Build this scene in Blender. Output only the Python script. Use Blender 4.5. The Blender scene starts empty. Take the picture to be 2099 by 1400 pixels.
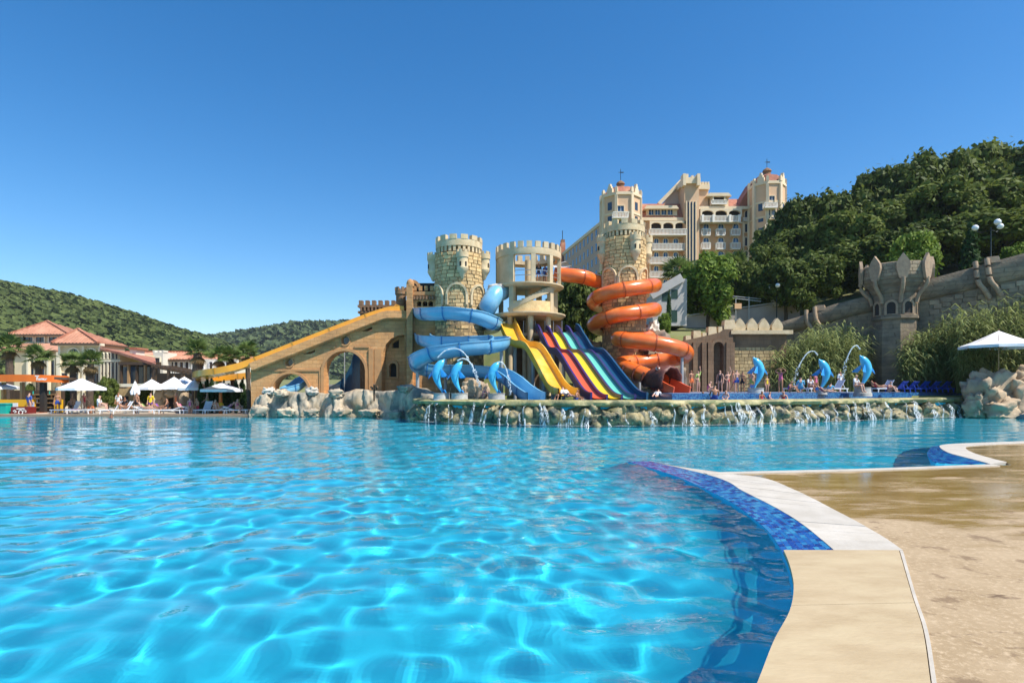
import bpy, math, random
import numpy as np
from mathutils import Vector, Matrix, noise
sc = bpy.context.scene
COL = sc.collection
R = math.radians
random.seed(7)

# ------------------------------------------------------------------ camera, sky, sun, exposure
FPX, HX, HY, EYE = 1166.0, 1049.5, 796.0, 2.2      # focal length in px, vanishing point, eye height
cam = bpy.data.cameras.new('camera'); camo = bpy.data.objects.new('camera', cam); COL.objects.link(camo)
camo.location = (0, 0, EYE); camo.rotation_euler = (math.pi/2, 0, 0)
cam.lens = 20; cam.sensor_width = 36; cam.shift_y = (HY-700)/2099; cam.clip_start = .1; cam.clip_end = 6000
sc.camera = camo
SUN_EL, SUN_AZ = R(54), R(119)
world = bpy.data.worlds.new('World'); sc.world = world; world.use_nodes = True
wn = world.node_tree; bg = wn.nodes['Background']
sky = wn.nodes.new('ShaderNodeTexSky'); sky.sky_type = 'NISHITA'; sky.sun_disc = False
sky.sun_elevation = SUN_EL; sky.sun_rotation = SUN_AZ; sky.air_density = 1.0; sky.dust_density = 0.5; sky.ozone_density = 3.0; sky.altitude = 50
hs = wn.nodes.new('ShaderNodeHueSaturation'); hs.inputs['Saturation'].default_value = 1.36; hs.inputs['Value'].default_value = 1.0
wn.links.new(sky.outputs[0], hs.inputs['Color']); wn.links.new(hs.outputs[0], bg.inputs[0]); bg.inputs[1].default_value = 0.138
sl = bpy.data.lights.new('sun', 'SUN'); sl.energy = 5.0; sl.angle = R(.53); sl.color = (1, .94, .84); sl.cycles.is_caustics_light = True
so = bpy.data.objects.new('sun', sl); COL.objects.link(so); so.location = (40, -20, 60)
SUN = Vector((math.sin(SUN_AZ)*math.cos(SUN_EL), math.cos(SUN_AZ)*math.cos(SUN_EL), math.sin(SUN_EL)))
so.rotation_euler = SUN.to_track_quat('Z', 'Y').to_euler()
sc.view_settings.view_transform = 'Standard'; sc.view_settings.look = 'None'; sc.view_settings.exposure = 0.40; sc.view_settings.gamma = 1
sc.render.engine = 'CYCLES'
sc.cycles.use_denoising = True
sc.cycles.max_bounces = 8; sc.cycles.diffuse_bounces = 3; sc.cycles.glossy_bounces = 3; sc.cycles.transmission_bounces = 5; sc.cycles.transparent_max_bounces = 12
sc.cycles.caustics_reflective = False; sc.cycles.caustics_refractive = True
sc.cycles.sample_clamp_indirect = 6

# ------------------------------------------------------------------ helpers
def P(x, y, d):                       # pixel of the photograph + distance -> world point
    return Vector(((x-HX)/FPX*d, d, EYE+(HY-y)/FPX*d))
def G(x, y, z=0.0):                   # pixel of the photograph on the level plane z
    d = (EYE-z)*FPX/(y-HY); return Vector(((x-HX)/FPX*d, d, z))
def V(*a): return Vector(a)
def sm(a, b, x):
    t = np.clip((np.asarray(x, float)-a)/(b-a), 0, 1); return t*t*(3-2*t)
def crom(pts, n=8, closed=False):     # Catmull-Rom through control points
    p = [Vector(q) for q in pts]; out = []
    N = len(p)
    for i in range(N-1):
        a, b, c, d = p[max(i-1, 0)], p[i], p[i+1], p[min(i+2, N-1)]
        for k in range(n):
            t = k/n
            out.append(.5*((2*b)+(c-a)*t+(2*a-5*b+4*c-d)*t*t+(3*b-a-3*c+d)*t**3))
    out.append(p[-1]); return out
def resample(path, step):
    L = [0]
    for a, b in zip(path, path[1:]): L.append(L[-1]+(b-a).length)
    n = max(2, int(L[-1]/step)); out = []; j = 0
    for i in range(n+1):
        s = L[-1]*i/n
        while j < len(L)-2 and L[j+1] < s: j += 1
        w = (s-L[j])/max(L[j+1]-L[j], 1e-9); out.append(path[j].lerp(path[j+1], w))
    return out

def wloc(o):
    L = Vector((0, 0, 0))
    while o is not None: L += o.location; o = o.parent
    return L
class MB:
    def __init__(s): s.v = []; s.f = []; s.m = []; s.cur = 0; s.X = None
    def add(s, vs, fs, mi=None):
        o = len(s.v)
        if s.X is not None: vs = [s.X @ Vector(q) for q in vs]
        s.v += [tuple(q) for q in vs]; s.f += [tuple(o+i for i in q) for q in fs]
        s.m += [s.cur if mi is None else mi]*len(fs); return s
    BF = [(0, 3, 2, 1), (4, 5, 6, 7), (0, 1, 5, 4), (1, 2, 6, 5), (2, 3, 7, 6), (3, 0, 4, 7)]
    def box(s, c, sz, rz=0, taper=1.0, mi=None):
        hx, hy, hz = sz[0]/2, sz[1]/2, sz[2]/2; c = Vector(c); ca, sa = math.cos(rz), math.sin(rz); vs = []
        for z, k in ((-hz, 1), (hz, taper)):
            for x, y in ((-hx, -hy), (hx, -hy), (hx, hy), (-hx, hy)):
                vs.append(c+Vector((x*k*ca-y*k*sa, x*k*sa+y*k*ca, z)))
        return s.add(vs, s.BF, mi)
    def bar(s, a, b, w, h, up=(0, 0, 1), mi=None):
        a, b = Vector(a), Vector(b); t = (b-a).normalized(); u = Vector(up)
        if abs(t.dot(u)) > .99: u = Vector((0, 1, 0))
        sd = t.cross(u).normalized(); u = sd.cross(t); vs = []
        for q in (a, b):
            for x, y in ((-w/2, -h/2), (w/2, -h/2), (w/2, h/2), (-w/2, h/2)): vs.append(q+sd*x+u*y)
        return s.add(vs, [(0, 1, 2, 3), (7, 6, 5, 4), (0, 4, 5, 1), (1, 5, 6, 2), (2, 6, 7, 3), (3, 7, 4, 0)], mi)
    def frames(s, path, up=(0, 0, 1)):
        fr = []; U = Vector(up)
        for i, q in enumerate(path):
            t = (path[min(i+1, len(path)-1)]-path[max(i-1, 0)]).normalized()
            u = U if abs(t.dot(U)) < .985 else Vector((0, 1, 0))
            sd = t.cross(u).normalized(); fr.append((q, sd, sd.cross(t).normalized()))
        return fr
    def sweep(s, path, sec, closed=True, caps=True, up=(0, 0, 1), scale=None, mi=None):
        path = [Vector(q) for q in path]; n = len(sec); vs = []; fs = []
        for i, (q, sd, u) in enumerate(s.frames(path, up)):
            k = 1 if scale is None else scale[i]
            for a, b in sec: vs.append(q+sd*a*k+u*b*k)
        for i in range(len(path)-1):
            for j in range(n if closed else n-1):
                a, b = i*n+j, i*n+(j+1) % n; fs.append((a, b, b+n, a+n))
        if closed and caps:
            fs.append(tuple(range(n-1, -1, -1))); fs.append(tuple((len(path)-1)*n+j for j in range(n)))
        return s.add(vs, fs, mi)
    def tube(s, path, r, n=8, caps=True, mi=None):
        path = [Vector(q) for q in path]; sc_ = r if isinstance(r, (list, tuple)) else [r]*len(path)
        sec = [(math.cos(2*math.pi*j/n), math.sin(2*math.pi*j/n)) for j in range(n)]
        return s.sweep(path, sec, True, caps, (0, 0, 1), sc_, mi)
    def lathe(s, prof, c=(0, 0, 0), n=24, a0=0, a1=2*math.pi, mi=None, cap=False):
        c = Vector(c); full = abs(a1-a0-2*math.pi) < 1e-6; m = n if full else n+1; vs = []; fs = []
        for k in range(m):
            a = a0+(a1-a0)*k/n
            for r, z in prof: vs.append(c+Vector((r*math.cos(a), r*math.sin(a), z)))
        L = len(prof)
        for k in range(n):
            k2 = (k+1) % m
            for j in range(L-1): fs.append((k*L+j, k2*L+j, k2*L+j+1, k*L+j+1))
        if cap:
            fs.append(tuple(k*L+L-1 for k in range(m))); fs.append(tuple(k*L for k in range(m-1, -1, -1)))
        return s.add(vs, fs, mi)
    def prism(s, poly, z0, z1, mi=None):          # polygon in XY, between two heights
        n = len(poly); vs = [(p[0], p[1], z0) for p in poly]+[(p[0], p[1], z1) for p in poly]
        fs = [tuple(range(n-1, -1, -1)), tuple(range(n, 2*n))]+[(i, (i+1) % n, (i+1) % n+n, i+n) for i in range(n)]
        return s.add(vs, fs, mi)
    def slab(s, poly, y0, y1, mi=None):           # polygon in XZ (seen from the front), between two depths
        n = len(poly); vs = [(p[0], y0, p[1]) for p in poly]+[(p[0], y1, p[1]) for p in poly]
        fs = [tuple(range(n)), tuple(range(2*n-1, n-1, -1))]+[(i, i+n, (i+1) % n+n, (i+1) % n) for i in range(n)]
        return s.add(vs, fs, mi)
    def build(s, name, mats, parent=None, smooth=False, world=True, kind=None):
        if parent is not None and world:
            L = wloc(parent); vs = [(a-L.x, b-L.y, c-L.z) for a, b, c in s.v]
        else: vs = s.v
        me = bpy.data.meshes.new(name); me.from_pydata(vs, [], s.f)
        mats = mats if isinstance(mats, (list, tuple)) else [mats]
        for q in mats: me.materials.append(q)
        if len(mats) > 1: me.polygons.foreach_set('material_index', s.m)
        if smooth: shade(me, smooth if isinstance(smooth, (int, float)) and smooth is not True else 40)
        me.update(); return link(name, me, parent, kind)
def shade(me, ang=40):
    me.polygons.foreach_set('use_smooth', [True]*len(me.polygons))
    if ang < 170: me.set_sharp_from_angle(angle=R(ang))
def link(name, me, parent=None, kind=None):
    o = bpy.data.objects.new(name, me); COL.objects.link(o)
    if parent is not None: o.parent = parent
    if kind: o['kind'] = kind
    return o
def npmesh(name, vs, fs, mats, smooth=False):     # fast mesh from arrays, all faces with equal corner count
    vs = np.asarray(vs, np.float32); fs = np.asarray(fs, np.int32); k = fs.shape[1]
    me = bpy.data.meshes.new(name); me.vertices.add(len(vs)); me.vertices.foreach_set('co', vs.ravel())
    me.loops.add(fs.size); me.loops.foreach_set('vertex_index', fs.ravel())
    me.polygons.add(len(fs)); me.polygons.foreach_set('loop_start', np.arange(0, fs.size, k, dtype=np.int32))
    me.update(calc_edges=True)
    for q in (mats if isinstance(mats, (list, tuple)) else [mats]): me.materials.append(q)
    if smooth: shade(me, 180)
    return me
def tag(o, label=None, cat=None, group=None, kind=None):
    if label: o['label'] = label
    if cat: o['category'] = cat
    if group: o['group'] = group
    if kind: o['kind'] = kind
    return o
def thing(name, label, cat, loc=(0, 0, 0), rz=0, group=None):
    o = bpy.data.objects.new(name, None); COL.objects.link(o); o.location = loc; o.rotation_euler = (0, 0, rz); o.empty_display_size = .3
    return tag(o, label, cat, group)
def dup(o, loc=None, rz=None, label=None, parent=None, scale=None):
    c = o.copy(); COL.objects.link(c)
    if parent is not None: c.parent = parent
    if loc is not None: c.location = loc
    if rz is not None: c.rotation_euler = (0, 0, rz)
    if label: c['label'] = label
    if scale is not None: c.scale = (scale,)*3 if isinstance(scale, (int, float)) else scale
    for ch in list(o.children): dup(ch, parent=c)
    return c
def inst(name, me, loc, rz=0, parent=None, scale=1, rot=None):   # one object that shares a mesh; loc in world unless the parent is rotated
    o = bpy.data.objects.new(name, me); COL.objects.link(o)
    if parent is not None: o.parent = parent; loc = Vector(loc)-wloc(parent)
    o.location = loc; o.rotation_euler = rot if rot is not None else (0, 0, rz)
    o.scale = (scale,)*3 if isinstance(scale, (int, float)) else scale
    return o

# ------------------------------------------------------------------ materials
def mat(name, col, rough=.6, col2=None, scale=3.0, detail=5, bump=0, bscale=None, metal=0, coat=0, rnd=0, contrast=(.35, .65), stretch=None, col3=None, scale3=.3, spec=.5, trans=0, island=False):
    m = bpy.data.materials.new(name); m.use_nodes = True; nt = m.node_tree; b = nt.nodes['Principled BSDF']; N = nt.nodes.new; Lk = nt.links.new
    b.inputs['Roughness'].default_value = rough; b.inputs['Metallic'].default_value = metal; b.inputs['Coat Weight'].default_value = coat; b.inputs['Coat Roughness'].default_value = .15
    b.inputs['Specular IOR Level'].default_value = spec
    tc = N('ShaderNodeNewGeometry'); src = tc.outputs['Position']
    if stretch:
        mp = N('ShaderNodeMapping'); mp.inputs['Scale'].default_value = stretch; Lk(src, mp.inputs['Vector']); src = mp.outputs[0]
    out = None
    def rgb(c):
        n = N('ShaderNodeRGB'); n.outputs[0].default_value = (*c, 1); return n.outputs[0]
    out = rgb(col)
    def ntex(sc_, lo, hi, det=5):
        t = N('ShaderNodeTexNoise'); t.inputs['Scale'].default_value = sc_; t.inputs['Detail'].default_value = det; t.inputs['Roughness'].default_value = .6; Lk(src, t.inputs['Vector'])
        r = N('ShaderNodeMapRange'); r.inputs[1].default_value = lo; r.inputs[2].default_value = hi; Lk(t.outputs[0], r.inputs[0]); return r.outputs[0], t.outputs[0]
    def mix(a, bcol, f):
        n = N('ShaderNodeMix'); n.data_type = 'RGBA'; Lk(a, n.inputs[6]); Lk(bcol, n.inputs[7])
        if isinstance(f, float): n.inputs[0].default_value = f
        else: Lk(f, n.inputs[0])
        return n.outputs[2]
    if col2: out = mix(out, rgb(col2), ntex(scale, *contrast, detail)[0])
    if col3: out = mix(out, rgb(col3), ntex(scale3, .5, .72)[0] if 'mossy' not in name else ntex(scale3, .47, .6)[0])
    if rnd:
        v = N('ShaderNodeObjectInfo').outputs['Random']
        if island:
            ad = N('ShaderNodeMath'); ad.operation = 'ADD'; Lk(v, ad.inputs[0]); Lk(tc.outputs['Random Per Island'], ad.inputs[1])
            fr = N('ShaderNodeMath'); fr.operation = 'FRACT'; Lk(ad.outputs[0], fr.inputs[0]); v = fr.outputs[0]
        mr = N('ShaderNodeMapRange'); mr.inputs[3].default_value = 1-rnd; mr.inputs[4].default_value = 1+rnd; Lk(v, mr.inputs[0])
        h = N('ShaderNodeHueSaturation'); Lk(mr.outputs[0], h.inputs['Value']); Lk(out, h.inputs['Color']); out = h.outputs[0]
    Lk(out, b.inputs['Base Color'])
    if bump:
        t = N('ShaderNodeTexNoise'); t.inputs['Scale'].default_value = bscale or scale*3; t.inputs['Detail'].default_value = 6; Lk(src, t.inputs['Vector'])
        bp = N('ShaderNodeBump'); bp.inputs['Strength'].default_value = min(1, bump); bp.inputs['Distance'].default_value = .05*max(1, bump); Lk(t.outputs[0], bp.inputs['Height']); Lk(bp.outputs[0], b.inputs['Normal'])
    if trans:
        b.inputs['Transmission Weight'].default_value = trans
    return m
def leafmat(name, c1, c2, rough=.5, tl=.35, scale=.6):
    m = bpy.data.materials.new(name); m.use_nodes = True; nt = m.node_tree; b = nt.nodes['Principled BSDF']; N = nt.nodes.new; Lk = nt.links.new
    g = N('ShaderNodeNewGeometry'); oi = N('ShaderNodeObjectInfo'); t = N('ShaderNodeTexNoise'); t.inputs['Scale'].default_value = scale; Lk(g.outputs['Position'], t.inputs['Vector'])
    a = N('ShaderNodeMath'); a.operation = 'ADD'; Lk(g.outputs['Random Per Island'], a.inputs[0]); Lk(t.outputs[0], a.inputs[1])
    a2 = N('ShaderNodeMath'); a2.operation = 'MULTIPLY_ADD'; a2.inputs[1].default_value = .5; Lk(oi.outputs['Random'], a2.inputs[0]); Lk(a.outputs[0], a2.inputs[2])
    r = N('ShaderNodeMapRange'); r.inputs[1].default_value = .35; r.inputs[2].default_value = 1.65; Lk(a2.outputs[0], r.inputs[0])
    mx = N('ShaderNodeMix'); mx.data_type = 'RGBA'; mx.inputs[6].default_value = (*c1, 1); mx.inputs[7].default_value = (*c2, 1); Lk(r.outputs[0], mx.inputs[0])
    Lk(mx.outputs[2], b.inputs['Base Color']); b.inputs['Roughness'].default_value = max(.6, rough); b.inputs['Specular IOR Level'].default_value = .18
    tr = N('ShaderNodeBsdfTranslucent'); Lk(mx.outputs[2], tr.inputs[0]); ms = N('ShaderNodeMixShader'); ms.inputs[0].default_value = tl
    Lk(b.outputs[0], ms.inputs[1]); Lk(tr.outputs[0], ms.inputs[2]); Lk(ms.outputs[0], nt.nodes['Material Output'].inputs[0]); return m
MT = dict(
 sandstone=mat('ochre render', (.62, .30, .105), .85, (.68, .37, .155), 1.2, bump=.35, bscale=9, col3=(.40, .21, .09), scale3=.5),
 sandtrim=mat('ochre trim', (.48, .25, .10), .85, (.40, .21, .09), 2, bump=.3, bscale=12),
 brownstone=mat('brown battlement stone', (.33, .19, .10), .9, (.24, .14, .08), 2, bump=.5, bscale=8),
 block=mat('tower stone', (.72, .51, .25), .9, (.58, .39, .18), 2.5, bump=.5, bscale=14, rnd=.22, island=True, col3=(.40, .28, .15), scale3=.7),
 mortar=mat('dark mortar', (.36, .26, .14), .95, (.26, .18, .10), 5, bump=.4, bscale=20),
 trimstone=mat('pale tower trim', (.67, .53, .33), .9, (.52, .40, .23), 2, bump=.4, bscale=15),
 concrete=mat('beige concrete', (.62, .50, .32), .8, (.50, .39, .24), 1.3, bump=.15, bscale=18),
 graywall=mat('weathered castle render', (.33, .255, .165), .9, (.21, .165, .115), 1.1, bump=.5, bscale=7, col3=(.13, .105, .08), scale3=.6),
 greystone=mat('weathered castle stone', (.36, .28, .18), .9, (.25, .19, .13), 2, bump=.5, bscale=9, rnd=.25, island=True),
 pinkstone=mat('pinkish pinnacle stone', (.42, .30, .19), .9, (.30, .21, .14), 3, bump=.3, bscale=15),
 brownwall=mat('brown wall render', (.27, .17, .095), .9, (.17, .11, .065), .9, bump=.4, bscale=5, stretch=(1, 1, .25)),
 wallstone=mat('yellow walling stone', (.50, .36, .17), .9, (.38, .27, .13), 2, bump=.5, bscale=9, rnd=.25, island=True),
 rock=mat('grey artificial rock', (.56, .46, .33), .9, (.17, .165, .14), .9, bump=1.2, bscale=2.5, contrast=(.40, .60), stretch=(1, 1, .55), col3=(.40, .29, .16), scale3=.6),
 rocktan=mat('tan artificial rock', (.52, .39, .25), .9, (.36, .27, .18), 1.3, bump=1.2, bscale=3),
 rockwhite=mat('white artificial rock', (.74, .68, .58), .9, (.5, .45, .38), 1.5, bump=.8, bscale=4),
 mossrock=mat('mossy wet shaded rock', (.42, .33, .17), .6, (.17, .16, .08), 1.3, bump=1.2, bscale=5, col3=(.05, .058, .045), scale3=1.4, contrast=(.38, .6)),  # moss and wet stain; darkest tone also stands in for recess shade
 cliff=mat('brown cliff', (.30, .23, .16), .9, (.14, .11, .09), .8, bump=1.2, bscale=2),
 bluep=mat('sky blue fibreglass', (.15, .41, .62), .3, (.19, .47, .68), 1.5, coat=.4, col3=(.26, .50, .68), scale3=.8),
 blued=mat('deep blue fibreglass', (.02, .17, .55), .28, (.02, .20, .60), 1.5, coat=.4),
 bluestrip=mat('blue flange', (.03, .20, .48), .4),
 navyp=mat('dark teal blue fibreglass', (.009, .060, .125), .3, (.011, .075, .16), 2, coat=.4),
 purplep=mat('purple blue fibreglass', (.03, .02, .13), .35, coat=.3),
 yellowp=mat('yellow fibreglass', (.80, .46, .04), .3, (.72, .38, .03), 1.5, coat=.4, col3=(.82, .56, .14), scale3=.8),
 lemonp=mat('lemon fibreglass', (.85, .56, .02), .3, coat=.4),
 amberp=mat('amber fibreglass', (.85, .36, .015), .32, (.75, .30, .02), 1.5, coat=.4),
 orangep=mat('orange fibreglass', (.80, .155, .016), .3, (.70, .13, .015), 1.2, coat=.4, col3=(.84, .24, .06), scale3=.8),
 redp=mat('red orange fibreglass', (.80, .12, .04), .3, coat=.4),
 turqp=mat('turquoise fibreglass', (.15, .56, .43), .3, coat=.4),
 snake=mat('brown snake skin', (.20, .07, .045), .5, (.12, .04, .03), 5, bump=.4, bscale=18),
 dolphin=mat('dolphin blue paint', (.05, .42, .72), .3, (.09, .52, .78), 2, coat=.3),
 dolphind=mat('dolphin blue back', (.02, .22, .62), .3, (.04, .34, .70), 2, coat=.3),
 plinth=mat('grey plinth', (.50, .49, .46), .85, (.38, .37, .35), 4, bump=.2),
 white=mat('white paint', (.80, .78, .74), .5),
 whitefab=mat('white canvas', (.82, .81, .80), .9, (.74, .73, .73), 3, bump=.1, bscale=6),
 whitepl=mat('white plastic', (.80, .80, .80), .4),
 bluepl=mat('blue plastic', (.03, .08, .45), .4, (.04, .10, .5), 3),
 paleblue=mat('grey blue fabric', (.35, .42, .58), .8),
 wood=mat('light wood pole', (.42, .27, .13), .6, (.34, .2, .09), 8, stretch=(1, 1, .1)),
 darkwood=mat('dark timber', (.055, .035, .022), .6, (.09, .055, .03), 5, stretch=(1, 1, .2)),
 steel=mat('grey steel', (.35, .35, .36), .4, metal=.7),
 galv=mat('galvanised post', (.42, .43, .43), .5, metal=.3),
 darkmetal=mat('dark green metal', (.02, .03, .028), .45, metal=.4),
 globe=mat('white glass globe', (.82, .82, .80), .2, coat=.6),
 cream=mat('cream render', (.72, .60, .38), .85, (.64, .53, .34), .8, bump=.1, bscale=12),
 creamtrim=mat('pale cream trim', (.78, .70, .52), .8),
 whitewall=mat('white render', (.74, .68, .57), .85, (.66, .61, .52), .8),
 peach=mat('peach render', (.70, .36, .165), .85, (.66, .40, .21), .35, bump=.1),
 palepeach=mat('pale peach render', (.70, .47, .29), .85, (.64, .42, .25), .4, bump=.1),
 pinkwall=mat('dusty pink gable render', (.55, .40, .31), .85, (.5, .36, .28), .5),
 hoteltrim=mat('hotel cream trim', (.77, .63, .43), .75, (.72, .58, .38), 1),
 hotelwhite=mat('white balustrade', (.82, .77, .68), .7),
 rooftile=mat('terracotta tiles', (.42, .16, .09), .8, (.29, .10, .06), 1.6, bump=.4, bscale=8, rnd=.15, col3=(.50, .25, .15), scale3=.5),
 roofpink=mat('weathered terracotta tiles', (.55, .28, .18), .8, (.43, .20, .12), 1.6, bump=.4, bscale=8, rnd=.18, col3=(.62, .34, .22), scale3=.6),
 glass=mat('dark window glass', (.02, .035, .06), .08, (.03, .06, .10), .4, coat=.5),
 glassblue=mat('blue window glass', (.035, .10, .20), .08, (.02, .06, .12), .5, coat=.5),
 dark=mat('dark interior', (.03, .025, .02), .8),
 frame=mat('brown window frame', (.10, .06, .035), .6),
 greenpaint=mat('dark green paint', (.01, .045, .028), .5),
 greywhite=mat('grey white render', (.50, .48, .46), .85, (.42, .40, .38), .6),
 lowwall=mat('pinkish grey wall', (.42, .37, .34), .85, (.34, .30, .28), .5, bump=.2),
 orangeband=mat('orange fascia', (.78, .17, .012), .45, (.70, .14, .012), 1),
 letter=mat('white lettering', (.82, .80, .76), .5),
 teal=mat('teal plastic', (.01, .36, .30), .4),
 maroon=mat('maroon panel', (.16, .012, .012), .45),
 gold=mat('golden yellow panel', (.75, .40, .01), .5),
 bark=mat('bark', (.10, .075, .05), .95, (.06, .045, .03), 4, bump=.6, bscale=10, stretch=(1, 1, .3)),
 palmbark=mat('palm bark', (.13, .09, .06), .95, (.07, .05, .035), 6, bump=.9, bscale=10),
 deadleaf=leafmat('dry palm leaf', (.28, .20, .09), (.18, .12, .05)),
 leafdark=leafmat('dark oak leaves', (.028, .054, .010), (.135, .175, .036)),
 leafmid=leafmat('mid green leaves', (.042, .074, .012), (.175, .215, .045)),
 leafbright=leafmat('bright green leaves', (.08, .15, .018), (.21, .29, .045)),
 leafpalm=leafmat('palm leaves', (.05, .10, .02), (.16, .22, .06), .4),
 leafreed=leafmat('reed leaves', (.09, .13, .035), (.31, .34, .12), .5),
 leafhedge=leafmat('cypress green', (.015, .045, .012), (.06, .11, .03)),
 leafhill=leafmat('hill forest', (.040, .066, .018), (.115, .145, .040), .8, .1, .03),
 leaffar=leafmat('far hill forest', (.040, .065, .030), (.085, .115, .045), .8, .1, .02),
 grass=mat('dry grass', (.16, .19, .05), .95, (.22, .19, .08), .6, bump=.5, bscale=6, col3=(.09, .13, .03), scale3=.2),
 hillside=mat('hill soil', (.05, .08, .02), .95, (.09, .11, .03), .05),
 mulch=mat('brown slope soil', (.20, .14, .08), .95, (.15, .13, .05), 1, bump=.6, bscale=5),
 paving=mat('terracotta paving', (.40, .25, .16), .8, (.34, .21, .13), 1.5),
 palepave=mat('pale paving', (.50, .42, .32), .8, (.44, .37, .28), 1.5),
 foam=mat('white water', (.80, .85, .86), .35, (.62, .74, .76), 4, bump=.4, bscale=8),
 skin1=mat('tanned skin', (.42, .20, .11), .5), skin2=mat('fair skin', (.60, .34, .24), .5), skin3=mat('brown skin', (.27, .12, .065), .5),
 hair1=mat('dark hair', (.018, .011, .008), .5), hair2=mat('brown hair', (.08, .04, .02), .5), hair3=mat('fair hair', (.40, .26, .11), .5),
 c_white=mat('white cloth', (.75, .75, .75), .8), c_black=mat('black cloth', (.015, .015, .02), .7), c_blue=mat('blue cloth', (.03, .08, .35), .7), c_cyan=mat('light blue cloth', (.12, .42, .65), .8),
 c_red=mat('red cloth', (.50, .03, .05), .7), c_pink=mat('pink cloth', (.60, .12, .25), .7), c_yellow=mat('yellow cloth', (.78, .55, .02), .7), c_green=mat('green cloth', (.30, .42, .12), .7), c_purple=mat('violet cloth', (.18, .06, .35), .7), c_orange=mat('orange cloth', (.72, .16, .04), .7),
)

def add_courses(m, w, h, dark, strength):      # faint masonry courses: darker joints and a little relief
    nt = m.node_tree; N = nt.nodes.new; Lk = nt.links.new; b = nt.nodes['Principled BSDF']
    g = N('ShaderNodeNewGeometry'); sp = N('ShaderNodeSeparateXYZ'); Lk(g.outputs['Position'], sp.inputs[0])
    ad = N('ShaderNodeMath'); ad.operation = 'MULTIPLY_ADD'; ad.inputs[1].default_value = .6; Lk(sp.outputs[1], ad.inputs[0]); Lk(sp.outputs[0], ad.inputs[2])
    nz_ = N('ShaderNodeTexNoise'); nz_.inputs['Scale'].default_value = 1.5; Lk(g.outputs['Position'], nz_.inputs['Vector'])
    az = N('ShaderNodeMath'); az.operation = 'MULTIPLY_ADD'; az.inputs[1].default_value = .08; Lk(nz_.outputs[0], az.inputs[0]); Lk(sp.outputs[2], az.inputs[2])
    cb = N('ShaderNodeCombineXYZ'); Lk(ad.outputs[0], cb.inputs[0]); Lk(az.outputs[0], cb.inputs[1])
    br = N('ShaderNodeTexBrick'); br.inputs['Scale'].default_value = 1; br.inputs['Brick Width'].default_value = w; br.inputs['Row Height'].default_value = h; br.inputs['Mortar Size'].default_value = .018; br.inputs['Mortar Smooth'].default_value = .4
    br.inputs['Color1'].default_value = (1, 1, 1, 1); br.inputs['Color2'].default_value = (.82, .80, .78, 1); br.inputs['Mortar'].default_value = (dark, dark, dark, 1); Lk(cb.outputs[0], br.inputs['Vector'])
    src = b.inputs['Base Color'].links[0].from_socket; mx = N('ShaderNodeMix'); mx.data_type = 'RGBA'; mx.blend_type = 'MULTIPLY'; mx.inputs[0].default_value = 1; Lk(src, mx.inputs[6]); Lk(br.outputs['Color'], mx.inputs[7]); Lk(mx.outputs[2], b.inputs['Base Color'])
    bp = N('ShaderNodeBump'); bp.invert = True; bp.inputs['Strength'].default_value = strength; bp.inputs['Distance'].default_value = .03; Lk(br.outputs['Fac'], bp.inputs['Height'])
    if b.inputs['Normal'].links: Lk(b.inputs['Normal'].links[0].from_socket, bp.inputs['Normal'])
    Lk(bp.outputs[0], b.inputs['Normal'])
add_courses(MT['sandstone'], .62, .30, .70, .6); add_courses(MT['brownstone'], .5, .28, .6, .6); add_courses(MT['graywall'], .7, .36, .62, .7); add_courses(MT['brownwall'], .7, .36, .72, .5)
# ------------------------------------------------------------------ the setting: ground, hills, pools, decks
def wall_y(X):        # where the retaining walls stand (distance from the camera)
    return np.interp(X, [-30, -8, 4, 14.5, 24.0, 27.0, 29, 43.6, 60, 140], [60, 60, 54, 51.0, 51.0, 57.5, 57.5, 46.6, 40, 20])
def terrain(X, Y):
    X = np.asarray(X, float); Y = np.asarray(Y, float)
    wy = wall_y(X)
    steep = sm(6, 14, X)                                   # left: soft slope, right: held by the wall
    w = 9*(1-steep)+1.2*steep
    up = sm(0, 1, (Y-wy-.4)/w)
    back = 5.2+.13*np.clip(Y-wy, 0, 200)+.20*np.clip(X-26, 0, 120)
    zc = 1.6+(back-0)*up
    left = sm(-4, -16, X)
    zl = .08+sm(70, 260, Y)*6
    z = zc*(1-left)+zl*left
    mid = sm(-23.5, -22.5, X)*(1-sm(48, 60, Y))*left
    z = np.where((X > -18.6) & (Y < 56) & (left > 0), np.maximum(z, 1.6), z)
    pool = (Y < 45.9) & (X > -90) & (X < 70)
    near = (Y < 36)
    return np.where(pool, -2.6, np.where(near, -2.6, z))
def grow(a, b, f0, f1, fine, g, mx):
    xs = [f0]; s = fine
    while xs[-1] < f1: xs.append(xs[-1]+fine)
    while xs[-1] < b: s = min(s*g, mx); xs.append(xs[-1]+s)
    s = fine
    while xs[0] > a: s = min(s*g, mx); xs.insert(0, xs[0]-s)
    return np.array(xs)
def gridmesh(name, xs, ys, Z, m, smooth=True):
    X, Y = np.meshgrid(xs, ys); nx, ny = len(xs), len(ys); idx = np.arange(nx*ny).reshape(ny, nx)
    fs = np.stack([idx[:-1, :-1].ravel(), idx[:-1, 1:].ravel(), idx[1:, 1:].ravel(), idx[1:, :-1].ravel()], 1)
    return npmesh(name, np.stack([X.ravel(), Y.ravel(), Z.ravel()], 1), fs, m, smooth)
xs = grow(-3000, 3000, -40, 70, 1.0, 1.25, 300); ys = grow(-400, 4000, 36, 70, 1.0, 1.2, 300)
X, Y = np.meshgrid(xs, ys)
Zg = terrain(X, Y)
tag(link('ground', gridmesh('ground', xs, ys, Zg, MT['grass'])), kind='structure')

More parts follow.
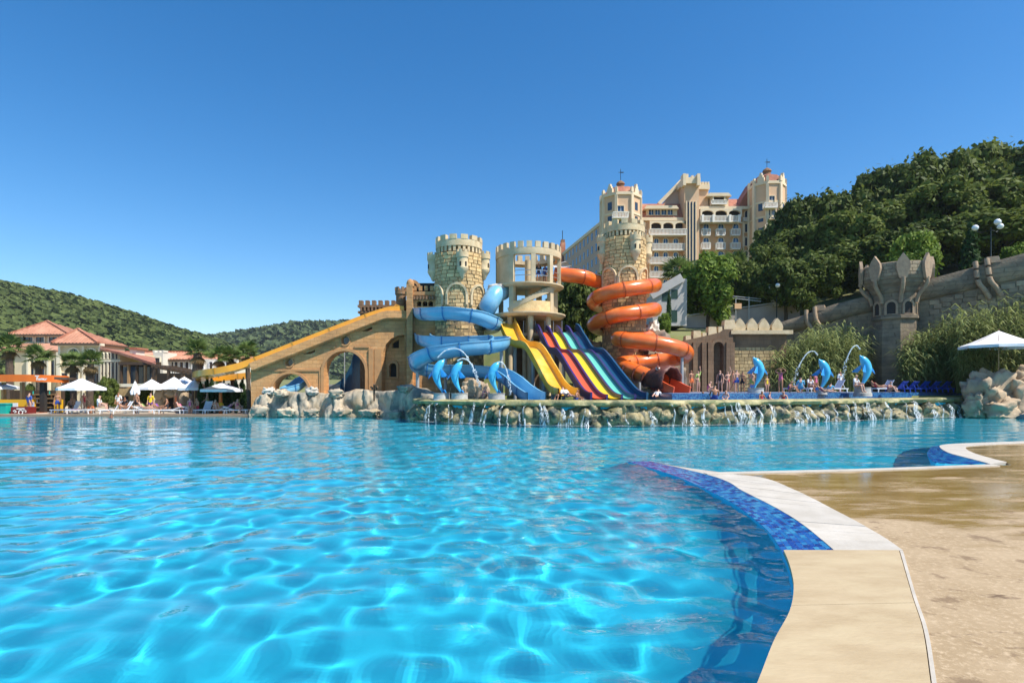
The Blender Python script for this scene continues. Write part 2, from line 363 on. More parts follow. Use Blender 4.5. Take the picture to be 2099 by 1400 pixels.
def hill(name, prof, d, depth, m):       # ridge whose skyline follows prof [(pixel x, pixel y)]
    px = [p[0] for p in prof]; py = [p[1] for p in prof]
    X0 = [(q-HX)/FPX*d for q in px]; H0 = [EYE+(HY-q)/FPX*d for q in py]
    xs = np.linspace(X0[0], X0[-1], 70); us = np.linspace(-1, 1, 44)
    V_ = []
    h = np.interp(xs, X0, H0)
    X, U = np.meshgrid(xs, us); Z = np.cos(np.clip(U, -1, 1)*math.pi/2)**1.0*h[None, :]*np.where(U < 0, 1, 1)
    for i in range(Z.shape[0]):
        for j in range(Z.shape[1]):
            Z[i, j] *= 1+.10*noise.noise(Vector((X[i, j]/70, U[i, j]*depth/70, 3.1)))*(abs(U[i, j]) > .05)
    Z -= 2
    Yy = d+U*depth
    nx, ny = len(xs), len(us); idx = np.arange(nx*ny).reshape(ny, nx)
    fs = np.stack([idx[:-1, :-1].ravel(), idx[:-1, 1:].ravel(), idx[1:, 1:].ravel(), idx[1:, :-1].ravel()], 1)
    me = npmesh(name, np.stack([X.ravel(), Yy.ravel(), Z.ravel()], 1), fs, m, True)
    tag(link(name, me), kind='structure')
    return xs, us, X, Yy, Z
def forest(name, hl, n, size, m, seed, label):
    xs, us, X, Yy, Z = hl; rng = np.random.default_rng(seed); vs = []; 
    k = 15
    i = rng.random(n)*(len(us)/2+3); j = rng.random(n)*(len(xs)-1.01)
    i0 = i.astype(int); j0 = j.astype(int); fi = i-i0; fj = j-j0
    def bil(A): return (A[i0, j0]*(1-fi)*(1-fj)+A[i0+1, j0]*fi*(1-fj)+A[i0, j0+1]*(1-fi)*fj+A[i0+1, j0+1]*fi*fj)
    cx, cy, cz = bil(X), bil(Yy), bil(Z); s = size*(.6+.8*rng.random(n))
    D = rng.normal(size=(n, k, 3)); D /= np.linalg.norm(D, axis=2, keepdims=True)
    C = np.stack([cx, cy, cz+s*.35], 1)[:, None, :]+D*s[:, None, None]*np.array([1, 1, .75])*(.75+.35*rng.random((n, k, 1)))
    nrm = D+.5*rng.normal(size=D.shape); nrm /= np.linalg.norm(nrm, axis=2, keepdims=True)
    a = np.cross(nrm, np.array([.3, .2, .93])); a /= np.linalg.norm(a, axis=2, keepdims=True); b = np.cross(nrm, a)
    q = s[:, None, None]*.52
    vs = np.stack([C-a*q-b*q*.7, C+a*q-b*q*.7, C+a*q*.7+b*q, C-a*q*.7+b*q], 2).reshape(-1, 3)
    fs = np.arange(len(vs)).reshape(-1, 4)
    tag(link(name, npmesh(name, vs, fs, m)), label, 'forest', kind='stuff')
h1 = hill('hill', [(-500, 560), (-250, 560), (-120, 572), (0, 586), (60, 594), (130, 606), (190, 622), (250, 640), (320, 664), (390, 690), (450, 712), (520, 735), (600, 765), (700, 800)], 420, 230, MT['hillside'])
forest('hill_forest', h1, 24000, 2.9, MT['leafhill'], 1, 'dense green forest covering the near hill behind the village')
h2 = hill('far_hill', [(200, 790), (330, 740), (430, 708), (500, 696), (560, 690), (620, 682), (670, 670), (700, 667), (760, 672), (900, 690), (1100, 720), (1300, 760)], 1000, 420, MT['hillside'])
forest('far_hill_forest', h2, 15000, 6.0, MT['leaffar'], 2, 'hazy forest covering the farther low hill')

# --- main pool: floor, walls and water
def flat(name, poly, z, m, kind='structure'):
    b = MB(); b.add([(p[0], p[1], z) for p in poly], [tuple(range(len(poly)))]); return tag(b.build(name, m), kind=kind)
POOLBLUE = mat('pool paint', (.018, .52, .73), .7, (.022, .56, .77), .5, contrast=(.3, .7))
pf = flat('pool_floor', [(-95, -30), (70, -30), (70, 60), (-95, 60)], -1.35, POOLBLUE); pf.cycles.is_caustics_receiver = True
def waves(X, Y, seed=3):
    rng = np.random.default_rng(seed); Z = np.zeros_like(X)
    for n, slope, lo, hi, spread in ((16, .013, 1.3, 3.4, .7), (34, .0190, .36, 1.05, 1.2)):
        for i in range(n):
            lam = lo*(hi/lo)**rng.random(); th = math.pi/2+.2+rng.normal(0, spread); k = 2*math.pi/lam
            fade = 1/(1+(Y/40)**2*(.9/lam))
            Z += slope*lam/(2*math.pi)*fade*np.sin(k*(X*math.cos(th)+Y*math.sin(th))+rng.random()*6.28+.9*np.sin(X*.45+i)+.7*np.sin(Y*.4+2*i))
    return Z
def watermat(name, tint, bumps, bscale):
    m = bpy.data.materials.new(name); m.use_nodes = True; nt = m.node_tree; b = nt.nodes['Principled BSDF']; N = nt.nodes.new; Lk = nt.links.new
    b.inputs['Transmission Weight'].default_value = 1; b.inputs['Roughness'].default_value = 0.0; b.inputs['IOR'].default_value = 1.33; b.inputs['Base Color'].default_value = (*tint, 1)
    if bumps:
        g = N('ShaderNodeNewGeometry'); mp = N('ShaderNodeMapping'); mp.inputs['Scale'].default_value = (.8, 1.5, 1); Lk(g.outputs['Position'], mp.inputs[0])
        t = N('ShaderNodeTexNoise'); t.inputs['Scale'].default_value = bscale; t.inputs['Detail'].default_value = 3; Lk(mp.outputs[0], t.inputs['Vector'])
        bp = N('ShaderNodeBump'); bp.inputs['Strength'].default_value = bumps; bp.inputs['Distance'].default_value = .05; Lk(t.outputs[0], bp.inputs['Height']); Lk(bp.outputs[0], b.inputs['Normal'])
    return m
xs = grow(-95, 60, -6, 4, .065, 1.03, .7); ys = grow(-6, 47, 3, 12, .065, 1.02, .35)
X, Y = np.meshgrid(xs, ys)
wo = link('pool_water', gridmesh('pool_water', xs, ys, waves(X, Y), watermat('pool water', (.80, .97, 1), .13, 2.4)))
wo.cycles.is_caustics_caster = True; tag(wo, kind='structure')

# --- right foreground deck with its curved coping
ZD = .09
def GG(l, z=ZD): return [G(x, y, z) for x, y in l]
edge = GG([(1286, 942), (1371, 966), (1440, 994), (1500, 1024), (1543, 1054), (1577, 1084), (1598, 1113), (1612, 1140), (1622, 1170), (1627, 1204), (1619, 1251), (1587, 1311), (1553, 1397), (1490, 1540), (1420, 1720), (1330, 2000)])
mid_ = GG([(1330, 944), (1466, 977), (1525, 1007), (1585, 1037), (1641, 1071), (1684, 1105), (1710, 1127.5)])
outer = GG([(1442, 968), (1555, 977), (1628, 1003), (1714, 1046), (1800, 1093), (1851, 1127.5)])
outer2 = GG([(1851, 1127.5), (1877, 1217), (1902, 1290), (1920, 1397), (1945, 1560), (1980, 1760), (2030, 2000)])
ec = resample(crom(edge, 8), .05); mc = resample(crom(mid_, 8), .05); oc = resample(crom(outer, 8), .05); o2 = resample(crom(outer2, 8), .05)
far = GG([(1442, 969), (1760, 961.5), (2031, 952)])
# far bank with the second coping
edge2 = GG([(2031, 951), (1992, 940.6), (1945, 928), (1926, 916), (1935, 911), (1985, 908), (2099, 904), (2300, 897)])
e2 = resample(crom(edge2, 8), .12)
in2 = resample(crom(GG([(2064, 947), (2035, 940), (1995, 928), (1979, 918), (1990, 914), (2040, 911), (2110, 908), (2300, 902)]), 8), .12)
DECK = bpy.data.materials.new('wet stone deck'); DECK.use_nodes = True
nt = DECK.node_tree; b = nt.nodes['Principled BSDF']; N = nt.nodes.new; Lk = nt.links.new
g = N('ShaderNodeNewGeometry'); mp = N('ShaderNodeMapping'); mp.inputs['Scale'].default_value = (.35, 1.0, 1); Lk(g.outputs['Position'], mp.inputs[0])
def nz(s, d, vec, rough=.6):
    t = N('ShaderNodeTexNoise'); t.inputs['Scale'].default_value = s; t.inputs['Detail'].default_value = d; t.inputs['Roughness'].default_value = rough; Lk(vec, t.inputs['Vector']); return t.outputs[0]
def ramp(v, a, b_, lo=0, hi=1):
    r = N('ShaderNodeMapRange'); r.inputs[1].default_value = a; r.inputs[2].default_value = b_; r.inputs[3].default_value = lo; r.inputs[4].default_value = hi; Lk(v, r.inputs[0]); return r.outputs[0]
def mixc(a, c, f):
    n = N('ShaderNodeMix'); n.data_type = 'RGBA'
    for q, s_ in ((a, 6), (c, 7)):
        if isinstance(q, tuple): n.inputs[s_].default_value = (*q, 1)
        else: Lk(q, n.inputs[s_])
    Lk(f, n.inputs[0]); return n.outputs[2]
base = mixc((.43, .315, .185), (.33, .23, .12), ramp(nz(1.2, 8, g.outputs['Position']), .35, .7))
base = mixc(base, (.52, .39, .24), ramp(nz(14, 10, g.outputs['Position'], .8), .5, .62))
base = mixc(base, (.20, .13, .07), ramp(nz(26, 8, g.outputs['Position'], .8), .60, .72))
base = mixc(base, (.16, .10, .05), ramp(nz(3.2, 6, mp.outputs[0], .65), .63, .69))
base = mixc(base, (.24, .16, .085), ramp(nz(1.7, 9, g.outputs['Position'], .72), .57, .63))
sepx = N('ShaderNodeSeparateXYZ'); Lk(g.outputs['Position'], sepx.inputs[0])
wetn = nz(.9, 9, mp.outputs[0], .68); ad = N('ShaderNodeMath'); ad.operation = 'ADD'; Lk(wetn, ad.inputs[0]); Lk(ramp(sepx.outputs[1], 6.0, 10.5, -.17, .10), ad.inputs[1])
wet = ramp(ad.outputs[0], .46, .58)
base = mixc(base, mixc((.27, .165, .045), (.38, .26, .11), ramp(nz(2.5, 8, mp.outputs[0], .7), .42, .62)), wet)
Lk(base, b.inputs['Base Color']); Lk(ramp(wet, 0, 1, .75, .09), b.inputs['Roughness'])
bp = N('ShaderNodeBump'); bp.inputs['Distance'].default_value = .012; Lk(ramp(wet, 0, 1, .8, .07), bp.inputs['Strength']); Lk(nz(7, 10, g.outputs['Position'], .7), bp.inputs['Height']); Lk(bp.outputs[0], b.inputs['Normal'])
STONE = mat('honey limestone slab', (.51, .395, .235), .6, (.43, .32, .18), 1.6, bump=.12, bscale=14, stretch=(1, 2.2, 1), col3=(.53, .42, .25), scale3=1.2)
WHITE = mat('white coping stone', (.58, .53, .45), .6, (.49, .44, .36), 2.2, bump=.15, bscale=20, rnd=.06, island=True)
WALLBLUE = mat('pool wall tile', (.05, .47, .76), .5, (.055, .51, .80), 1.5)
poly = [p for p in oc]+[p for p in o2[1:]]+[V(45, o2[-1].y, 0), V(45, far[-1].y, 0), far[-1], far[1]]
bdk = MB(); bdk.prism([(p.x, p.y) for p in poly], -1.4, ZD-.012)
tag(bdk.build('pool_deck', DECK), kind='structure').cycles.is_caustics_receiver = True
def strip_poly(b, A, B, z0, z1):       # ribbon between two polylines of equal length, as a closed solid
    n = len(A); vs = [(p.x, p.y, z1) for p in A]+[(p.x, p.y, z1) for p in B]+[(p.x, p.y, z0) for p in A]+[(p.x, p.y, z0) for p in B]
    fs = []
    for i in range(n-1):
        fs += [(i, i+1, n+i+1, n+i), (2*n+i, 3*n+i, 3*n+i+1, 2*n+i+1), (i, 2*n+i, 2*n+i+1, i+1), (n+i, n+i+1, 3*n+i+1, 3*n+i)]
    fs += [(0, n, 3*n, 2*n), (n-1, 3*n-1, 4*n-1, 2*n-1)]
    return b.add(vs, fs)
def even(path, n):
    L = [0]
    for a, c in zip(path, path[1:]): L.append(L[-1]+(c-a).length)
    out = []
    for i in range(n):
        s = L[-1]*i/(n-1); j = max(0, min(len(L)-2, int(np.searchsorted(L, s))-1)); out.append(path[j].lerp(path[j+1], min(1, max(0, (s-L[j])/max(L[j+1]-L[j], 1e-9)))))
    return out
# where the mosaic stops on the pool edge
cut = min(range(len(ec)), key=lambda i: (ec[i]-GG([(1607, 1128)])[0]).length)
emos = ec[:cut+1]; eslab = ec[cut:]
coping = tag(bpy.data.objects.new('coping', None), kind='structure'); COL.objects.link(coping)
# solid core under everything (pool wall)
core = MB(); strip_poly(core, even(emos, 80), even(oc, 80), -1.4, .02); strip_poly(core, even(eslab, 80), even(o2, 80), -1.4, .02)
tag(core.build('pool_wall', WALLBLUE, coping), kind='structure').cycles.is_caustics_receiver = True
# slope added to soften the pool wall's shadow, from water line to floor
q = MB(); n_ = len(ec); prof_ = [(0, .03), (.05, -.06), (.26, -.42), (.50, -.78), (.82, -1.08), (1.30, -1.27), (1.85, -1.338), (2.3, -1.353)]
for off_, z_ in prof_:
    for i, p in enumerate(ec):
        t_ = (ec[min(i+6, n_-1)]-ec[max(i-6, 0)]).normalized(); w_ = p+Vector((t_.y, -t_.x, 0))*off_; q.v.append((w_.x, w_.y, z_))
q.f = [(r_*n_+i, r_*n_+i+1, (r_+1)*n_+i+1, (r_+1)*n_+i) for r_ in range(len(prof_)-1) for i in range(n_-1)]; q.m = [0]*len(q.f)
o = q.build('soft_shadow_slope', POOLBLUE, coping, smooth=180); o.cycles.is_caustics_receiver = True
# white slabs
n = 17; A = even(mc, n*4+1); B = even(oc, n*4+1)
for i in range(n):
    q = MB(); a = [p.copy() for p in A[i*4:i*4+5]]; c = [p.copy() for p in B[i*4:i*4+5]]
    g0 = .010
    a[0] = a[0].lerp(a[1], g0/max((a[1]-a[0]).length, .02)); c[0] = c[0].lerp(c[1], g0/max((c[1]-c[0]).length, .02))
    strip_poly(q, a, c, .021, ZD+random.uniform(-.002, .003)); q.build('slab', WHITE, coping)
# honey stone slabs
n = 3; A = even(eslab, n*12+1); B = even(o2, n*12+1)
for i in range(n):
    q = MB(); a = [p.copy() for p in A[i*12:i*12+13]]; c = [p.copy() for p in B[i*12:i*12+13]]
    if i: a[0] = a[0].lerp(a[1], .05); c[0] = c[0].lerp(c[1], .05)
    c = [p.lerp(s_, .035) for p, s_ in zip(c, a)]
    strip_poly(q, a, c, .021, ZD+.004); o = q.build('slab', STONE, coping); o.cycles.is_caustics_receiver = True
q = MB(); strip_poly(q, [p.lerp(s_, .027) for p, s_ in zip(B, A)], B, .021, ZD-.004); q.build('joint_strip', WHITE, coping)
# mosaic: rows of small glass tiles sloping from the white stone down to the water
TILES = [mat('mosaic blue %d' % i, c, .18, coat=.3) for i, c in enumerate([(.008, .075, .36), (.012, .13, .44), (.012, .17, .44), (.03, .23, .50), (.008, .05, .26), (.05, .30, .54)])]
GROUT = mat('mosaic grout', (.28, .36, .55), .8)
nl = 74; A = even(emos, nl+1); B = even(mc, nl+1)
base = MB(); strip_poly(base, [V(p.x, p.y, 0) for p in A], [V(p.x, p.y, 0) for p in B], .021, .024)
q = MB(); bed = [[], []]
n_ = len(A); vs = [(p.x, p.y, .026) for p in A]+[(p.x, p.y, ZD-.014) for p in B]; q.add(vs, [(i, i+1, n_+i+1, n_+i) for i in range(n_-1)]); q.build('mosaic_bed', GROUT, coping)
tiles = []
for i in range(nl):
    wdt = ((A[i]+A[i+1])/2-(B[i]+B[i+1])/2).length; ln = (B[i+1]-B[i]).length
    rows = max(2, round(wdt/.075)); subs = max(1, round(ln/.13))
    for s_ in range(subs):
        u0, u1 = (s_+.06)/subs, (s_+.94)/subs
        for r_ in range(rows):
            v0, v1 = (r_+.06)/rows, (r_+.94)/rows
            def pt(u, w_):
                a = A[i].lerp(A[i+1], u); c = B[i].lerp(B[i+1], u); p = a.lerp(c, w_); p.z = .026+(ZD-.014-.026)*w_; return p
            tiles.append([pt(u0, v0), pt(u1, v0), pt(u1, v1), pt(u0, v1)])
tiles.sort(key=lambda t: t[0].y)
def tilebox(b, t, mi=None): b.add([*t]+[p+V(0, 0, .007) for p in t], MB.BF, mi)
rest = MB(); rr = random.Random(5)
for k, t in enumerate(tiles):
    if k < 300:
        o = MB(); tilebox(o, t); o.build('tile', rr.choice(TILES), coping)
    else: tilebox(rest, t, rr.randrange(6))
rest.build('mosaic_tiles', TILES, coping, kind='stuff')
# thin white kerb along the far straight edge
q = MB(); fa = even(far, 30); fb = [p+V(0, -.30, 0) for p in fa]; strip_poly(q, fb, fa, -1.4, ZD+.012); tag(q.build('kerb', WHITE), kind='structure')
# far bank
poly = [V(45, edge2[-1].y, 0)]+[V(45, far[-1].y+.06, 0), V(far[-1].x, far[-1].y+.06, 0)]
bk = MB(); bk.prism([(p.x, p.y) for p in [*in2]]+[(60, in2[-1].y), (60, far[-1].y+.05), (far[-1].x+.6, far[-1].y+.05)], -1.4, ZD-.015)
tag(bk.build('far_bank', DECK), kind='structure')
ob = tag(bpy.data.objects.new('far_coping', None), kind='structure'); COL.objects.link(ob)
q = MB(); A = even(e2, 41); B = even(in2, 41); strip_poly(q, A, B, -1.4, .02); q.build('pool_wall', WALLBLUE, ob)
for i in range(20):
    q = MB(); a = [p.copy() for p in A[i*2:i*2+3]]; c = [p.copy() for p in B[i*2:i*2+3]]; a[0] = a[0].lerp(a[1], .05); c[0] = c[0].lerp(c[1], .05)
    strip_poly(q, a, c, .021, ZD+.004); q.build('slab', WHITE, ob)
m2 = GG([(2022, 952.5), (1928, 951.5), (1905, 941), (1901, 928), (1910, 917)], .0)
A2 = even(resample(crom([V(p.x, p.y, .03) for p in m2], 6), .1), 31); B2 = even([V(p.x, p.y, .07) for p in e2[:int(len(e2)*.40)]], 31)
q = MB(); k0 = len(A2)
for i in range(30):
    for r_ in range(7):
        def pt(u, w_): return A2[i].lerp(A2[i+1], u).lerp(B2[i].lerp(B2[i+1], u), w_)
        tilebox(q, [pt(.05, (r_+.06)/7), pt(.95, (r_+.06)/7), pt(.95, (r_+.94)/7), pt(.05, (r_+.94)/7)], rr.randrange(5))
q.build('mosaic_tiles', TILES, ob, kind='stuff')
q = MB(); q.add([p-V(0, 0, .01) for p in A2]+[p-V(0, 0, .01) for p in B2]+[V(p.x-1.3, p.y-.2, -1.4) for p in A2], [(i, i+1, k0+i+1, k0+i) for i in range(k0-1)]+[(i+1, i, 2*k0+i, 2*k0+i+1) for i in range(k0-1)]); q.build('mosaic_bed', POOLBLUE, ob).cycles.is_caustics_receiver = True  # lower apron sloped outward, added to lighten the shaded edge below the tiles

# --- left deck beyond the pool
q = MB(); q.prism([(-95, 45.9), (-20.5, 45.9), (-20.5, 64), (-95, 64)], -1.4, .12); tag(q.build('left_deck', MT['palepave']), kind='structure')
q = MB(); q.box((-57, 45.62, -.62), (74, .52, 1.52)); tag(q.build('left_kerb', MT['paving']), kind='structure')
# ------------------------------------------------------------------ upper terrace, its pool, rockwork and waterfall
def fbm(v, o=4):
    return sum(noise.noise(v*(2**k)+Vector((k*7.3, 1.7*k, 0)))/2**k for k in range(o))
def boulder_mesh(name, m, seed, e1=.45, e2=.55, n=22, rows=14, amp=.22, freq=1.6, ridge=0.0):
    vs = []; fs = []; so_ = Vector((seed*13.1, seed*5.7, seed*3.3))
    def pw(c, e): return math.copysign(abs(c)**e, c)
    for i in range(rows+1):
        ph = -math.pi/2+math.pi*i/rows
        for j in range(n):
            th = 2*math.pi*j/n
            p = Vector((pw(math.cos(ph), e1)*pw(math.cos(th), e2), pw(math.cos(ph), e1)*pw(math.sin(th), e2), pw(math.sin(ph), e1)))
            q = Vector((p.x, p.y, p.z*(1-.6*ridge)))
            vd, _ = noise.voronoi(q*freq*1.15+so_)
            d = amp*fbm(q*freq+so_)-amp*.55*(1-min(1, (vd[1]-vd[0])*4))+amp*.5*(.45-vd[0])+amp*.25*noise.noise(q*freq*4-so_)
            vs.append(p*(1+d))
    for i in range(rows):
        for j in range(n):
            a, b_ = i*n+j, i*n+(j+1) % n; fs.append((a, b_, b_+n, a+n))
    return npmesh(name, vs, fs, m, True)
foot = crom([V(-7.2, 39.2, 0), V(-5.7, 37.2, 0), V(-1.5, 34.8, 0), V(2.3, 33.4, 0), V(5.7, 32.9, 0), V(11.6, 33.7, 0), V(16.8, 35.6, 0), V(25.4, 39.5, 0), V(33, 43.0, 0), V(38.5, 45.5, 0)], 10)
foot = resample(foot, .25)
def offset(path, d):
    out = []
    for i, p in enumerate(path):
        t = (path[min(i+1, len(path)-1)]-path[max(i-1, 0)]).normalized(); out.append(p+Vector((-t.y, t.x, 0))*d)
    return out
ZU = 1.45
lip = offset(foot, .95)
q = MB(); q.prism([(p.x, p.y) for p in offset(foot, .75)]+[(44, 50), (-8, 50)], -1.4, ZU-.32); tag(q.build('terrace_base', POOLBLUE), kind='structure')
rw = thing('terrace_rockwork', 'long mossy rock weir wall with water spilling into the pool', 'rock wall', (9, 34, 0))
# moss covered rim: swept band with a soft roll, roughened
sec = [(.40, -.34), (.62, -.26), (.66, -.08), (.52, .03), (.05, .06), (-.28, .045), (-.32, -.30), (-.2, -.4)]
q = MB(); q.sweep([p+V(0, 0, ZU) for p in lip], [(a, c) for a, c in sec])
q.v = [tuple(Vector(p)+Vector((0, -1, 0))*max(-.15, .30*fbm(Vector(p)*.9))*(1 if p[2] < ZU+.01 else 0)) for p in q.v]
q.build('rim', mat('pale mossy lip', (.47, .40, .20), .6, (.34, .31, .12), 1.5, bump=.8, bscale=6, col3=(.20, .19, .09), scale3=1.2), rw, smooth=60)
# ragged rock face under the rim: one dense sheet of bulging knobs and recesses
def vor(v):
    d_, p_ = noise.voronoi(v); return d_[0], d_[1]-d_[0], p_[0]
def rockstrip(path, prof, disp, back, name, m, parent):     # prof(s, t) -> (height, outward), disp(p, t) -> outward
    n = len(path); rows = 15; vs = []; sgn = 1
    for i, p in enumerate(path):
        t_ = (path[min(i+1, n-1)]-path[max(i-1, 0)]).normalized(); nn = Vector((t_.y, -t_.x, 0))
        for j in range(rows+4):
            u = min(1, j/rows); z, o = prof(i, u); q_ = Vector((p.x, p.y, z)); dd = disp(q_, u)
            if j > rows: o -= back*(j-rows)/3; dd *= .3; z += .10*fbm(q_*1.3+Vector((0, j*.7, 0)))-.05*(j-rows)
            vs.append(Vector((p.x, p.y, z))+nn*(o+dd)+t_*(.12*fbm(q_*2.1+Vector((9, 3, 1)), 2)))
    R1 = rows+4; q = MB(); q.add(vs, [(i*R1+j, (i+1)*R1+j, (i+1)*R1+j+1, i*R1+j+1) for i in range(n-1) for j in range(R1-1)]); return q.build(name, m, parent, smooth=180)
rr = random.Random(11); nseg = len(foot)
fine = resample(foot, .11)
def kdisp(p, u):
    e_ = Vector((p.x*1.25, p.y*1.25, p.z*1.05)); d1, dc, _ = vor(e_)
    e2_ = e_*2.3; d2, dc2, _ = vor(e2_)
    return 1.05*max(0, .60-d1)-.22+.22*max(0, .5-d2)+.16*fbm(p*1.1)-.16*(1-min(1, dc*4))-.25*max(0, .35-u)
rockstrip(fine, lambda i, u: (-.35+1.62*u, -.25-.42*u**2+.30*math.sin(u*math.pi)), kdisp, .4, 'rock_face', MT['mossrock'], rw)
bms = [boulder_mesh('boulder', MT['mossrock'], s, .8, .85, 18, 12, .45, 1.9) for s in range(6)]
s = 2.0; tot = len(foot)*.25
while s < tot-1:
    i = int(s/.25); p = foot[min(i, nseg-1)]; t = (foot[min(i+1, nseg-1)]-foot[max(i-1, 0)]).normalized(); nn = Vector((-t.y, t.x, 0))
    w = rr.uniform(.22, .55); zc = rr.uniform(.30, .95); hgt = rr.uniform(.16, .34)
    inst('boulder', bms[rr.randrange(6)], p+nn*rr.uniform(.12, .38)+V(0, 0, zc), 0, rw, (w, w*.7, hgt), rot=(rr.uniform(-.5, .5), rr.uniform(-.7, .7), math.atan2(t.y, t.x)+rr.uniform(-.5, .5)))
    s += rr.uniform(.9, 3.6)
# white water running over the rocks
wf = thing('waterfall', 'thin white streams of water falling over the mossy weir into the pool', 'waterfall', (9, 33, 0))
FOAM = bpy.data.materials.new('falling water'); FOAM.use_nodes = True; nt = FOAM.node_tree; b = nt.nodes['Principled BSDF']
b.inputs['Base Color'].default_value = (.85, .90, .92, 1); b.inputs['Roughness'].default_value = .3
N = nt.nodes.new; Lk = nt.links.new
g = N('ShaderNodeNewGeometry'); mp = N('ShaderNodeMapping'); mp.inputs['Scale'].default_value = (6, 6, 1.1); Lk(g.outputs['Position'], mp.inputs[0])
tx = N('ShaderNodeTexNoise'); tx.inputs['Scale'].default_value = 2.2; tx.inputs['Detail'].default_value = 4; Lk(mp.outputs[0], tx.inputs['Vector'])
mr = N('ShaderNodeMapRange'); mr.inputs[1].default_value = .42; mr.inputs[2].default_value = .66; mr.inputs[4].default_value = .72; Lk(tx.outputs[0], mr.inputs[0]); Lk(mr.outputs[0], b.inputs['Alpha'])
def stream(s, w, z1):
    i = max(2, min(int(s/.25), nseg-3)); p = foot[i]; t = (foot[i+1]-foot[i-1]).normalized(); nn = Vector((-t.y, t.x, 0)); q = MB(); vs = []; rows = 8
    for k in range(rows+1):
        u = k/rows; z = z1*(1-u**1.3); o = -.42*u**.6+.22+.06*math.sin(u*9+s)
        for c in (-1, -.33, .33, 1): vs.append(p+nn*(o-.05*(1-c*c))+t*(c*w*(.4+.75*u)+.1*math.sin(u*4+s))+V(0, 0, z))
    q.add(vs, [(k*4+c, k*4+c+1, k*4+c+5, k*4+c+4) for k in range(rows) for c in range(3)]); q.build('stream', FOAM, wf, smooth=180)
rs_ = random.Random(77)
for x in [2.6+k*.62+rs_.uniform(-.3, .3) for k in range(76)]:
    if x > 14 and rs_.random() < .30: continue
    stream(x, rs_.choice((.06, .08, .10, .14, .2, .34)), rs_.uniform(.75, 1.35))
q = MB(); n = nseg; A = []; B = []
for i, p in enumerate(foot):
    t = (foot[min(i+1, n-1)]-foot[max(i-1, 0)]).normalized(); nn = Vector((-t.y, t.x, 0)); w = .10+.30*max(0, fbm(Vector((p.x*1.2, p.y, 5.5)))+.15)
    A.append(p-nn*w+V(0, 0, .02)); B.append(p+nn*.5+V(0, 0, .06))
q.add(A+B, [(i, i+1, n+i+1, n+i) for i in range(n-1)]); q.build('foam_line', FOAM, wf, smooth=180)
# upper pool water
uw = tag(flat('upper_pool_water', [(p.x, p.y) for p in offset(foot, 1.05)]+[(44, 49), (-8, 49)], ZU+.015, watermat('upper pool water', (.8, .95, 1), .12, 3)), kind='structure')
uw.cycles.is_caustics_caster = True
# blue edged deck on the right of the upper pool
BLUEMOSAIC = mat('blue mosaic rim', (.012, .07, .24), .35, (.05, .20, .38), 9, detail=2, contrast=(.45, .55), coat=.3)
seg = [p for p in offset(foot, 3.0) if p.x > 10.2]
q = MB(); q.prism([(p.x, p.y) for p in seg]+[(60, seg[-1].y), (60, 58), (10.2, 58)], ZU-.3, 1.86); tag(q.build('terrace_rim', BLUEMOSAIC), kind='structure')
q = MB(); q.prism([(p.x, p.y) for p in offset(seg, .45)]+[(60, seg[-1].y+.3), (60, 57.9), (10.6, 57.9), (10.6, seg[0].y+.6)], 1.87, 1.885); tag(q.build('terrace_paving', mat('blue grey deck', (.16, .22, .36), .6, (.22, .26, .36), 2)), kind='structure')
q = MB(); q.prism([(35.8, 46.2), (38.2, 41.6), (46, 36.5), (90, 30), (90, 60), (35.8, 60)], -1.4, .35); tag(q.build('right_bank', MT['palepave']), kind='structure')
q = MB(); q.bar(V(35.6, 46.0, -.45), V(38.0, 41.4, -.45), .5, 1.5); q.bar(V(38.0, 41.4, -.45), V(46, 36.2, -.45), .5, 1.5); tag(q.build('right_kerb', mat('grey kerb', (.2, .2, .22), .7)), kind='structure')

# artificial rocks
def rockwall(label, specs, m, cat='rocks', name='rock_wall'):
    c = specs[len(specs)//2]; t = thing(name, label, cat, (c[0], c[1], 0))
    for k, (x, y, z, sx, sy, sz, rz) in enumerate(specs):
        inst('boulder', m[k % len(m)], (x, y, z), rz, t, (sx, sy, sz))
    return t
rk = [boulder_mesh('boulder', MT['rock'], 20+s, .6, .7, 26, 18, .38, 1.7, .4) for s in range(5)]
prof = [(512, 818), (520, 811), (545, 806), (560, 809), (578, 802), (600, 804), (612, 806), (640, 802), (655, 807), (668, 799), (692, 800), (705, 806), (722, 797), (752, 799), (780, 802), (806, 799), (820, 803), (835, 791), (848, 797), (858, 807), (870, 808), (884, 816)]
pth = []
for x in range(512, 890, 2): d = 44.3-5.2*float(sm(770, 884, x))+.25*math.sin(x*.09); pth.append(P(x, 800, d)*1)
hts = [EYE+(HY-float(np.interp(x, [a_ for a_, _ in prof], [b_ for _, b_ in prof])))/FPX*pth[k].y for k, x in enumerate(range(512, 890, 2))]
tr = thing('rock_wall', 'long grey and cream artificial rock wall below the ochre arches', 'rocks', (pth[len(pth)//2].x, 44, 0))
def ldisp(p, u):
    e_ = Vector((p.x*.85, p.y*.85, p.z*.38)); d1, dc, c_ = vor(e_); e2_ = Vector((p.x*2.0, p.y*2.0, p.z*1.1)); d2, dc2, _ = vor(e2_)
    return .75*max(0, .7-d1)-.22*(1-min(1, dc*6))+.24*fbm(p*.8)+.12*max(0, .5-d2)-.07*(1-min(1, dc2*6))-.2
rockstrip(pth, lambda i, u: (-.4+(hts[i]+.4)*u, .15-.45*u**3), ldisp, 1.4, 'rock_face', MT['rock'], tr)
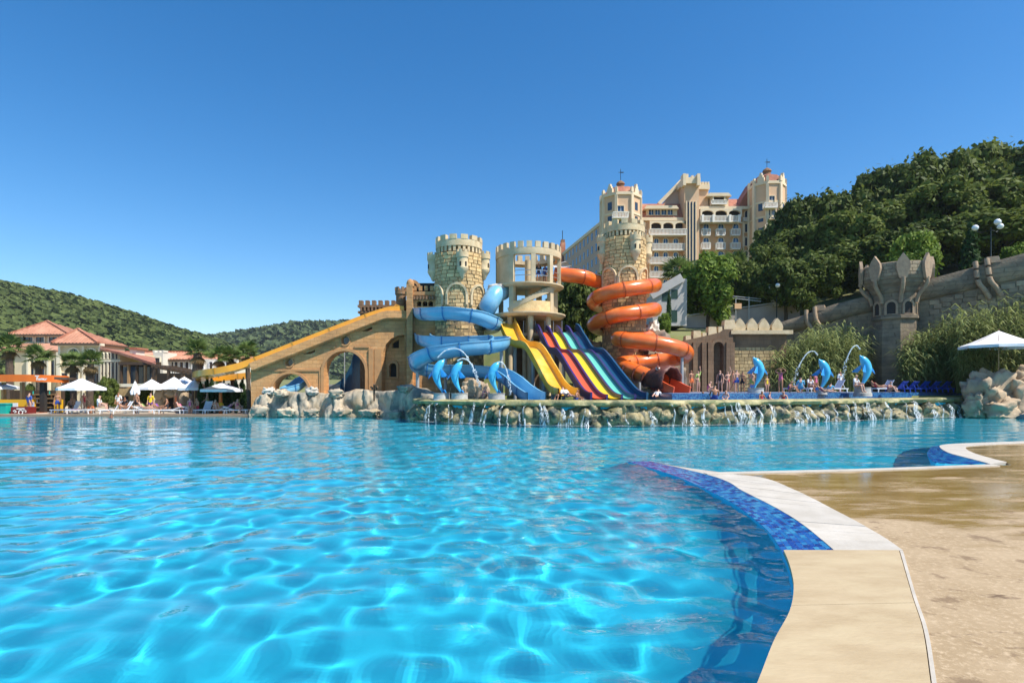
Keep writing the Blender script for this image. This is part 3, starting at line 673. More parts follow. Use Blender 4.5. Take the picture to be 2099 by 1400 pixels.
for x, y, w, h in ((530, 842, 13, 12), (585, 845, 16, 10), (640, 846, 12, 9), (700, 845, 15, 9), (760, 846, 18, 8), (815, 850, 14, 10), (852, 855, 14, 12), (835, 797, 14, 9), (578, 806, 12, 8), (690, 806, 11, 9)):
    d = 43.9-5.2*float(sm(770, 884, x))+(.5 if y < 815 else 0); p = P(x, y, d); inst('boulder', rk[int(x) % 5], p, x, tr, (w/FPX*d, .6, h/FPX*d))
rt = [boulder_mesh('boulder', MT['rocktan'], 40+s, .6, .65, 40, 28, .36, 1.5, .2) for s in range(4)]
d = 43.6
def rb(x, y, w, h, d, dy=0): p = P(x, y, d); return (p.x, d+dy, p.z, w/FPX*d, w/FPX*d*.8, h/FPX*d, random.uniform(-.5, .5))
rockwall('big tan boulders at the right end of the mossy weir', [rb(2025, 815, 42, 45, d), rb(2052, 800, 36, 38, d, .6), rb(2088, 818, 40, 42, d-.3), rb(2000, 830, 24, 26, d-.5), rb(2120, 800, 34, 44, d), rb(2045, 838, 40, 22, d-.8), rb(2160, 812, 34, 44, d)], rt)
wr = [boulder_mesh('boulder', MT['rockwhite'], 60+s, .85, .9, 26, 18, .5, 1.6, .1) for s in range(3)]
rockwall('small cream boulders beside the middle dolphin fountain', [rb(968, 800, 18, 20, 38.5), rb(985, 803, 16, 18, 38.2), rb(952, 806, 8, 12, 38.3)], rt)
rockwall('cream rocks on the wall under the small arch', [rb(553, 803, 13, 8, 44.9), rb(574, 804, 9, 6, 44.9), rb(640, 802, 12, 9, 44.9)], wr)
cl = [boulder_mesh('boulder', MT['cliff'], 80+s, .6, .7, 22, 16, .35, 1.5, .4) for s in range(3)]
rockwall('brown cliff with a white peak behind the orange tube slide', [rb(1320, 745, 45, 42, 49.5), rb(1360, 752, 36, 36, 48.8), rb(1295, 765, 30, 30, 48.6), rb(1385, 775, 22, 30, 48.8), rb(1335, 715, 40, 30, 50.5)], cl)
rockwall('white pointed artificial rock above the third orange loop', [rb(1336, 684, 19, 22, 50.6), rb(1352, 696, 14, 14, 50.2)], wr)
rockwall('white rocks hanging under the third orange loop', [rb(1372, 730, 9, 14, 48.2), rb(1352, 728, 12, 10, 48.4), rb(1330, 716, 22, 4, 47.4)], wr)
rockwall('tan rock beside the snake mouth of the orange tube', [rb(1327, 808, 14, 10, 42.5)], rt, 'rock', 'rock')
rockwall('low tan rocks behind the four lane slide', [rb(1195, 708, 22, 12, 50.5), rb(1225, 712, 16, 10, 50.5), rb(1160, 706, 14, 10, 50.5)], rt)
# ------------------------------------------------------------------ castle towers
def crenel(b, R0, R1, z0, z1, n, frac=.55, a0=0):
    pass
def ringblock(R0, R1, h, ang, n=3):     # one curved block, origin on the tower axis
    q = MB(); vs = []; 
    for k in range(n+1):
        a = -ang/2+ang*k/n
        for r, z in ((R0, 0), (R1, 0), (R1, h), (R0, h)): vs.append((r*math.cos(a), r*math.sin(a), z))
    fs = []
    for k in range(n):
        o = k*4; fs += [(o+1, o+5, o+6, o+2), (o+2, o+6, o+7, o+3), (o+3, o+7, o+4, o), (o, o+4, o+5, o+1)]
    fs += [(0, 1, 2, 3), (n*4+3, n*4+2, n*4+1, n*4)]
    return q.add(vs, fs)
def castle_tower(name, label, cx, d, z0, z1, Rb, turr, arches=True):
    c = P(cx, 0, d); t = thing(name, label, 'tower', (c.x, c.y, z0)); C = (c.x, c.y, 0)
    zr = z1-1.55                                        # underside of the crown
    q = MB(); q.lathe([(Rb*1.04, z0), (Rb*.985, zr), (Rb*.82, zr+.3), (Rb*.82, z1-.55)], C, 40, cap=True); q.build('wall', MT['mortar'], t, smooth=30)
    ch = .295; n = int(2*math.pi*Rb/.52); ang = 2*math.pi/n
    units = []
    for wf_ in (.78, 1.0, 1.3):
        unit = MB(); R1 = Rb+.05; a = ang*wf_*.5-.010; e = .02; vs = []
        for r, k, zi in ((Rb-.05, 1.0, 0), (R1, .90, e)):
            for s_, z in ((-a, zi), (a, zi), (a, ch*.95-zi), (-a, ch*.95-zi)): vs.append((r*math.cos(s_*k), r*math.sin(s_*k), z))
        unit.add(vs, [(4, 5, 6, 7), (0, 1, 5, 4), (1, 2, 6, 5), (2, 3, 7, 6), (3, 0, 4, 7)])
        um = bpy.data.meshes.new('block'); um.from_pydata(unit.v, [], unit.f); um.materials.append(MT['block']); units.append((wf_, unit, um))
    cells = []; rr = random.Random(len(label)); z = z0
    while z < zr-.1:
        aa = rr.uniform(0, 1); end = aa+2*math.pi
        while aa < end-ang*.4:
            un = rr.choice(units); mid = aa+ang*un[0]/2; front = -math.sin(mid)
            cells.append((-(front > -.15), -z, mid, z+rr.uniform(-.012, .012), rr.uniform(-.03, .035), un)); aa += ang*un[0]
        z += ch
    cells.sort(key=lambda q: (q[0], q[1]))
    rest = MB()
    for i, (_, _, aa, z, off, un) in enumerate(cells):
        M_ = Matrix.Translation((c.x+off*math.cos(aa), c.y+off*math.sin(aa), z)) @ Matrix.Rotation(aa, 4, 'Z')
        if i < 290: inst('block', un[2], M_.translation, aa, t)
        else: rest.X = M_; rest.add(un[1].v, un[1].f); rest.X = None
    rest.build('blocks', MT['block'], t, kind='stuff')
    # crown: corbels, parapet ring and merlons
    Rc = Rb*.98; nc = 30
    cb = ringblock(Rc*.8, Rc*.97, .42, .11, 1); cbm = bpy.data.meshes.new('corbel'); cbm.from_pydata(cb.v, [], cb.f); cbm.materials.append(MT['trimstone'])
    for j in range(nc): inst('corbel', cbm, (c.x, c.y, zr+.22), j*2*math.pi/nc, t)
    q = MB(); q.lathe([(Rc*.80, zr+.62), (Rc*.99, zr+.66), (Rc*.99, zr+1.18), (Rc*.80, zr+1.18)], C, 40); q.build('parapet', MT['trimstone'], t, smooth=30)
    mb = ringblock(Rc*.80, Rc*1.0, .38, .30, 3); mm = bpy.data.meshes.new('merlon'); mm.from_pydata(mb.v, [], mb.f); mm.materials.append(MT['trimstone'])
    for j in range(13): inst('merlon', mm, (c.x, c.y, zr+1.182), j*2*math.pi/13+.2, t)
    for az, Rt, zt, zb in turr:                        # bartizan turrets on the wall
        x, y = c.x+(Rb+.14)*math.cos(az), c.y+(Rb+.14)*math.sin(az)
        q = MB(); q.lathe([(.03, zb-.75), (.16, zb-.6), (.2, zb-.45), (Rt*.7, zb-.25), (Rt*.78, zb-.2), (Rt, zb), (Rt*1.03, zb+.12), (Rt*.97, zb+.16), (Rt*.97, zt-.45), (Rt*1.1, zt-.4), (Rt*1.1, zt), (Rt*.8, zt), (Rt*.8, zt-.2)], (x, y, 0), 18)
        tq = q.build('turret', MT['trimstone'], t, smooth=35)
        for k in range(2):
            a = az-.5+k*1.0; q = MB(); q.box((x+Rt*.98*math.cos(a), y+Rt*.98*math.sin(a), zt-.95), (.05, .14, .34), a); q.build('arrow_slit', MT['dark'], tq)
        mb2 = ringblock(Rt*.8, Rt*1.1, .2, .55, 2)
        for j in range(7):
            q = MB(); q.X = Matrix.Translation((x, y, zt+.002)) @ Matrix.Rotation(j*.9, 4, 'Z'); q.add(mb2.v, mb2.f); q.build('merlon', MT['trimstone'], tq)
    if arches:
        for az in [-math.pi/2-.98+k*.98 for k in range(3)]+[-math.pi/2+1.96]:
            zc = zr-3.3; pts = []
            for k in range(15):
                b_ = math.pi*k/14; s_ = .78*math.cos(b_); aa = az+s_/Rb; pts.append(V(c.x+(Rb+.07)*math.cos(aa), c.y+(Rb+.07)*math.sin(aa), zc+.85*math.sin(b_)))
            q = MB(); q.sweep(pts, [(-.09, -.10), (.09, -.10), (.09, .10), (-.09, .10)], up=(math.cos(az), math.sin(az), 0)); q.build('blind_arch', MT['trimstone'], t)
            for s_ in (-1, 1):
                aa = az+s_*.78/Rb; q = MB(); q.box((c.x+(Rb+.07)*math.cos(aa), c.y+(Rb+.07)*math.sin(aa), zc-.42), (.2, .2, .84), aa); q.build('pilaster', MT['trimstone'], t)
    return t
F = -math.pi/2
castle_tower('castle_tower', 'stone castle tower wrapped by the blue spiral slide', 941, 47.6, 1.4, 14.6, 2.0, [(F+.22, .46, 13.05, 11.7), (F-1.42, .46, 13.2, 11.8), (F+1.42, .46, 13.3, 11.9), (F+2.9, .46, 13.3, 11.9)])
castle_tower('castle_tower', 'stone castle tower wrapped by the orange tube slide', 1279, 49.2, 1.4, 16.35, 1.82, [(F+.30, .44, 14.9, 13.5), (F-1.42, .44, 15.1, 13.6), (F+1.5, .44, 15.1, 13.6)])

# round concrete slide platform between the towers
c = P(1083, 0, 48.4); pt_ = thing('slide_platform', 'round open concrete lookout platform with battlements between the two towers', 'platform', (c.x, c.y, 1.4)); C = (c.x, c.y, 0)
def zy(y, d): return EYE+(HY-y)/FPX*d
CON = MT['concrete']; d0 = 48.4
z1, z2, z3, z4 = zy(640, 46), zy(579, 46), zy(521, 46), zy(507, 46)
for nm, z, r, th in (('lower_slab', z1, 3.15, .28), ('middle_slab', z2, 3.0, .24)):
    q = MB(); q.lathe([(0.001, z-th), (r-.25, z-th), (r, z-.1), (r, z), (r-.1, z+.02), (0.001, z+.02)], C, 48); q.build(nm, CON, pt_, smooth=30)
q = MB(); q.lathe([(2.3, z3-.02), (2.78, z3-.02), (2.80, z3+.16), (2.78, z3+.50), (2.5, z3+.50), (2.5, z3+.2)], C, 48); q.build('ring_beam', CON, pt_, smooth=30)
mb = ringblock(2.5, 2.79, .5, .155, 2); mm = bpy.data.meshes.new('merlon'); mm.from_pydata(mb.v, [], mb.f); mm.materials.append(CON)
for j in range(24): inst('merlon', mm, (c.x, c.y, z3+.502), j*2*math.pi/24, pt_)
for a in (F-.55, F+.12, F+.72, F+1.4, F-1.55, F-2.3, F+2.3, F+3.0):
    q = MB(); q.box((c.x+2.62*math.cos(a), c.y+2.62*math.sin(a), (z2+z3)/2), (.30, .36, z3-z2-.05), a); q.build('column', CON, pt_)
# solid wall panel with a doorway on the left of the upper storey
for a0, a1, zz0, zz1 in ((F-1.5, F-.62, z2+.03, z3-.02), (F-2.6, F-1.75, z2+.03, z3-.02), (F+1.95, F+3.0, z2+.03, z3-.9)):
    q = MB(); q.lathe([(2.48, zz0), (2.68, zz0), (2.68, zz1), (2.48, zz1), (2.48, zz0)], C, 14, a0, a1); q.build('curved_wall', CON, pt_, smooth=30)
q = MB(); q.lathe([(2.69, z2+.2), (2.71, z2+.2), (2.71, z2+1.9), (2.69, z2+1.9)], C, 4, F-1.36, F-1.16); q.build('doorway', mat('pale yellow door', (.62, .50, .28), .8), pt_)  # doorway drawn as a pale yellow panel
for r_ in (.55, .95):
    q = MB(); q.lathe([(2.60, z2+r_), (2.64, z2+r_), (2.64, z2+r_+.05), (2.60, z2+r_+.05), (2.60, z2+r_)], C, 30, F-.5, F+1.4); q.build('rail', MT['steel'], pt_)
# middle storey: columns, spiral stair, low parapet wall
for a in (F-.62, F+.85, F+1.75, F-1.7, F+2.7, F-2.6):
    q = MB(); q.box((c.x+2.35*math.cos(a), c.y+2.35*math.sin(a), (z1+z2)/2-.1), (.36, .42, z2-z1-.28), a); q.build('column', CON, pt_)
q = MB(); q.lathe([(2.34, z1+.02), (2.52, z1+.02), (2.52, z1+.95), (2.34, z1+.95), (2.34, z1+.02)], C, 18, F-.55, F+.95); q.build('parapet_wall', MT['block'], pt_, smooth=30)
pts = []
for k in range(17):
    u = k/16; a = F-.75+u*1.75; pts.append(V(c.x+2.1*math.cos(a), c.y+2.1*math.sin(a), z1+.25+u*(z2-z1-.5)))
q = MB(); q.sweep(pts, [(-.45, -.16), (.45, -.16), (.45, .16), (-.45, .16)]); q.build('stair_flight', CON, pt_, smooth=30)
for k in range(1, 17, 1):
    q = MB(); p = pts[k]; a = F-.75+k/16*1.75; q.box(p+V(0, 0, .2), (.9, .22, .12), a); q.build('step', CON, pt_)
q = MB(); q.lathe([(.30, 1.4), (.30, z3)], C, 14); q.build('core_column', CON, pt_, smooth=60)
for a in (F-.75, F+.75, F+2.3, F-2.3, F+.05):
    q = MB(); q.tube([V(c.x+2.3*math.cos(a), c.y+2.3*math.sin(a), 1.4), V(c.x+2.3*math.cos(a), c.y+2.3*math.sin(a), z1-.26)], .24, 12); q.build('support_column', CON, pt_, smooth=50)
# start deck of the open slides, under the round slab
zs = 6.75
q = MB(); q.prism([(-.6, 46.6), (4.2, 46.6), (4.2, 52), (-.6, 52)], zs-.25, zs); q.build('start_deck', CON, pt_)
q = MB(); q.prism([(-.6, 49.5), (4.4, 49.5), (4.4, 50), (-.6, 50)], 1.4, z1-.3); q.build('back_wall', MT['brownwall'], pt_)
for x in (-.4, 1.0, 2.4, 4.0):
    q = MB(); q.box((x, 46.9, (zs-.25+1.3)/2), (.28, .28, zs-.25-1.3)); q.build('deck_post', CON, pt_)
for x in (-.5, .3, .95, 1.9, 2.7, 3.4, 4.1):
    q = MB(); q.tube([V(x, 46.7, zs), V(x, 46.7, zs+1.0)], .03, 6); q.build('rail_post', MT['steel'], pt_)
# white shade sail behind the platform towards the orange tube
ss = MB(); ss.add([P(1130, 543, 50), P(1160, 536, 52), P(1172, 545, 54), P(1140, 552, 51)], [(0, 1, 2, 3)]); o = ss.build('shade_sail', MT['whitefab']); o.modifiers.new('s', 'SOLIDIFY').thickness = .03
tag(o, 'small white shade sail above the start of the orange tube', 'shade sail')

# ------------------------------------------------------------------ water slides
def usec(r, h=.0, th=.05, n=12, lip_=.07, depth=1.0):   # open flume: closed U outline
    out = []; inn = []
    for k in range(n+1):
        a = math.pi+math.pi*k/n; out.append((r*math.cos(a), r*math.sin(a)*depth)); inn.append(((r-th)*math.cos(a), (r*depth-th)/r*r*math.sin(a) if False else (r-th)*math.sin(a)*depth))
    s = [(-r-lip_, h+.04), (-r-lip_, h-.02), (-r, h-.03)]+out+[(r, h-.03), (r+lip_, h-.02), (r+lip_, h+.04), (r-th, h+.04)]+inn[::-1]+[(-r+th, h+.04)]
    return s
def circ(r, n=20): return [(r*math.cos(2*math.pi*k/n), r*math.sin(2*math.pi*k/n)) for k in range(n)]
def flume(name, label, ctrl, sec, m, every, mf, fsec, cat='water slide', smooth=50, up=(0, 0, 1), legs=(), parts=None, flat_end=0):
    path = resample(crom([P(*q) if len(q) == 3 else Vector(q[:3]) for q in ctrl], 12), .18)
    e = path[-1]; t = thing(name, label, cat, (e.x, e.y, 1.4))
    k = max(2, int(round(every/.18))); i = 0; n = len(path)
    while i < n-1:
        j = min(n-1, i+k); 
        if n-1-j < k*.4: j = n-1
        q = MB(); q.sweep(path[i:j+1], sec, up=up); fixed = q
        # use frames of the whole path so that the sections meet
        q = MB(); fr = q.frames(path, up)[i:j+1]; vs = [p+s_*a+u*b_ for p, s_, u in fr for a, b_ in sec]; L = len(sec)
        fs = [(a*L+c_, a*L+(c_+1) % L, (a+1)*L+(c_+1) % L, (a+1)*L+c_) for a in range(len(fr)-1) for c_ in range(L)]
        q.add(vs, fs); o = q.build('slide_section', m, t, smooth=smooth)
        if j < n-1:
            q = MB(); fr2 = [fr[-1]]; p, s_, u = fr[-1]; tt = u.cross(s_).normalized(); vs = [p+tt*w+s_*a+u*b_ for w in (-.045, .045) for a, b_ in fsec]; L = len(fsec)
            q.add(vs, [(c_, (c_+1) % L, L+(c_+1) % L, L+c_) for c_ in range(L)]+[tuple(range(L))[::-1], tuple(range(L, 2*L))] if False else [(c_, (c_+1) % L, L+(c_+1) % L, L+c_) for c_ in range(L)]); q.build('flange', mf, t)
        i = j
    for idx, z0 in legs:
        p = path[int(idx*(n-1))]; q = MB(); q.tube([V(p.x, p.y, z0), V(p.x, p.y, p.z-.35)], .13, 10); q.build('support_post', MT['galv'], t, smooth=60)
    return t, path
bs = usec(.62, .28, .05, 12, .06); bf = usec(.68, .30, .03, 12, .08)
flume('blue_spiral_slide', 'sky blue open spiral water slide winding around the left castle tower', [
 (1012, 612, 47.6), (985, 628, 50.6), (930, 634, 51.2), (880, 634, 49.5), (863, 640, 46.5), (885, 641, 44), (930, 640, 43.2), (975, 647, 43.2), (1008, 661, 44.6), (1012, 668, 47), (985, 674, 50.2), (930, 680, 51), (885, 684, 49.2), (866, 692, 46.4), (884, 698, 44.3), (930, 700, 43.9), (990, 698, 43.9), (1022, 697, 43.2), (1027, 702, 41.4), (1000, 708, 40.3), (945, 713, 39.9), (890, 722, 40.1), (858, 738, 41.2), (862, 752, 42.8), (900, 757, 43), (960, 757, 42.5), (1015, 762, 41.5), (1045, 776, 40.0), (1072, 799, 38.2), (1092, 812, 36.9), (1100, 814.5, 36.1)],
 bs, MT['bluep'], 1.9, MT['bluestrip'], bf, legs=[(.47, 1.2), (.66, 1.2), (.80, 1.2), (.91, 1.2), (.58, 1.2)])
# blue covered start tube with a carved grey head
t = thing('tube_entrance', 'blue tube slide mouth with a grey carved head beside the platform', 'slide entrance', P(1010, 640, 46.6))
q = MB(); q.sweep(resample(crom([P(1030, 597, 47.6), P(1016, 604, 46.6), P(1004, 622, 46.2), P(998, 634, 46.4)], 6), .2), circ(.70, 20), caps=False); q.build('tube', MT['bluep'], t, smooth=60).modifiers.new('s', 'SOLIDIFY').thickness = .05
inst('carved_head', boulder_mesh('carved_head', MT['plinth'], 91, .7, .8, 18, 12, .3, 2), P(1018, 591, 46.7), 0, t, (.75, .5, .32))
# yellow wave slide
ys_ = [(-.62, .42), (-.70, .42), (-.72, -.02), (-.6, -.14), (.6, -.14), (.72, -.02), (.70, .42), (.62, .42), (.58, .0), (.5, -.06), (-.5, -.06), (-.58, .0)]
flume('yellow_slide', 'single yellow open wave slide between the blue flume and the four lane slide', [(1038, 661, 46.6), (1044, 676, 45.4), (1055, 700, 44.0), (1068, 709, 43.2), (1084, 711, 42.4), (1096, 720, 41.7), (1118, 757, 40.2), (1137, 790, 38.7), (1150, 804, 37.4), (1160, 808, 36.6), (1166, 809, 36.0)], ys_, MT['yellowp'], 2.4, MT['yellowp'], [(a*1.03, b_+(.02 if b_ > 0 else -.02)) for a, b_ in ys_], smooth=30, legs=[(.25, 1.2), (.45, 1.2), (.62, 1.2), (.78, 1.2)])
# four lane racer slide
t = thing('racer_slide', 'four lane wave slide in orange, yellow, turquoise and dark blue', 'water slide', (5, 37, 1.4))
LW = .98
def racer(k, d):          # lane boundary k = 0..4, distance d
    top = V(2.25+.92*k-1.84*0, 46.4, 0)
    bot = V(5.05+1.0*k, 36.2, 0)
    return top, bot
prof = [(0, zs+.05), (.06, zs-.05), (.16, 6.0), (.26, 5.15), (.34, 4.95), (.42, 4.85), (.52, 4.3), (.70, 3.0), (.85, 2.0), (.93, 1.68), (1, 1.60)]
pr = crom([V(u, 0, z) for u, z in prof], 6)
lanes = [MT['redp'], MT['lemonp'], MT['turqp'], MT['navyp']]
X0 = [1.95, 2.8, 3.6, 4.4, 5.2]; X1 = [5.05, 6.05, 7.0, 7.85, 8.6]
for k in range(4):
    q = MB(); vs = []
    for p in pr:
        u = p.x; y = 46.4-10.2*u; xa = X0[k]*(1-u)+X1[k]*u; xb = X0[k+1]*(1-u)+X1[k+1]*u; w = xb-xa
        for s_, dz in ((0.04, .02), (.2, -.04), (.5, -.07), (.8, -.04), (.96, .02), (.96, -.12), (.04, -.12)): vs.append((xa+w*s_, y, p.z+dz))
    q.add(vs, [(i*7+j, i*7+(j+1) % 7, (i+1)*7+(j+1) % 7, (i+1)*7+j) for i in range(len(pr)-1) for j in range(7)]); q.build('lane', lanes[k], t, smooth=40)
for k in range(5):
    q = MB(); path = [V(X0[k]*(1-p.x)+X1[k]*p.x, 46.4-10.2*p.x, p.z+.05+(.35*max(0, (.12-p.x)/.12) if p.x < .12 else 0)) for p in pr]
    hgt = .30 if k in (0, 4) else .16
    q.sweep(path, [(-.07, -.22), (.07, -.22), (.07, hgt), (-.07, hgt)]); q.build('side_wall' if k in (0, 4) else 'divider', MT['purplep'] if k < 4 else MT['navyp'], t)
    for u in (.15, .35, .55, .75):
        z = float(np.interp(u, [p[0] for p in prof], [p[1] for p in prof])); q = MB(); q.box((X0[k]*(1-u)+X1[k]*u, 46.4-10.2*u, (z+1.2)/2-.1), (.16, .16, z-1.2-.1)); q.build('support_post', MT['galv'], t)
# orange tube slide with its snake head
R_ = .60
ot, opath = flume('orange_tube_slide', 'closed orange tube slide coiling around the right castle tower', [
 (1138, 563, 48.6), (1160, 564, 48.4), (1195, 568, 48.4), (1225, 577, 49.6), (1270, 583, 52.4), (1315, 585, 52.4), (1341, 585, 50.2), (1336, 586, 47.6), (1305, 590, 46.2), (1262, 597, 46), (1226, 609, 47.2), (1217, 620, 49.2), (1235, 629, 51.8), (1280, 633, 52.9), (1322, 634, 52), (1341, 634, 50), (1336, 636, 47.6), (1305, 640, 46.2), (1262, 647, 46), (1226, 659, 47.2), (1218, 668, 49.2), (1238, 676, 51.6), (1280, 682, 52.3), (1320, 688, 51.2), (1330, 693, 49.4), (1305, 694, 47.4), (1280, 694, 46.4), (1267, 695, 45.2), (1285, 697, 44.1), (1330, 702, 43.6), (1375, 710, 43.6), (1404, 720, 44.4), (1402, 730, 46), (1370, 738, 47.2), (1320, 742, 47.2), (1284, 744, 46.2), (1272, 749, 44.8), (1290, 757, 43.6), (1320, 769, 42.6), (1345, 778, 41.8), (1358, 783, 41.2)],
 circ(R_, 22), MT['orangep'], 2.3, mat('orange flange', (.42, .07, .01), .5), circ(R_+.055, 22), legs=[(.82, 1.4), (.9, 1.4)])
# snake head: opening jaws at the end of the tube
e = opath[-1]; tg = (opath[-1]-opath[-4]).normalized(); tg = Vector((tg.x*1.1, tg.y, -.10)).normalized()
hd = [e-tg*1.3, e-tg*.9, e-tg*.4, e+tg*.1, e+tg*.55, e+tg*.95]
q = MB(); fr = q.frames(hd); vs = []; NN = 20
for i, (p, s_, u) in enumerate(fr):
    k = [.70, .80, .92, .98, 1.0, .98][i]
    for j in range(NN+1):
        a = -.18*math.pi+1.36*math.pi*j/NN; wob = 1+.06*math.sin(j*1.9+i*2)
        vs.append(p+s_*(k*.86*math.cos(a)*wob)+u*(k*math.sin(a)*.95*wob+[0, .05, .1, .1, .14, .12][i]))
q.add(vs, [(i*(NN+1)+j, i*(NN+1)+j+1, (i+1)*(NN+1)+j+1, (i+1)*(NN+1)+j) for i in range(5) for j in range(NN)])
head = q.build('snake_head', [MT['snake']], ot, smooth=60); head.modifiers.new('s', 'SOLIDIFY').thickness = .12
p, s_, u = fr[3]
for sg in (-1, 1):
    ep = p+s_*(.62*sg)+u*.98; q = MB(); q.lathe([(.001, -.17), (.12, -.12), (.17, 0), (.12, .12), (.001, .17)], ep, 14); q.build('eye', MT['white'], head, smooth=90)
    q = MB(); q.lathe([(.001, -.08), (.06, -.05), (.08, 0), (.06, .05), (.001, .08)], ep+V(-.0, -.12, .02)+s_*(.05*sg), 10); q.build('pupil', MT['dark'], head, smooth=90)
    q = MB(); q.tube([p+s_*(.5*sg)+u*1.0, p+s_*(.75*sg)+u*1.12+tg*.1, p+s_*(.85*sg)+u*.95+tg*.3], [.10, .09, .05], 8); q.build('brow', MT['snake'], head, smooth=60)
lo = [e+tg*.0+V(0, 0, -.1), e+tg*.6+V(0, 0, -.22), e+tg*1.3+V(0, 0, -.42), e+tg*1.9+V(0, 0, -.55)]
q = MB(); q.sweep(resample(crom(lo, 5), .15), usec(.78, .35, .08, 12, .05)); q.build('lower_jaw', MT['redp'], ot, smooth=50)
# brown snake belly bands on the last run
for k in range(6):
    i = len(opath)-4-k*5; q = MB(); f = q.frames(opath)[i]; p, s_, u = f; tt = u.cross(s_)
    pts = [p+s_*(.64*math.cos(a))+u*(.64*math.sin(a)) for a in [math.pi*.85+math.pi*1.3*j/12 for j in range(13)]]
    q.sweep(pts, [(-.20, -.03), (.20, -.03), (.20, .03), (-.20, .03)], up=tt); q.build('snake_band', MT['snake'], ot)
# ------------------------------------------------------------------ ochre ramp wall with arches
import mathutils.geometry as mg
def wall_with_holes(b, outer, holes, th, place, mi=None):   # outline and holes in (u, z); place(u, z, depth) -> world
    polys = [[Vector((u, z, 0)) for u, z in outer]]+[[Vector((u, z, 0)) for u, z in h] for h in holes]
    tris = mg.tessellate_polygon(polys); flat_ = [q for p in polys for q in p]; n = len(flat_)
    vs = [place(q.x, q.y, 0) for q in flat_]+[place(q.x, q.y, th) for q in flat_]
    fs = []
    for t in tris:
        a, b_, c = [flat_[i] for i in t]
        t = t if (b_-a).cross(c-a).z > 0 else t[::-1]
        fs.append(tuple(t)); fs.append(tuple(n+i for i in t[::-1]))
    o = 0
    for p in polys:
        k = len(p)
        for i in range(k): a, c = o+i, o+(i+1) % k; fs.append((a, c, c+n, a+n))
        o += k
    return b.add(vs, fs, mi)
def archpoly(cx, hw, z0, zs_, n=14, point=0):     # opening with a round head
    pts = [(cx-hw, z0), (cx+hw, z0)]
    for k in range(n+1): a = math.pi*k/n; pts.append((cx+hw*math.cos(a), zs_+hw*(1+point)*math.sin(a)))
    return pts
D0, D1, XA, XB = 45.2, 47.2, 515.0, 832.0
def rd(x): return D0+(D1-D0)*(x-XA)/(XB-XA)
def rp(x, y): p = P(x, y, rd(x)); return (p.x, p.z)
A0 = P(XA, 0, D0); A1 = P(XB, 0, D1)
def rplace(u, z, dep): 
    s_ = (u-A0.x)/(A1.x-A0.x); y = D0+(D1-D0)*s_; return Vector((u+dep*.09, y+dep, z))
rw_ = thing('ramp_wall', 'long ochre sloping castle wall with arches under the amber slide', 'wall', (A0.x+7, 46, 1.5))
def pxpoly(l): return [rp(x, y) for x, y in l]
def pxarch(cx, hw, yb, ysp, n=14):
    pts = [(cx-hw, yb), (cx+hw, yb)]
    for k in range(n+1): a = math.pi*k/n; pts.append((cx+hw*math.cos(a), ysp-hw*math.sin(a)))
    return pxpoly(pts)
def pxcirc(cx, cy, r, n=16): return pxpoly([(cx+r*math.cos(2*math.pi*k/n), cy-r*math.sin(2*math.pi*k/n)) for k in range(n)])
outer_ = pxpoly([(515, 845), (832, 845), (832, 652), (794, 652), (775, 655), (514, 757)])
holes = [pxarch(707, 42, 808, 762), pxarch(597, 38, 806, 803) if False else pxpoly([(559, 806), (634, 806)]+[(596.5+37.5*math.cos(math.pi*k/14), 806-40*math.sin(math.pi*k/14)) for k in range(1, 14)]),
 pxcirc(593, 743, 8), pxcirc(708, 698, 8.5), pxpoly([(621, 726), (646, 726), (646, 717)]), pxpoly([(741, 679), (763, 679), (763, 669)]),
 pxpoly([(783, 808), (829, 808), (829, 686), (815, 688), (802, 694), (791, 706), (785, 722), (783, 740)])]
q = MB(); wall_with_holes(q, outer_, holes, .9, rplace); q.build('wall', MT['sandstone'], rw_)
# back of the tall recess with a little arched window
q = MB(); wall_with_holes(q, pxpoly([(779, 812), (833, 812), (833, 680), (779, 680)]), [pxarch(799, 7.5, 772, 751), pxpoly([(797, 712), (811, 712), (811, 694), (797, 702)])], .3, lambda u, z, dp: rplace(u, z, dp+.95)); q.build('recess_wall', MT['sandstone'], rw_)
q = MB(); wall_with_holes(q, pxarch(799, 12, 775, 749), [pxarch(799, 7.5, 772, 751)], .14, lambda u, z, dp: rplace(u, z, dp+.80)); q.build('window_surround', MT['sandtrim'], rw_)
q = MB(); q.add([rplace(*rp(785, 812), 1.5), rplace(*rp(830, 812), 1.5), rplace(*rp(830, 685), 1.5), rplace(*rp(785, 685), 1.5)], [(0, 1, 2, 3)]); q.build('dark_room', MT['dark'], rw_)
# arch rings, pilasters and string courses standing proud
def ring(cx, ysp, r0, r1, yb=None, name='arch_ring', rx=1.0):
    pts = [(cx+r1*math.cos(math.pi*k/16), ysp-r1*math.sin(math.pi*k/16)*rx) for k in range(17)]+[(cx-r0*math.cos(math.pi*k/16), ysp-r0*math.sin(math.pi*k/16)*rx) for k in range(17)]
    if yb: pts = [(cx+r1, yb)]+pts[:17]+[(cx-r1, yb), (cx-r0, yb)]+pts[17:]+[(cx+r0, yb)]
    q = MB(); wall_with_holes(q, pxpoly(pts), [], .13, lambda u, z, dp: rplace(u, z, dp-.12)); q.build(name, MT['sandtrim'], rw_)
ring(707, 762, 42.4, 48, 808); ring(596.5, 806, 38, 43, None, rx=40/38)
def rect(x0, y0, x1, y1, pr=.10, nm='string_course', m='sandtrim'):
    q = MB(); wall_with_holes(q, pxpoly([(x0, y1), (x1, y1), (x1, y0), (x0, y0)]), [], pr, lambda u, z, dp: rplace(u, z, dp-pr+.01)); q.build(nm, MT[m], rw_)
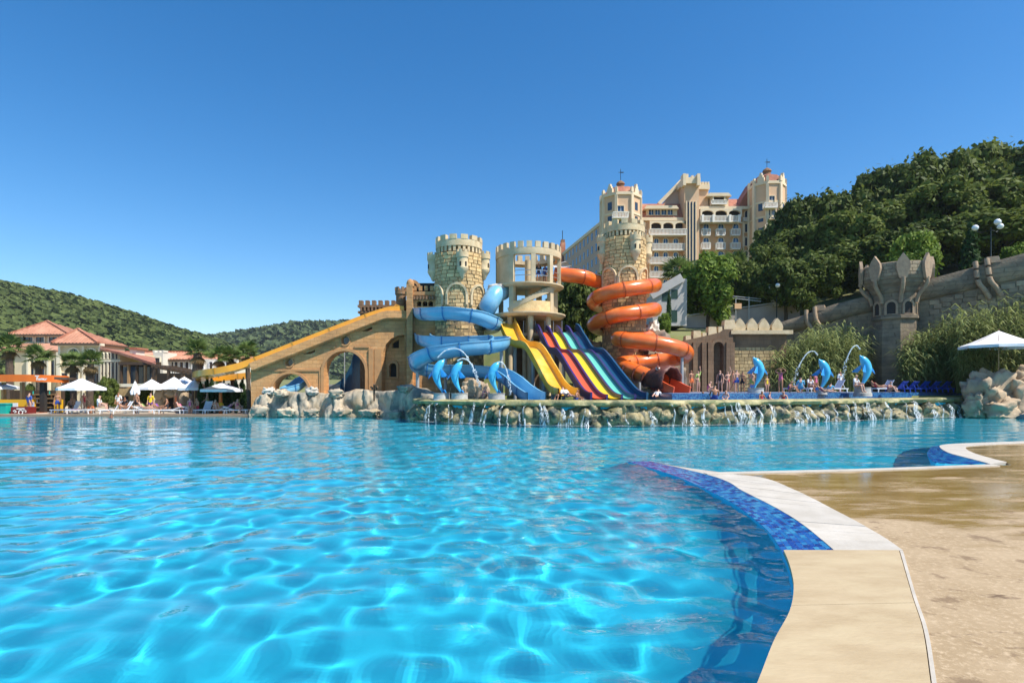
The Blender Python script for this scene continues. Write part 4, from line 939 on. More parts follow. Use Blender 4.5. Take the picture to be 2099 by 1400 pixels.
rect(655, 758, 660.5, 808, .09, 'pilaster'); rect(757, 715, 766, 808, .16, 'pilaster'); rect(532, 757, 655, 761); rect(662, 709, 688, 713); rect(727, 709, 757, 713); rect(768, 715, 782, 812, .06, 'pilaster')
for cx, cy, r in ((593, 743, 8), (708, 698, 8.5)):
    pts = [(cx+(r+3)*math.cos(2*math.pi*k/20), cy-(r+3)*math.sin(2*math.pi*k/20)) for k in range(20)]
    q = MB(); wall_with_holes(q, pxpoly(pts), [pxcirc(cx, cy, r+.3, 20)], .1, lambda u, z, dp: rplace(u, z, dp-.09)); q.build('round_surround', MT['sandtrim'], rw_)
    q = MB(); q.add([rplace(u, z, .5) for u, z in pxcirc(cx, cy, r+1, 20)], [tuple(range(20))]); q.build('pane', MT['glass'], rw_)
# sloping coping that carries the slide
ptsc = [(514, 757.5), (640, 708), (775, 655.5), (794, 651.5), (832, 651)]
pc = [rplace(*rp(x, y-6), .35) for x, y in ptsc]
q = MB(); q.sweep(resample(crom(pc, 8), .4), [(-.75, -.42), (.72, -.42), (.86, -.32), (.86, .26), (-.86, .26)]); q.build('sloping_coping', MT['sandstone'], rw_, smooth=20)
# amber slide on the ramp
ay = [(-.62, .46), (-.72, .46), (-.76, -.04), (.76, -.04), (.72, .46), (.62, .46), (.56, .06), (-.56, .06)]
def rpp(x, y, dep=.35): return tuple(rplace(*rp(x, y), dep))
def at(x, y, d): p = P(x, y, d); return tuple(p)
sl_ = [rpp(826, 640), rpp(800, 641), rpp(780, 646), rpp(740, 660), rpp(640, 699), rpp(540, 738), rpp(505, 751), at(470, 763, 45.2), at(440, 769, 45.4), at(422, 772, 46.2), at(415, 775, 48.2), at(425, 780, 50), at(460, 780, 50.6), at(500, 776, 50.8), at(540, 772, 51), at(575, 770, 51)]
flume('amber_slide', 'long amber slide running down the ochre ramp and turning at the bottom', [(*p, 0) for p in sl_], ay, MT['amberp'], 3.0, mat('amber seam', (.55, .25, .02), .5), [(a*1.04, b_+(.02 if b_ > .2 else -.02)) for a, b_ in ay], smooth=25)
t = thing('slide_start_box', 'amber pitched start box at the top of the ramp slide', 'slide entrance', rplace(*rp(815, 650), .4))
for dy in (-.42, .95):
    q = MB(); pp = [rplace(*rp(x, y), dy+.1) for x, y in ((801, 645), (831, 645), (831, 632), (815, 625), (806, 632))]; q.add(pp, [(0, 1, 2, 3, 4)]); q.build('side_panel', MT['amberp'], t).modifiers.new('s', 'SOLIDIFY').thickness = .06
q = MB(); a = [rplace(*rp(806, 632), -.4), rplace(*rp(815, 625), -.4), rplace(*rp(831, 632), -.4)]; c_ = [p+V(.1, 1.4, 0) for p in a]; q.add(a+c_, [(0, 1, 4, 3), (1, 2, 5, 4)]); q.build('roof', MT['amberp'], t).modifiers.new('s', 'SOLIDIFY').thickness = .05

# brown battlemented building behind the ramp
def battlement(t, x0, x1, y0, y1, d, m, th=.5, mer=9, name='merlon', gap=.45, h=.4):
    a = P(x0, y0, d); b_ = P(x1, y0, d); n = mer; w = (b_.x-a.x)/(n-gap)*(1)
    for k in range(n):
        x = a.x+w*(k+.5*(1-gap)); q = MB(); q.box((x, d, a.z+h/2+.002), (w*(1-gap), th, h)); q.build(name, m, t)
t = thing('battlement_block', 'square brown battlemented block rising behind the ramp wall', 'castle block', P(785, 815, 50))
a, b_ = P(738, 626, 50), P(836, 626, 50)
q = MB(); q.box(((a.x+b_.x)/2, 51, (a.z+1.4)/2), (b_.x-a.x, 2, a.z-1.4)); q.build('wall', MT['brownstone'], t)
q = MB(); q.box(((a.x+b_.x)/2, 50.9, a.z-.62), (b_.x-a.x+.3, 2.2, .18)); q.build('ledge', MT['brownstone'], t)
for k in range(13):
    q = MB(); q.box((a.x+.15+k*(b_.x-a.x-.3)/12, 49.9, a.z-.36), (.16, .3, .32)); q.build('corbel', MT['brownstone'], t)
q = MB(); q.box(((a.x+b_.x)/2, 50.9, a.z-.10), (b_.x-a.x+.3, 2.3, .2)); q.build('parapet', MT['brownstone'], t)
battlement(t, 737, 837, 626, 0, 50, MT['brownstone'], .5, 8)
# corner pillar tower beside the ramp
t = thing('corner_tower', 'square ochre tower at the upper end of the ramp wall', 'tower', P(862, 815, 47.4))
a, b_ = P(834, 0, 46.9), P(898, 0, 46.9); zt = zy(602, 46.9); dz = 46.9
q = MB(); wall_with_holes(q, [(a.x, 1.4), (b_.x, 1.4), (b_.x, zt), (a.x, zt)], [archpoly(P(859, 0, dz).x, .2, zy(628, dz), zy(622, dz)), archpoly(P(871, 0, dz).x, .2, zy(628, dz), zy(622, dz)), archpoly(P(883, 0, dz).x, .2, zy(628, dz), zy(622, dz)), archpoly(P(866, 0, dz).x, .22, zy(770, dz), zy(754, dz))], 3.0, lambda u, z, dp: Vector((u, dz+dp, z))); q.build('wall', MT['sandstone'], t)
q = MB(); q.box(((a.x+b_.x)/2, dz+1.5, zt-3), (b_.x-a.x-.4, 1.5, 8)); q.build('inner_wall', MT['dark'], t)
for y_, nm in ((640, 'string_course'), (602, 'parapet')):
    q = MB(); q.box(((a.x+b_.x)/2, dz+1.45, zy(y_, dz)), (b_.x-a.x+.24, 3.2, .16 if nm != 'parapet' else .30)); q.build(nm, MT['sandtrim'], t)
for k in range(10):
    q = MB(); q.box((a.x+.15+k*(b_.x-a.x-.3)/9, dz-.14, zt-.38), (.14, .3, .3)); q.build('corbel', MT['brownstone'], t)
battlement(t, 848, 900, 597, 0, dz+.1, MT['sandtrim'], .4, 5)
q = MB(); q.box(((P(836, 0, dz).x+P(847, 0, dz).x)/2, dz-.2, (zy(585, dz)+1.4)/2), (.5, .6, zy(585, dz)-1.4)); q.build('pilaster', MT['sandstone'], t)
q = MB(); cx_ = P(842, 0, dz).x; q.lathe([(.001, .34), (.24, .2), (.32, 0), (.32, -.3)], (cx_, dz-.2, zy(581, dz)), 14); q.build('pilaster_cap', MT['sandtrim'], t, smooth=60)
q = MB(); pts = [P(846+14*math.sin(k*math.pi/2/8), 594-17*math.cos(k*math.pi/2/8), dz+.1) for k in range(9)]; q.sweep(pts, [(-.12, -.12), (.12, -.12), (.12, .12), (-.12, .12)], up=(0, 1, 0)); q.build('curved_brace', MT['sandtrim'], t)
x_ = P(822, 0, 47.8); q = MB(); q.lathe([(.05, zy(648, 47.8)), (.35, zy(640, 47.8)), (.42, zy(625, 47.8)), (.42, zy(606, 47.8)), (.5, zy(604, 47.8)), (.5, zy(596, 47.8)), (.3, zy(596, 47.8))], (x_.x, 47.8, 0), 16); tu = q.build('turret', MT['brownstone'], t, smooth=35)
for k in range(6):
    q = MB(); q.box((x_.x+.42*math.cos(k*1.05), 47.8+.42*math.sin(k*1.05), zy(596, 47.8)+.13), (.16, .22, .26), k*1.05); q.build('merlon', MT['brownstone'], tu)
q = MB(); q.box((P(905, 0, 47.4).x, 48.0, zy(715, 47.4)), (1.2, 1.5, 10)); q.build('side_wall', MT['sandstone'], t)

# big blue half pipe behind the arches
t = thing('blue_half_pipe', 'dark blue curved ramp slide seen through the large arch', 'water slide', P(705, 815, 50))
pp = crom([V(0, 0, 0), V(1.2, 0, .15), V(2.2, 0, .8), V(2.9, 0, 2.0), V(3.3, 0, 3.3), V(4.0, 0, 3.7), V(6.5, 0, 3.75)], 5)
o_ = P(652, 780, 50.5); q = MB(); vs = []
for p in pp: 
    for y in (0, 4): vs.append((o_.x+p.x, 50.5+y, o_.z+p.z-.6))
q.add(vs, [(i*2, i*2+2, i*2+3, i*2+1) for i in range(len(pp)-1)]); o = q.build('curved_deck', MT['bluep'], t, smooth=60); o.modifiers.new('s', 'SOLIDIFY').thickness = .12
q = MB(); vs = [(o_.x+p.x, 50.45, o_.z+p.z-.6) for p in pp]+[(o_.x+p.x, 50.45, 1.5) for p in pp]; n = len(pp); q.add(vs, [(i, n+i, n+i+1, i+1) for i in range(n-1)]); q.build('side_panel', MT['navyp'], t).modifiers.new('s', 'SOLIDIFY').thickness = .08
for x in (1.0, 2.4, 4.0, 5.2):
    q = MB(); q.tube([V(o_.x+x, 50.3, 1.5), V(o_.x+x, 50.3, 5.8)], .05, 8); q.build('post', MT['galv'], t)
q = MB(); q.tube([V(o_.x+3.4, 50.3, 5.8), V(o_.x+6.3, 50.3, 5.8)], .04, 8); q.build('rail', MT['white'], t)
q = MB(); q.box((o_.x+.6, 49.9, 1.9), (3.0, .2, 1.3)); q.build('skirt', MT['greywhite'], t)
flume('blue_run_out', 'short blue slide end curling out of the small arch', [(640, 772, 49), (622, 780, 47.6), (605, 792, 46.2), (585, 799, 45.4), (575, 801, 45.2)], usec(.5, .22, .05, 10, .05), MT['bluep'], 1.6, MT['bluestrip'], usec(.54, .24, .03, 10, .06))
# ------------------------------------------------------------------ the hotel on the hill
DH = 130.0
hotel = thing('hotel', 'large peach and cream castle hotel with red roofs on the hill', 'hotel', (P(1420, 0, DH).x, DH, 17))
def hx(x, d=DH): return (x-HX)/FPX*d
def hbox(name, m, x0, y0, x1, y1, df, depth, parent=None, taper=1):   # pixel rectangle at front distance df
    a, b_ = P(x0, y1, df), P(x1, y0, df); q = MB(); q.box(((a.x+b_.x)/2, df+depth/2, (a.z+b_.z)/2), (b_.x-a.x, depth, b_.z-a.z), taper=taper); return q.build(name, MT[m], parent or hotel)
def hpoly(name, m, pts, df, depth, parent=None, holes=()):
    q = MB(); wall_with_holes(q, [(P(x, y, df).x, P(x, y, df).z) for x, y in pts], [[(P(x, y, df).x, P(x, y, df).z) for x, y in h] for h in holes], depth, lambda u, z, dp: Vector((u, df+dp, z))); return q.build(name, MT[m], parent or hotel)
def aw(x0, y0, x1, y1, n=10):             # arch headed pixel outline
    r = (x1-x0)/2; cx = (x0+x1)/2; return [(x0, y1), (x1, y1)]+[(cx+r*math.cos(math.pi*k/n), y0+r-r*math.sin(math.pi*k/n)) for k in range(n+1)]
def hwin(x0, y0, x1, y1, df=DH, arch=True, m='glassblue', fr='hoteltrim', t_=1.6):
    out = aw(x0-t_, y0-t_, x1+t_, y1+t_*.6) if arch else [(x0-t_, y1+t_), (x1+t_, y1+t_), (x1+t_, y0-t_), (x0-t_, y0-t_)]
    inn = aw(x0, y0, x1, y1) if arch else [(x0, y1), (x1, y1), (x1, y0), (x0, y0)]
    w = hpoly('window', fr, out, df-.28, .30, None, [inn])
    p = hpoly('pane', m, inn, df-.06, .07, w)
    bar_ = hpoly('glazing_bar', 'white', [((x0+x1)/2-.35, y1), ((x0+x1)/2+.35, y1), ((x0+x1)/2+.35, y0+.3), ((x0+x1)/2-.35, y0+.3)], df-.10, .04, w)
    return w
def fixsub(): pass
def hbal(x0, y0, x1, y1, df=DH, pr=1.4, posts=True, m='hotelwhite'):
    s_ = hbox('balcony', m, x0, y1-2.2, x1, y1, df-pr, pr+.02)
    a, b_ = P(x0, y0, df-pr), P(x1, y0, df-pr); zt = a.z; zb = P(0, y1-2.2, df-pr).z
    q = MB(); q.box(((a.x+b_.x)/2, df-pr+.1, zt-.07), (b_.x-a.x+.1, .22, .14)); q.build('rail', MT[m], s_)
    n = max(3, int((b_.x-a.x)/.30)); q = MB()
    for k in range(n+1): q.box((a.x+(b_.x-a.x)*k/n, df-pr+.1, (zt+zb)/2-.05), (.14, .14, zt-zb-.12))
    for x in (a.x, b_.x):
        for k in range(1, 4): q.box((x, df-pr+.1+k*(pr-.1)/4, (zt+zb)/2-.05), (.12, .14, zt-zb-.12))
        q.box((x, df-pr/2+.05, zt-.07), (.16, pr-.25, .14))
    q.build('balusters', MT[m], s_)
    return s_
# main blocks
hbox('left_block', 'palepeach', 1306, 450, 1412, 700, DH, 18)
hbox('right_block', 'peach', 1430, 424, 1545, 700, DH, 18)
hpoly('left_reveal', 'peach', [(1333, 700), (1404, 700), (1404, 484), (1333, 484)], DH-.15, .2)
# receding left wing
A_, B_ = P(1238, 0, 133), P(1150, 0, 168); zt = zy(452, 133)
wv = B_-A_; wl = wv.length; wd = wv.normalized(); wn_ = Vector((wd.y, -wd.x, 0)); wn_ = wn_ if wn_.y < 0 else -wn_
def wing(u, z, o): p = A_+wd*u-wn_*o; return Vector((p.x, p.y, z))
q = MB(); wall_with_holes(q, [(0, 14), (wl, 14), (wl, zt), (0, zt)], [], 8, wing); q.build('wing_wall', MT['pinkwall'], hotel)
q = MB(); wall_with_holes(q, [(0, zt-.5), (wl, zt-.5), (wl, zt+.3), (0, zt+.3)], [], 8.6, lambda u, z, o: wing(u, z, o-.3)); q.build('wing_cornice', MT['hoteltrim'], hotel)
for k in range(11):
    u = 2+k*wl/11.5
    for f in range(6):
        z = zt-2.6-f*3.3; q = MB(); wall_with_holes(q, [(u, z), (u+1.1, z), (u+1.1, z+1.8), (u, z+1.8)], [], .12, lambda a, b_, o: wing(a, b_, o-.06)); q.build('wing_window', MT['glass'], hotel)
    q = MB(); q.box(wing(u+.5, zt+.8, 2), (1.2, 1.2, 1.2)); q.build('wing_merlon', MT['hoteltrim'], hotel)
for u in (6, 14, 22, 30):
    q = MB(); wall_with_holes(q, [(u, zt-14), (u+5, zt-14), (u+5, zt-13), (u, zt-13)], [], 1.2, lambda a, b_, o: wing(a, b_, o-1.2)); q.build('wing_balcony', MT['hotelwhite'], hotel)
hbox('far_turret', 'rooftile', 1149, 497, 1159, 560, 166, 3)
hbox('far_turret_cap', 'brownstone', 1150, 491, 1158, 497, 166.4, 2)
q = MB(); q.tube([P(1153, 491, 167), P(1153, 473, 167)], .10, 6); q.build('weather_vane', MT['darkmetal'], hotel)
# octagonal corner towers
def oct_tower(cx, df, Rm, ytop, ybot, cap, yb_roof):
    c = Vector((hx(cx, df), df, 0)); zt = zy(ytop, df); zb = zy(ybot, df)
    a0 = math.pi/8
    q = MB(); q.lathe([(Rm, zb), (Rm, zt)], c, 8, a0, a0+2*math.pi, cap=True); q.build('tower_wall', MT['palepeach'], hotel)
    for z, k, h in ((zt-.1, 1.07, .7), (zy(ytop+38, df), 1.03, .5), (zy(ytop+68, df), 1.03, .5)):
        q = MB(); q.lathe([(Rm*.9, z), (Rm*k, z+.1), (Rm*k, z+h), (Rm*.9, z+h)], c, 8, a0, a0+2*math.pi); q.build('cornice', MT['hoteltrim'], hotel)
    for k in range(8):
        a = a0+k*math.pi/4; x, y = c.x+Rm*math.cos(a), c.y+Rm*math.sin(a); q = MB(); q.box((x, y, (zt+zb)/2), (.6, .6, zt-zb), a); q.build('corner_pilaster', MT['hoteltrim'], hotel)
        q = MB(); q.box((x, y, zt+1.0), (.6, .6, .9), a); q.box((x, y, zt+1.55), (.4, .4, .4), a); q.build('corner_finial', MT['hoteltrim'], hotel)
    zr = zy(yb_roof, df)
    q = MB(); q.lathe([(Rm*.95, zt+.6), (Rm*.74, zt+.6+(zr-zt)*.55), (.95, zr)], c, 8, a0, a0+2*math.pi, cap=True); rf = q.build('tower_roof', MT['rooftile'], hotel)
    q = MB(); q.lathe([(.8, zr), (.8, zr+.7), (1.0, zr+.8), (.85, zr+1.2), (.3, zr+1.6), (.05, zr+1.7)], c, 12); q.build('cupola', MT['brownstone'], rf)
    q = MB(); q.tube([V(c.x, c.y, zr+1.6), V(c.x, c.y, zy(cap, df))], .06, 6); q.bar(V(c.x-.1, c.y, zy(cap+7, df)), V(c.x+.7, c.y, zy(cap+7, df)), .06, .22); q.bar(V(c.x-.5, c.y, zy(cap+7, df)), V(c.x, c.y, zy(cap+7, df)), .06, .08); q.build('weather_vane', MT['darkmetal'], rf)
    for k in range(4):                       # gabled parapets
        a = F+k*math.pi/2+math.pi/4; nn = Vector((math.cos(a), math.sin(a), 0)); sd = Vector((-nn.y, nn.x, 0)); q = MB(); vs = []
        for o in (.93*Rm-.45, .93*Rm+.15):
            for s_, z in ((-1.6, 0), (1.6, 0), (1.6, 1.7), (1.0, 1.7), (1.0, 2.6), (.5, 2.6), (.5, 3.4), (-.5, 3.4), (-.5, 2.6), (-1.0, 2.6), (-1.0, 1.7), (-1.6, 1.7)): vs.append(V(c.x, c.y, zt+.55+z*.62)+nn*o+sd*s_*.45)
        n = 12; q.add(vs, [tuple(range(n)), tuple(range(2*n-1, n-1, -1))]+[(i, i+n, (i+1) % n+n, (i+1) % n) for i in range(n)]); q.build('gable', MT['hoteltrim'], hotel)
    return c
oct_tower(1272, 128, 4.45, 412, 700, 347, 386)
oct_tower(1572, 128, 3.75, 388, 700, 326, 360)
f1 = 128-4.45*.924-.02; f2 = 128-3.75*.924-.02
hwin(1266, 422, 1279, 434, f1, False); hbal(1257, 434, 1288, 447, f1, 1.5); hwin(1267, 452, 1276, 460, f1, False, 'glass'); hwin(1262, 470, 1281, 480, f1, False, 'glass')
hwin(1577, 402, 1588, 415, f2, False, 'glass'); hbal(1568, 415, 1594, 426, f2, 1.3); hwin(1571, 430, 1579, 448, f2, False, 'glass'); hwin(1583, 430, 1590, 448, f2, False, 'glass')
for f in range(3): hwin(1570, 462+f*29, 1581, 478+f*29, f2, False, 'glass')
def side_win(c, Rm, ang, ya, yb, df, w=1.1):
    a = F+ang; nn = Vector((math.cos(a), math.sin(a), 0)); sd = Vector((-nn.y, nn.x, 0)); z0, z1 = zy(yb, df), zy(ya, df)
    q = MB(); o = c+nn*(Rm*.924+.03); q.add([V(o.x, o.y, 0)+sd*s_+V(0, 0, z) for s_, z in ((-w/2, z0), (w/2, z0), (w/2, z1), (-w/2, z1))], [(0, 1, 2, 3)]); ob_ = q.build('window', MT['glass'], hotel); ob_.modifiers.new('s', 'SOLIDIFY').thickness = .1
for cxx, Rm in ((1272, 4.45), (1572, 3.75)):
    c = Vector((hx(cxx, 128), 128, 0))
    for ang in (-math.pi/4, math.pi/4):
        for ya, yb in ((424, 440), (452, 462), (474, 486)): side_win(c, Rm, ang, ya, yb, 128)
# left section: arcade, balconies and rows of windows
hwin(1312, 457, 1321, 472, DH, True, 'glass'); hbal(1309, 471, 1325, 481, DH, .8)
def arcade(x0, x1, y0, y1, n, df):
    w = (x1-x0)/n; holes = [aw(x0+k*w+1.5, y0+1.5, x0+(k+1)*w-1.5, y1, 10) if False else [(x0+k*w+2, y1), (x0+(k+1)*w-2, y1)]+[(x0+(k+.5)*w+(w/2-2)*math.cos(math.pi*j/10), y0+7-5.5*math.sin(math.pi*j/10)) for j in range(11)] for k in range(n)]
    hpoly('arcade', 'hoteltrim', [(x0-1, y1+1), (x1+1, y1+1), (x1+1, y0-2), (x0-1, y0-2)], df-1.5, .5, None, holes)
    hpoly('arcade_shade_back', 'dark', [(x0, y1), (x1, y1), (x1, y0), (x0, y0)], df-.05, .1)  # near-black sheet stands in for the shade inside the loggia
arcade(1333, 1407, 455, 470, 3, DH); hbal(1332, 469, 1408, 482, DH, 2.0)
for r_, (y0, y1, b0, b1) in enumerate(((489, 500, 499, 513), (517, 529, 527, 541), (545, 557, 556, 569), (573, 585, 584, 597))):
    for x in (1341, 1360, 1381): hwin(x, y0, x+9, y1, DH-.15)
    hbal(1333, b0, 1405, b1, DH, 1.5)
for x in (1332.5, 1406):
    hbox('pilaster', 'hoteltrim', x-1.6, 484, x+1.6, 640, DH-.5, .6)
hbox('cornice', 'hoteltrim', 1306, 446, 1410, 452, DH-.9, 1.2)
# left mansard roof with a wide dormer
q = MB(); a, b_ = P(1308, 447, DH-.6), P(1410, 447, DH-.6); zt2 = zy(420, DH)
q.add([V(a.x, a.y, a.z), V(b_.x, a.y, a.z), V(b_.x, a.y+2.5, zt2+.8), V(a.x, a.y+2.5, zt2+.8), V(b_.x, a.y+17, zt2), V(a.x, a.y+17, zt2)], [(0, 1, 2, 3), (3, 2, 4, 5)]); q.build('mansard_roof', MT['rooftile'], hotel)
dm = hbox('dormer', 'hoteltrim', 1325, 424, 1388, 447, DH-.2, 5)
hpoly('dormer_roof', 'hoteltrim', [(1320, 428), (1392, 428), (1387, 421.5), (1326, 421.5)], DH-1.2, 6.5)
for k in range(4): hwin(1330+k*13, 428, 1340+k*13, 441, DH-.2, False, 'glass', t_=.8)
# central stair tower with tall lancets and the big sloping gable behind
hbox('central_tower', 'palepeach', 1403, 372, 1433, 700, DH-1.5, 9)
for k in range(3): hpoly('lancet', 'glass', aw(1409.5+k*6.4, 414, 1413.5+k*6.4, 560), DH-1.62, .1)
for k in range(4): hbox('mullion', 'hoteltrim', 1406.6+k*6.4, 412, 1408.6+k*6.4, 560, DH-1.9, .5)
hbox('tower_parapet', 'hoteltrim', 1400, 364, 1436, 376, DH-2.2, 10)
for x in (1402, 1409, 1420, 1428, 1433): hbox('merlon', 'hoteltrim', x-2.2, 357 if x in (1409, 1433) else 360, x+2.2, 364.2, DH-2.1, 1.2)
for x in (1401, 1430): hbox('bartizan', 'hoteltrim', x-.5, 356, x+5.5, 380, DH-2.8, 2)
hbox('side_parapet', 'hoteltrim', 1433, 378, 1455, 388, DH-.5, 6)
for k in range(4): hbox('merlon', 'hoteltrim', 1434+k*5.6, 373, 1437.4+k*5.6, 378.2, DH-.4, .9)
hbox('side_block', 'palepeach', 1433, 388, 1452, 430, DH, 6)
hpoly('big_gable', 'pinkwall', [(1352, 425), (1404, 425), (1404, 369), (1398, 369)], DH+3, 8)
q = MB(); q.bar(P(1350, 419, DH+2.8), P(1401, 367, DH+2.8), .8, .8); q.build('gable_coping', MT['hoteltrim'], hotel)
# right section
q = MB(); a, b_ = P(1433, 426, DH-.8), P(1545, 426, DH-.8); zt2 = zy(393, DH)
q.add([V(a.x, a.y, a.z), V(b_.x, a.y, a.z), V(b_.x-1, a.y+6, zt2), V(a.x, a.y+6, zt2), V(b_.x-1, a.y+17, zt2), V(a.x, a.y+17, zt2)], [(0, 1, 2, 3), (3, 2, 4, 5)]); q.build('mansard_roof', MT['rooftile'], hotel)
hpoly('link_roof', 'rooftile', [(1512, 425), (1552, 425), (1552, 368), (1546, 368)], DH-.4, 5)
hbox('cornice', 'hoteltrim', 1433, 423, 1545, 429, DH-1.1, 1.4)
hpoly('dormer_roof', 'hoteltrim', [(1448, 402), (1500, 402), (1494, 395.5), (1455, 395.5)], DH-1.4, 6)
hbox('dormer', 'hoteltrim', 1456, 402, 1493, 424, DH-.4, 4); hbox('dormer_opening', 'dark', 1463, 403, 1486, 412, DH-.45, .1); hbal(1459, 410, 1490, 419, DH-.4, 1.0)
for x in (1462, 1486): hbox('dormer_post', 'hoteltrim', x-1.2, 401, x+1.2, 412, DH-1.2, .3)
arcade(1437, 1520, 430, 444, 3, DH); hbal(1437, 442, 1518, 455, DH, 2.0)
for x in (1441, 1463, 1497, 1516): hbox('balcony_pier', 'hotelwhite', x-2.2, 440, x+2.2, 455.5, DH-2.3, .5)
hwin(1527, 432, 1537, 447, DH, True, 'glass'); hbal(1524, 446, 1541, 453, DH, .7)
for r_, (y0, y1, b0, b1) in enumerate(((459, 471, 469, 483), (487, 499, 497, 511), (515, 527, 525, 539), (543, 555, 553, 567))):
    for x in (1442, 1472.5, 1503): hwin(x, y0, x+11, y1, DH); hbal(x-3, b0, x+14.5, b1, DH, 1.3)
    hwin(1527, y0, 1537, y1+5, DH, False, 'glass')
for x in (1433.5, 1524): hbox('pilaster', 'hoteltrim', x-1.4, 455, x+1.4, 640, DH-.4, .5)
hbox('band', 'hoteltrim', 1433, 455, 1545, 458, DH-.3, .4)
# ------------------------------------------------------------------ vegetation builders
def leafcloud(rng, n, lumps, size, squash=.8, shell=.55):   # leaf quads around lumps [(x,y,z,r)]
    L = np.array(lumps); w = L[:, 3]**2; k = rng.choice(len(L), n, p=w/w.sum())
    D = rng.normal(size=(n, 3)); D /= np.linalg.norm(D, axis=1, keepdims=True)
    rad = L[k, 3]*(shell+(1.08-shell)*rng.random(n)**.6)*np.where(rng.random(n) < .3, .6+1.0*rng.random(n), 1)
    C = L[k, :3]+D*rad[:, None]*np.array([1, 1, squash])
    nr = D*.9+rng.normal(size=(n, 3))*.55+np.array([0, 0, .35]); nr /= np.linalg.norm(nr, axis=1, keepdims=True)
    a = np.cross(nr, rng.normal(size=(n, 3))); a /= np.linalg.norm(a, axis=1, keepdims=True); b_ = np.cross(nr, a)
    s = size*(.55+.9*rng.random(n))[:, None]
    return np.stack([C-a*s*.9, C-b_*s*.5, C+a*s, C+b_*s*.5], 1).reshape(-1, 3)
def crown_mesh(name, seed, m, n=6000, size=.055, nl=26, low=.28):      # unit crown: height 1, radius about .45, base at z=low
    rng = np.random.default_rng(seed); lumps = []
    for _ in range(nl):
        z = low+.08+(.88-low)*rng.random()**.85; rr_ = .36*math.sqrt(max(.05, 1-((z-.58)/.46)**2)); a = rng.random()*6.28; r = rr_*math.sqrt(rng.random())*1.05
        lumps.append((r*math.cos(a), r*math.sin(a), z, .07+.09*rng.random()))
    vs = leafcloud(rng, n, lumps, size); return npmesh(name, vs, np.arange(len(vs)).reshape(-1, 4), m)
def trunk_mesh(name, seed, m):
    rr = random.Random(seed); q = MB(); p = [V(0, 0, -.05), V(.01, 0, .15), V(.02*rr.uniform(-1, 1), .02, .35), V(.03*rr.uniform(-1, 1), 0, .6), V(0, 0, .8)]
    q.tube(p, [.034, .026, .02, .013, .006], 8)
    for k in range(7):
        z = rr.uniform(.28, .62); a = rr.uniform(0, 6.28); l = rr.uniform(.2, .34); q.tube([V(0, 0, z), V(l*.5*math.cos(a), l*.5*math.sin(a), z+.09), V(l*math.cos(a), l*math.sin(a), z+.2)], [.013, .008, .003], 5)
    me = bpy.data.meshes.new(name); me.from_pydata(q.v, [], q.f); me.materials.append(m); shade(me, 60); return me
CROWN = {}
for key, m, n_, sz, low in (('dark', 'leafdark', 13000, .036, .22), ('mid', 'leafmid', 13000, .036, .22), ('bright', 'leafbright', 10000, .034, .10)):
    CROWN[key] = [crown_mesh('crown', hash_, MT[m], n_, sz, 46, low) for hash_ in range(3)]
TR = [trunk_mesh('trunk', s, MT['bark']) for s in range(3)]
def tree(name, label, x, ytop, d, wpx, kind='dark', group=None, zb=None, k=0):
    p = P(x, ytop, d); z0 = float(terrain(p.x, d)) if zb is None else zb; H = max(2.5, (p.z-z0)*.955); W = wpx/FPX*d/.86
    t = thing(name, label, 'tree', (p.x, d, z0-.15), (k*2.4) % 6.28, group)
    c = bpy.data.objects.new('crown', CROWN[kind][k % 3]); COL.objects.link(c); c.parent = t; c.scale = (W, W, H/.97)
    s_ = bpy.data.objects.new('trunk', TR[k % 3]); COL.objects.link(s_); s_.parent = t; s_.scale = (max(W, H*.5),)*2+(H,)
    return t
k = 0
rows = [ # (x, top y, distance, width) back rows first
 (97, 'dark', 'highest back row', [(1588, 455, 90), (1640, 412, 100), (1700, 400, 110), (1752, 392, 100), (1806, 352, 120), (1868, 334, 120), (1935, 314, 130), (2005, 303, 130), (2075, 306, 130), (2150, 296, 140)]),
 (84, 'mid', 'middle row', [(1578, 505, 90), (1632, 470, 110), (1690, 452, 110), (1745, 440, 120), (1805, 415, 120), (1868, 398, 130), (1935, 378, 140), (2010, 372, 140), (2090, 365, 150)]),
 (72, 'dark', 'front row', [(1560, 548, 80), (1610, 530, 100), (1665, 520, 110), (1722, 505, 110), (1782, 490, 120), (1845, 470, 120), (1915, 455, 130), (1985, 440, 140), (2060, 432, 140), (2135, 425, 150)])]
side = ['leftmost', 'second from the left', 'third from the left', 'fourth from the left', 'fifth from the left', 'sixth from the left', 'seventh from the left', 'eighth from the left', 'ninth from the left', 'rightmost']
for d, kd, row, lst in rows:
    for i, (x, y, w) in enumerate(lst):
        k += 1; dd = d+3*math.sin(k*1.7)
        tree('broadleaf_tree', 'dark green tree on the right hillside, %s in the %s' % (side[i] if i < len(lst)-1 else side[-1], row), x, y, dd, w*1.05, kd if k % 4 else ('mid' if kd == 'dark' else 'dark'), 'trees on the right hillside', k=k)
tree('broadleaf_tree', 'round bright green tree between the grey building and the woods', 1452, 518, 70, 125, 'bright', k=1, zb=8.8)
tree('broadleaf_tree', 'dark tree at the right of the round bright green tree', 1522, 540, 76, 80, 'dark', k=2)
tree('broadleaf_tree', 'dark bushy tree between the platform and the orange slide tower', 1184, 562, 60, 90, 'dark', k=3, zb=5.2)
tree('broadleaf_tree', 'small dark tree behind the slide platform', 1140, 600, 62, 60, 'dark', k=4, zb=5.2)
tree('shrub', 'pale green shrub above the wall tower with leaf pinnacles', 1872, 478, 56, 90, 'bright', k=5, zb=10)
tree('shrub', 'yellow green shrub behind the wall at the far right', 2082, 498, 55, 60, 'bright', k=6, zb=11.5)
tree('shrub', 'dark shrub beneath the hotel beside the orange slide tower', 1222, 560, 80, 60, 'dark', k=7)
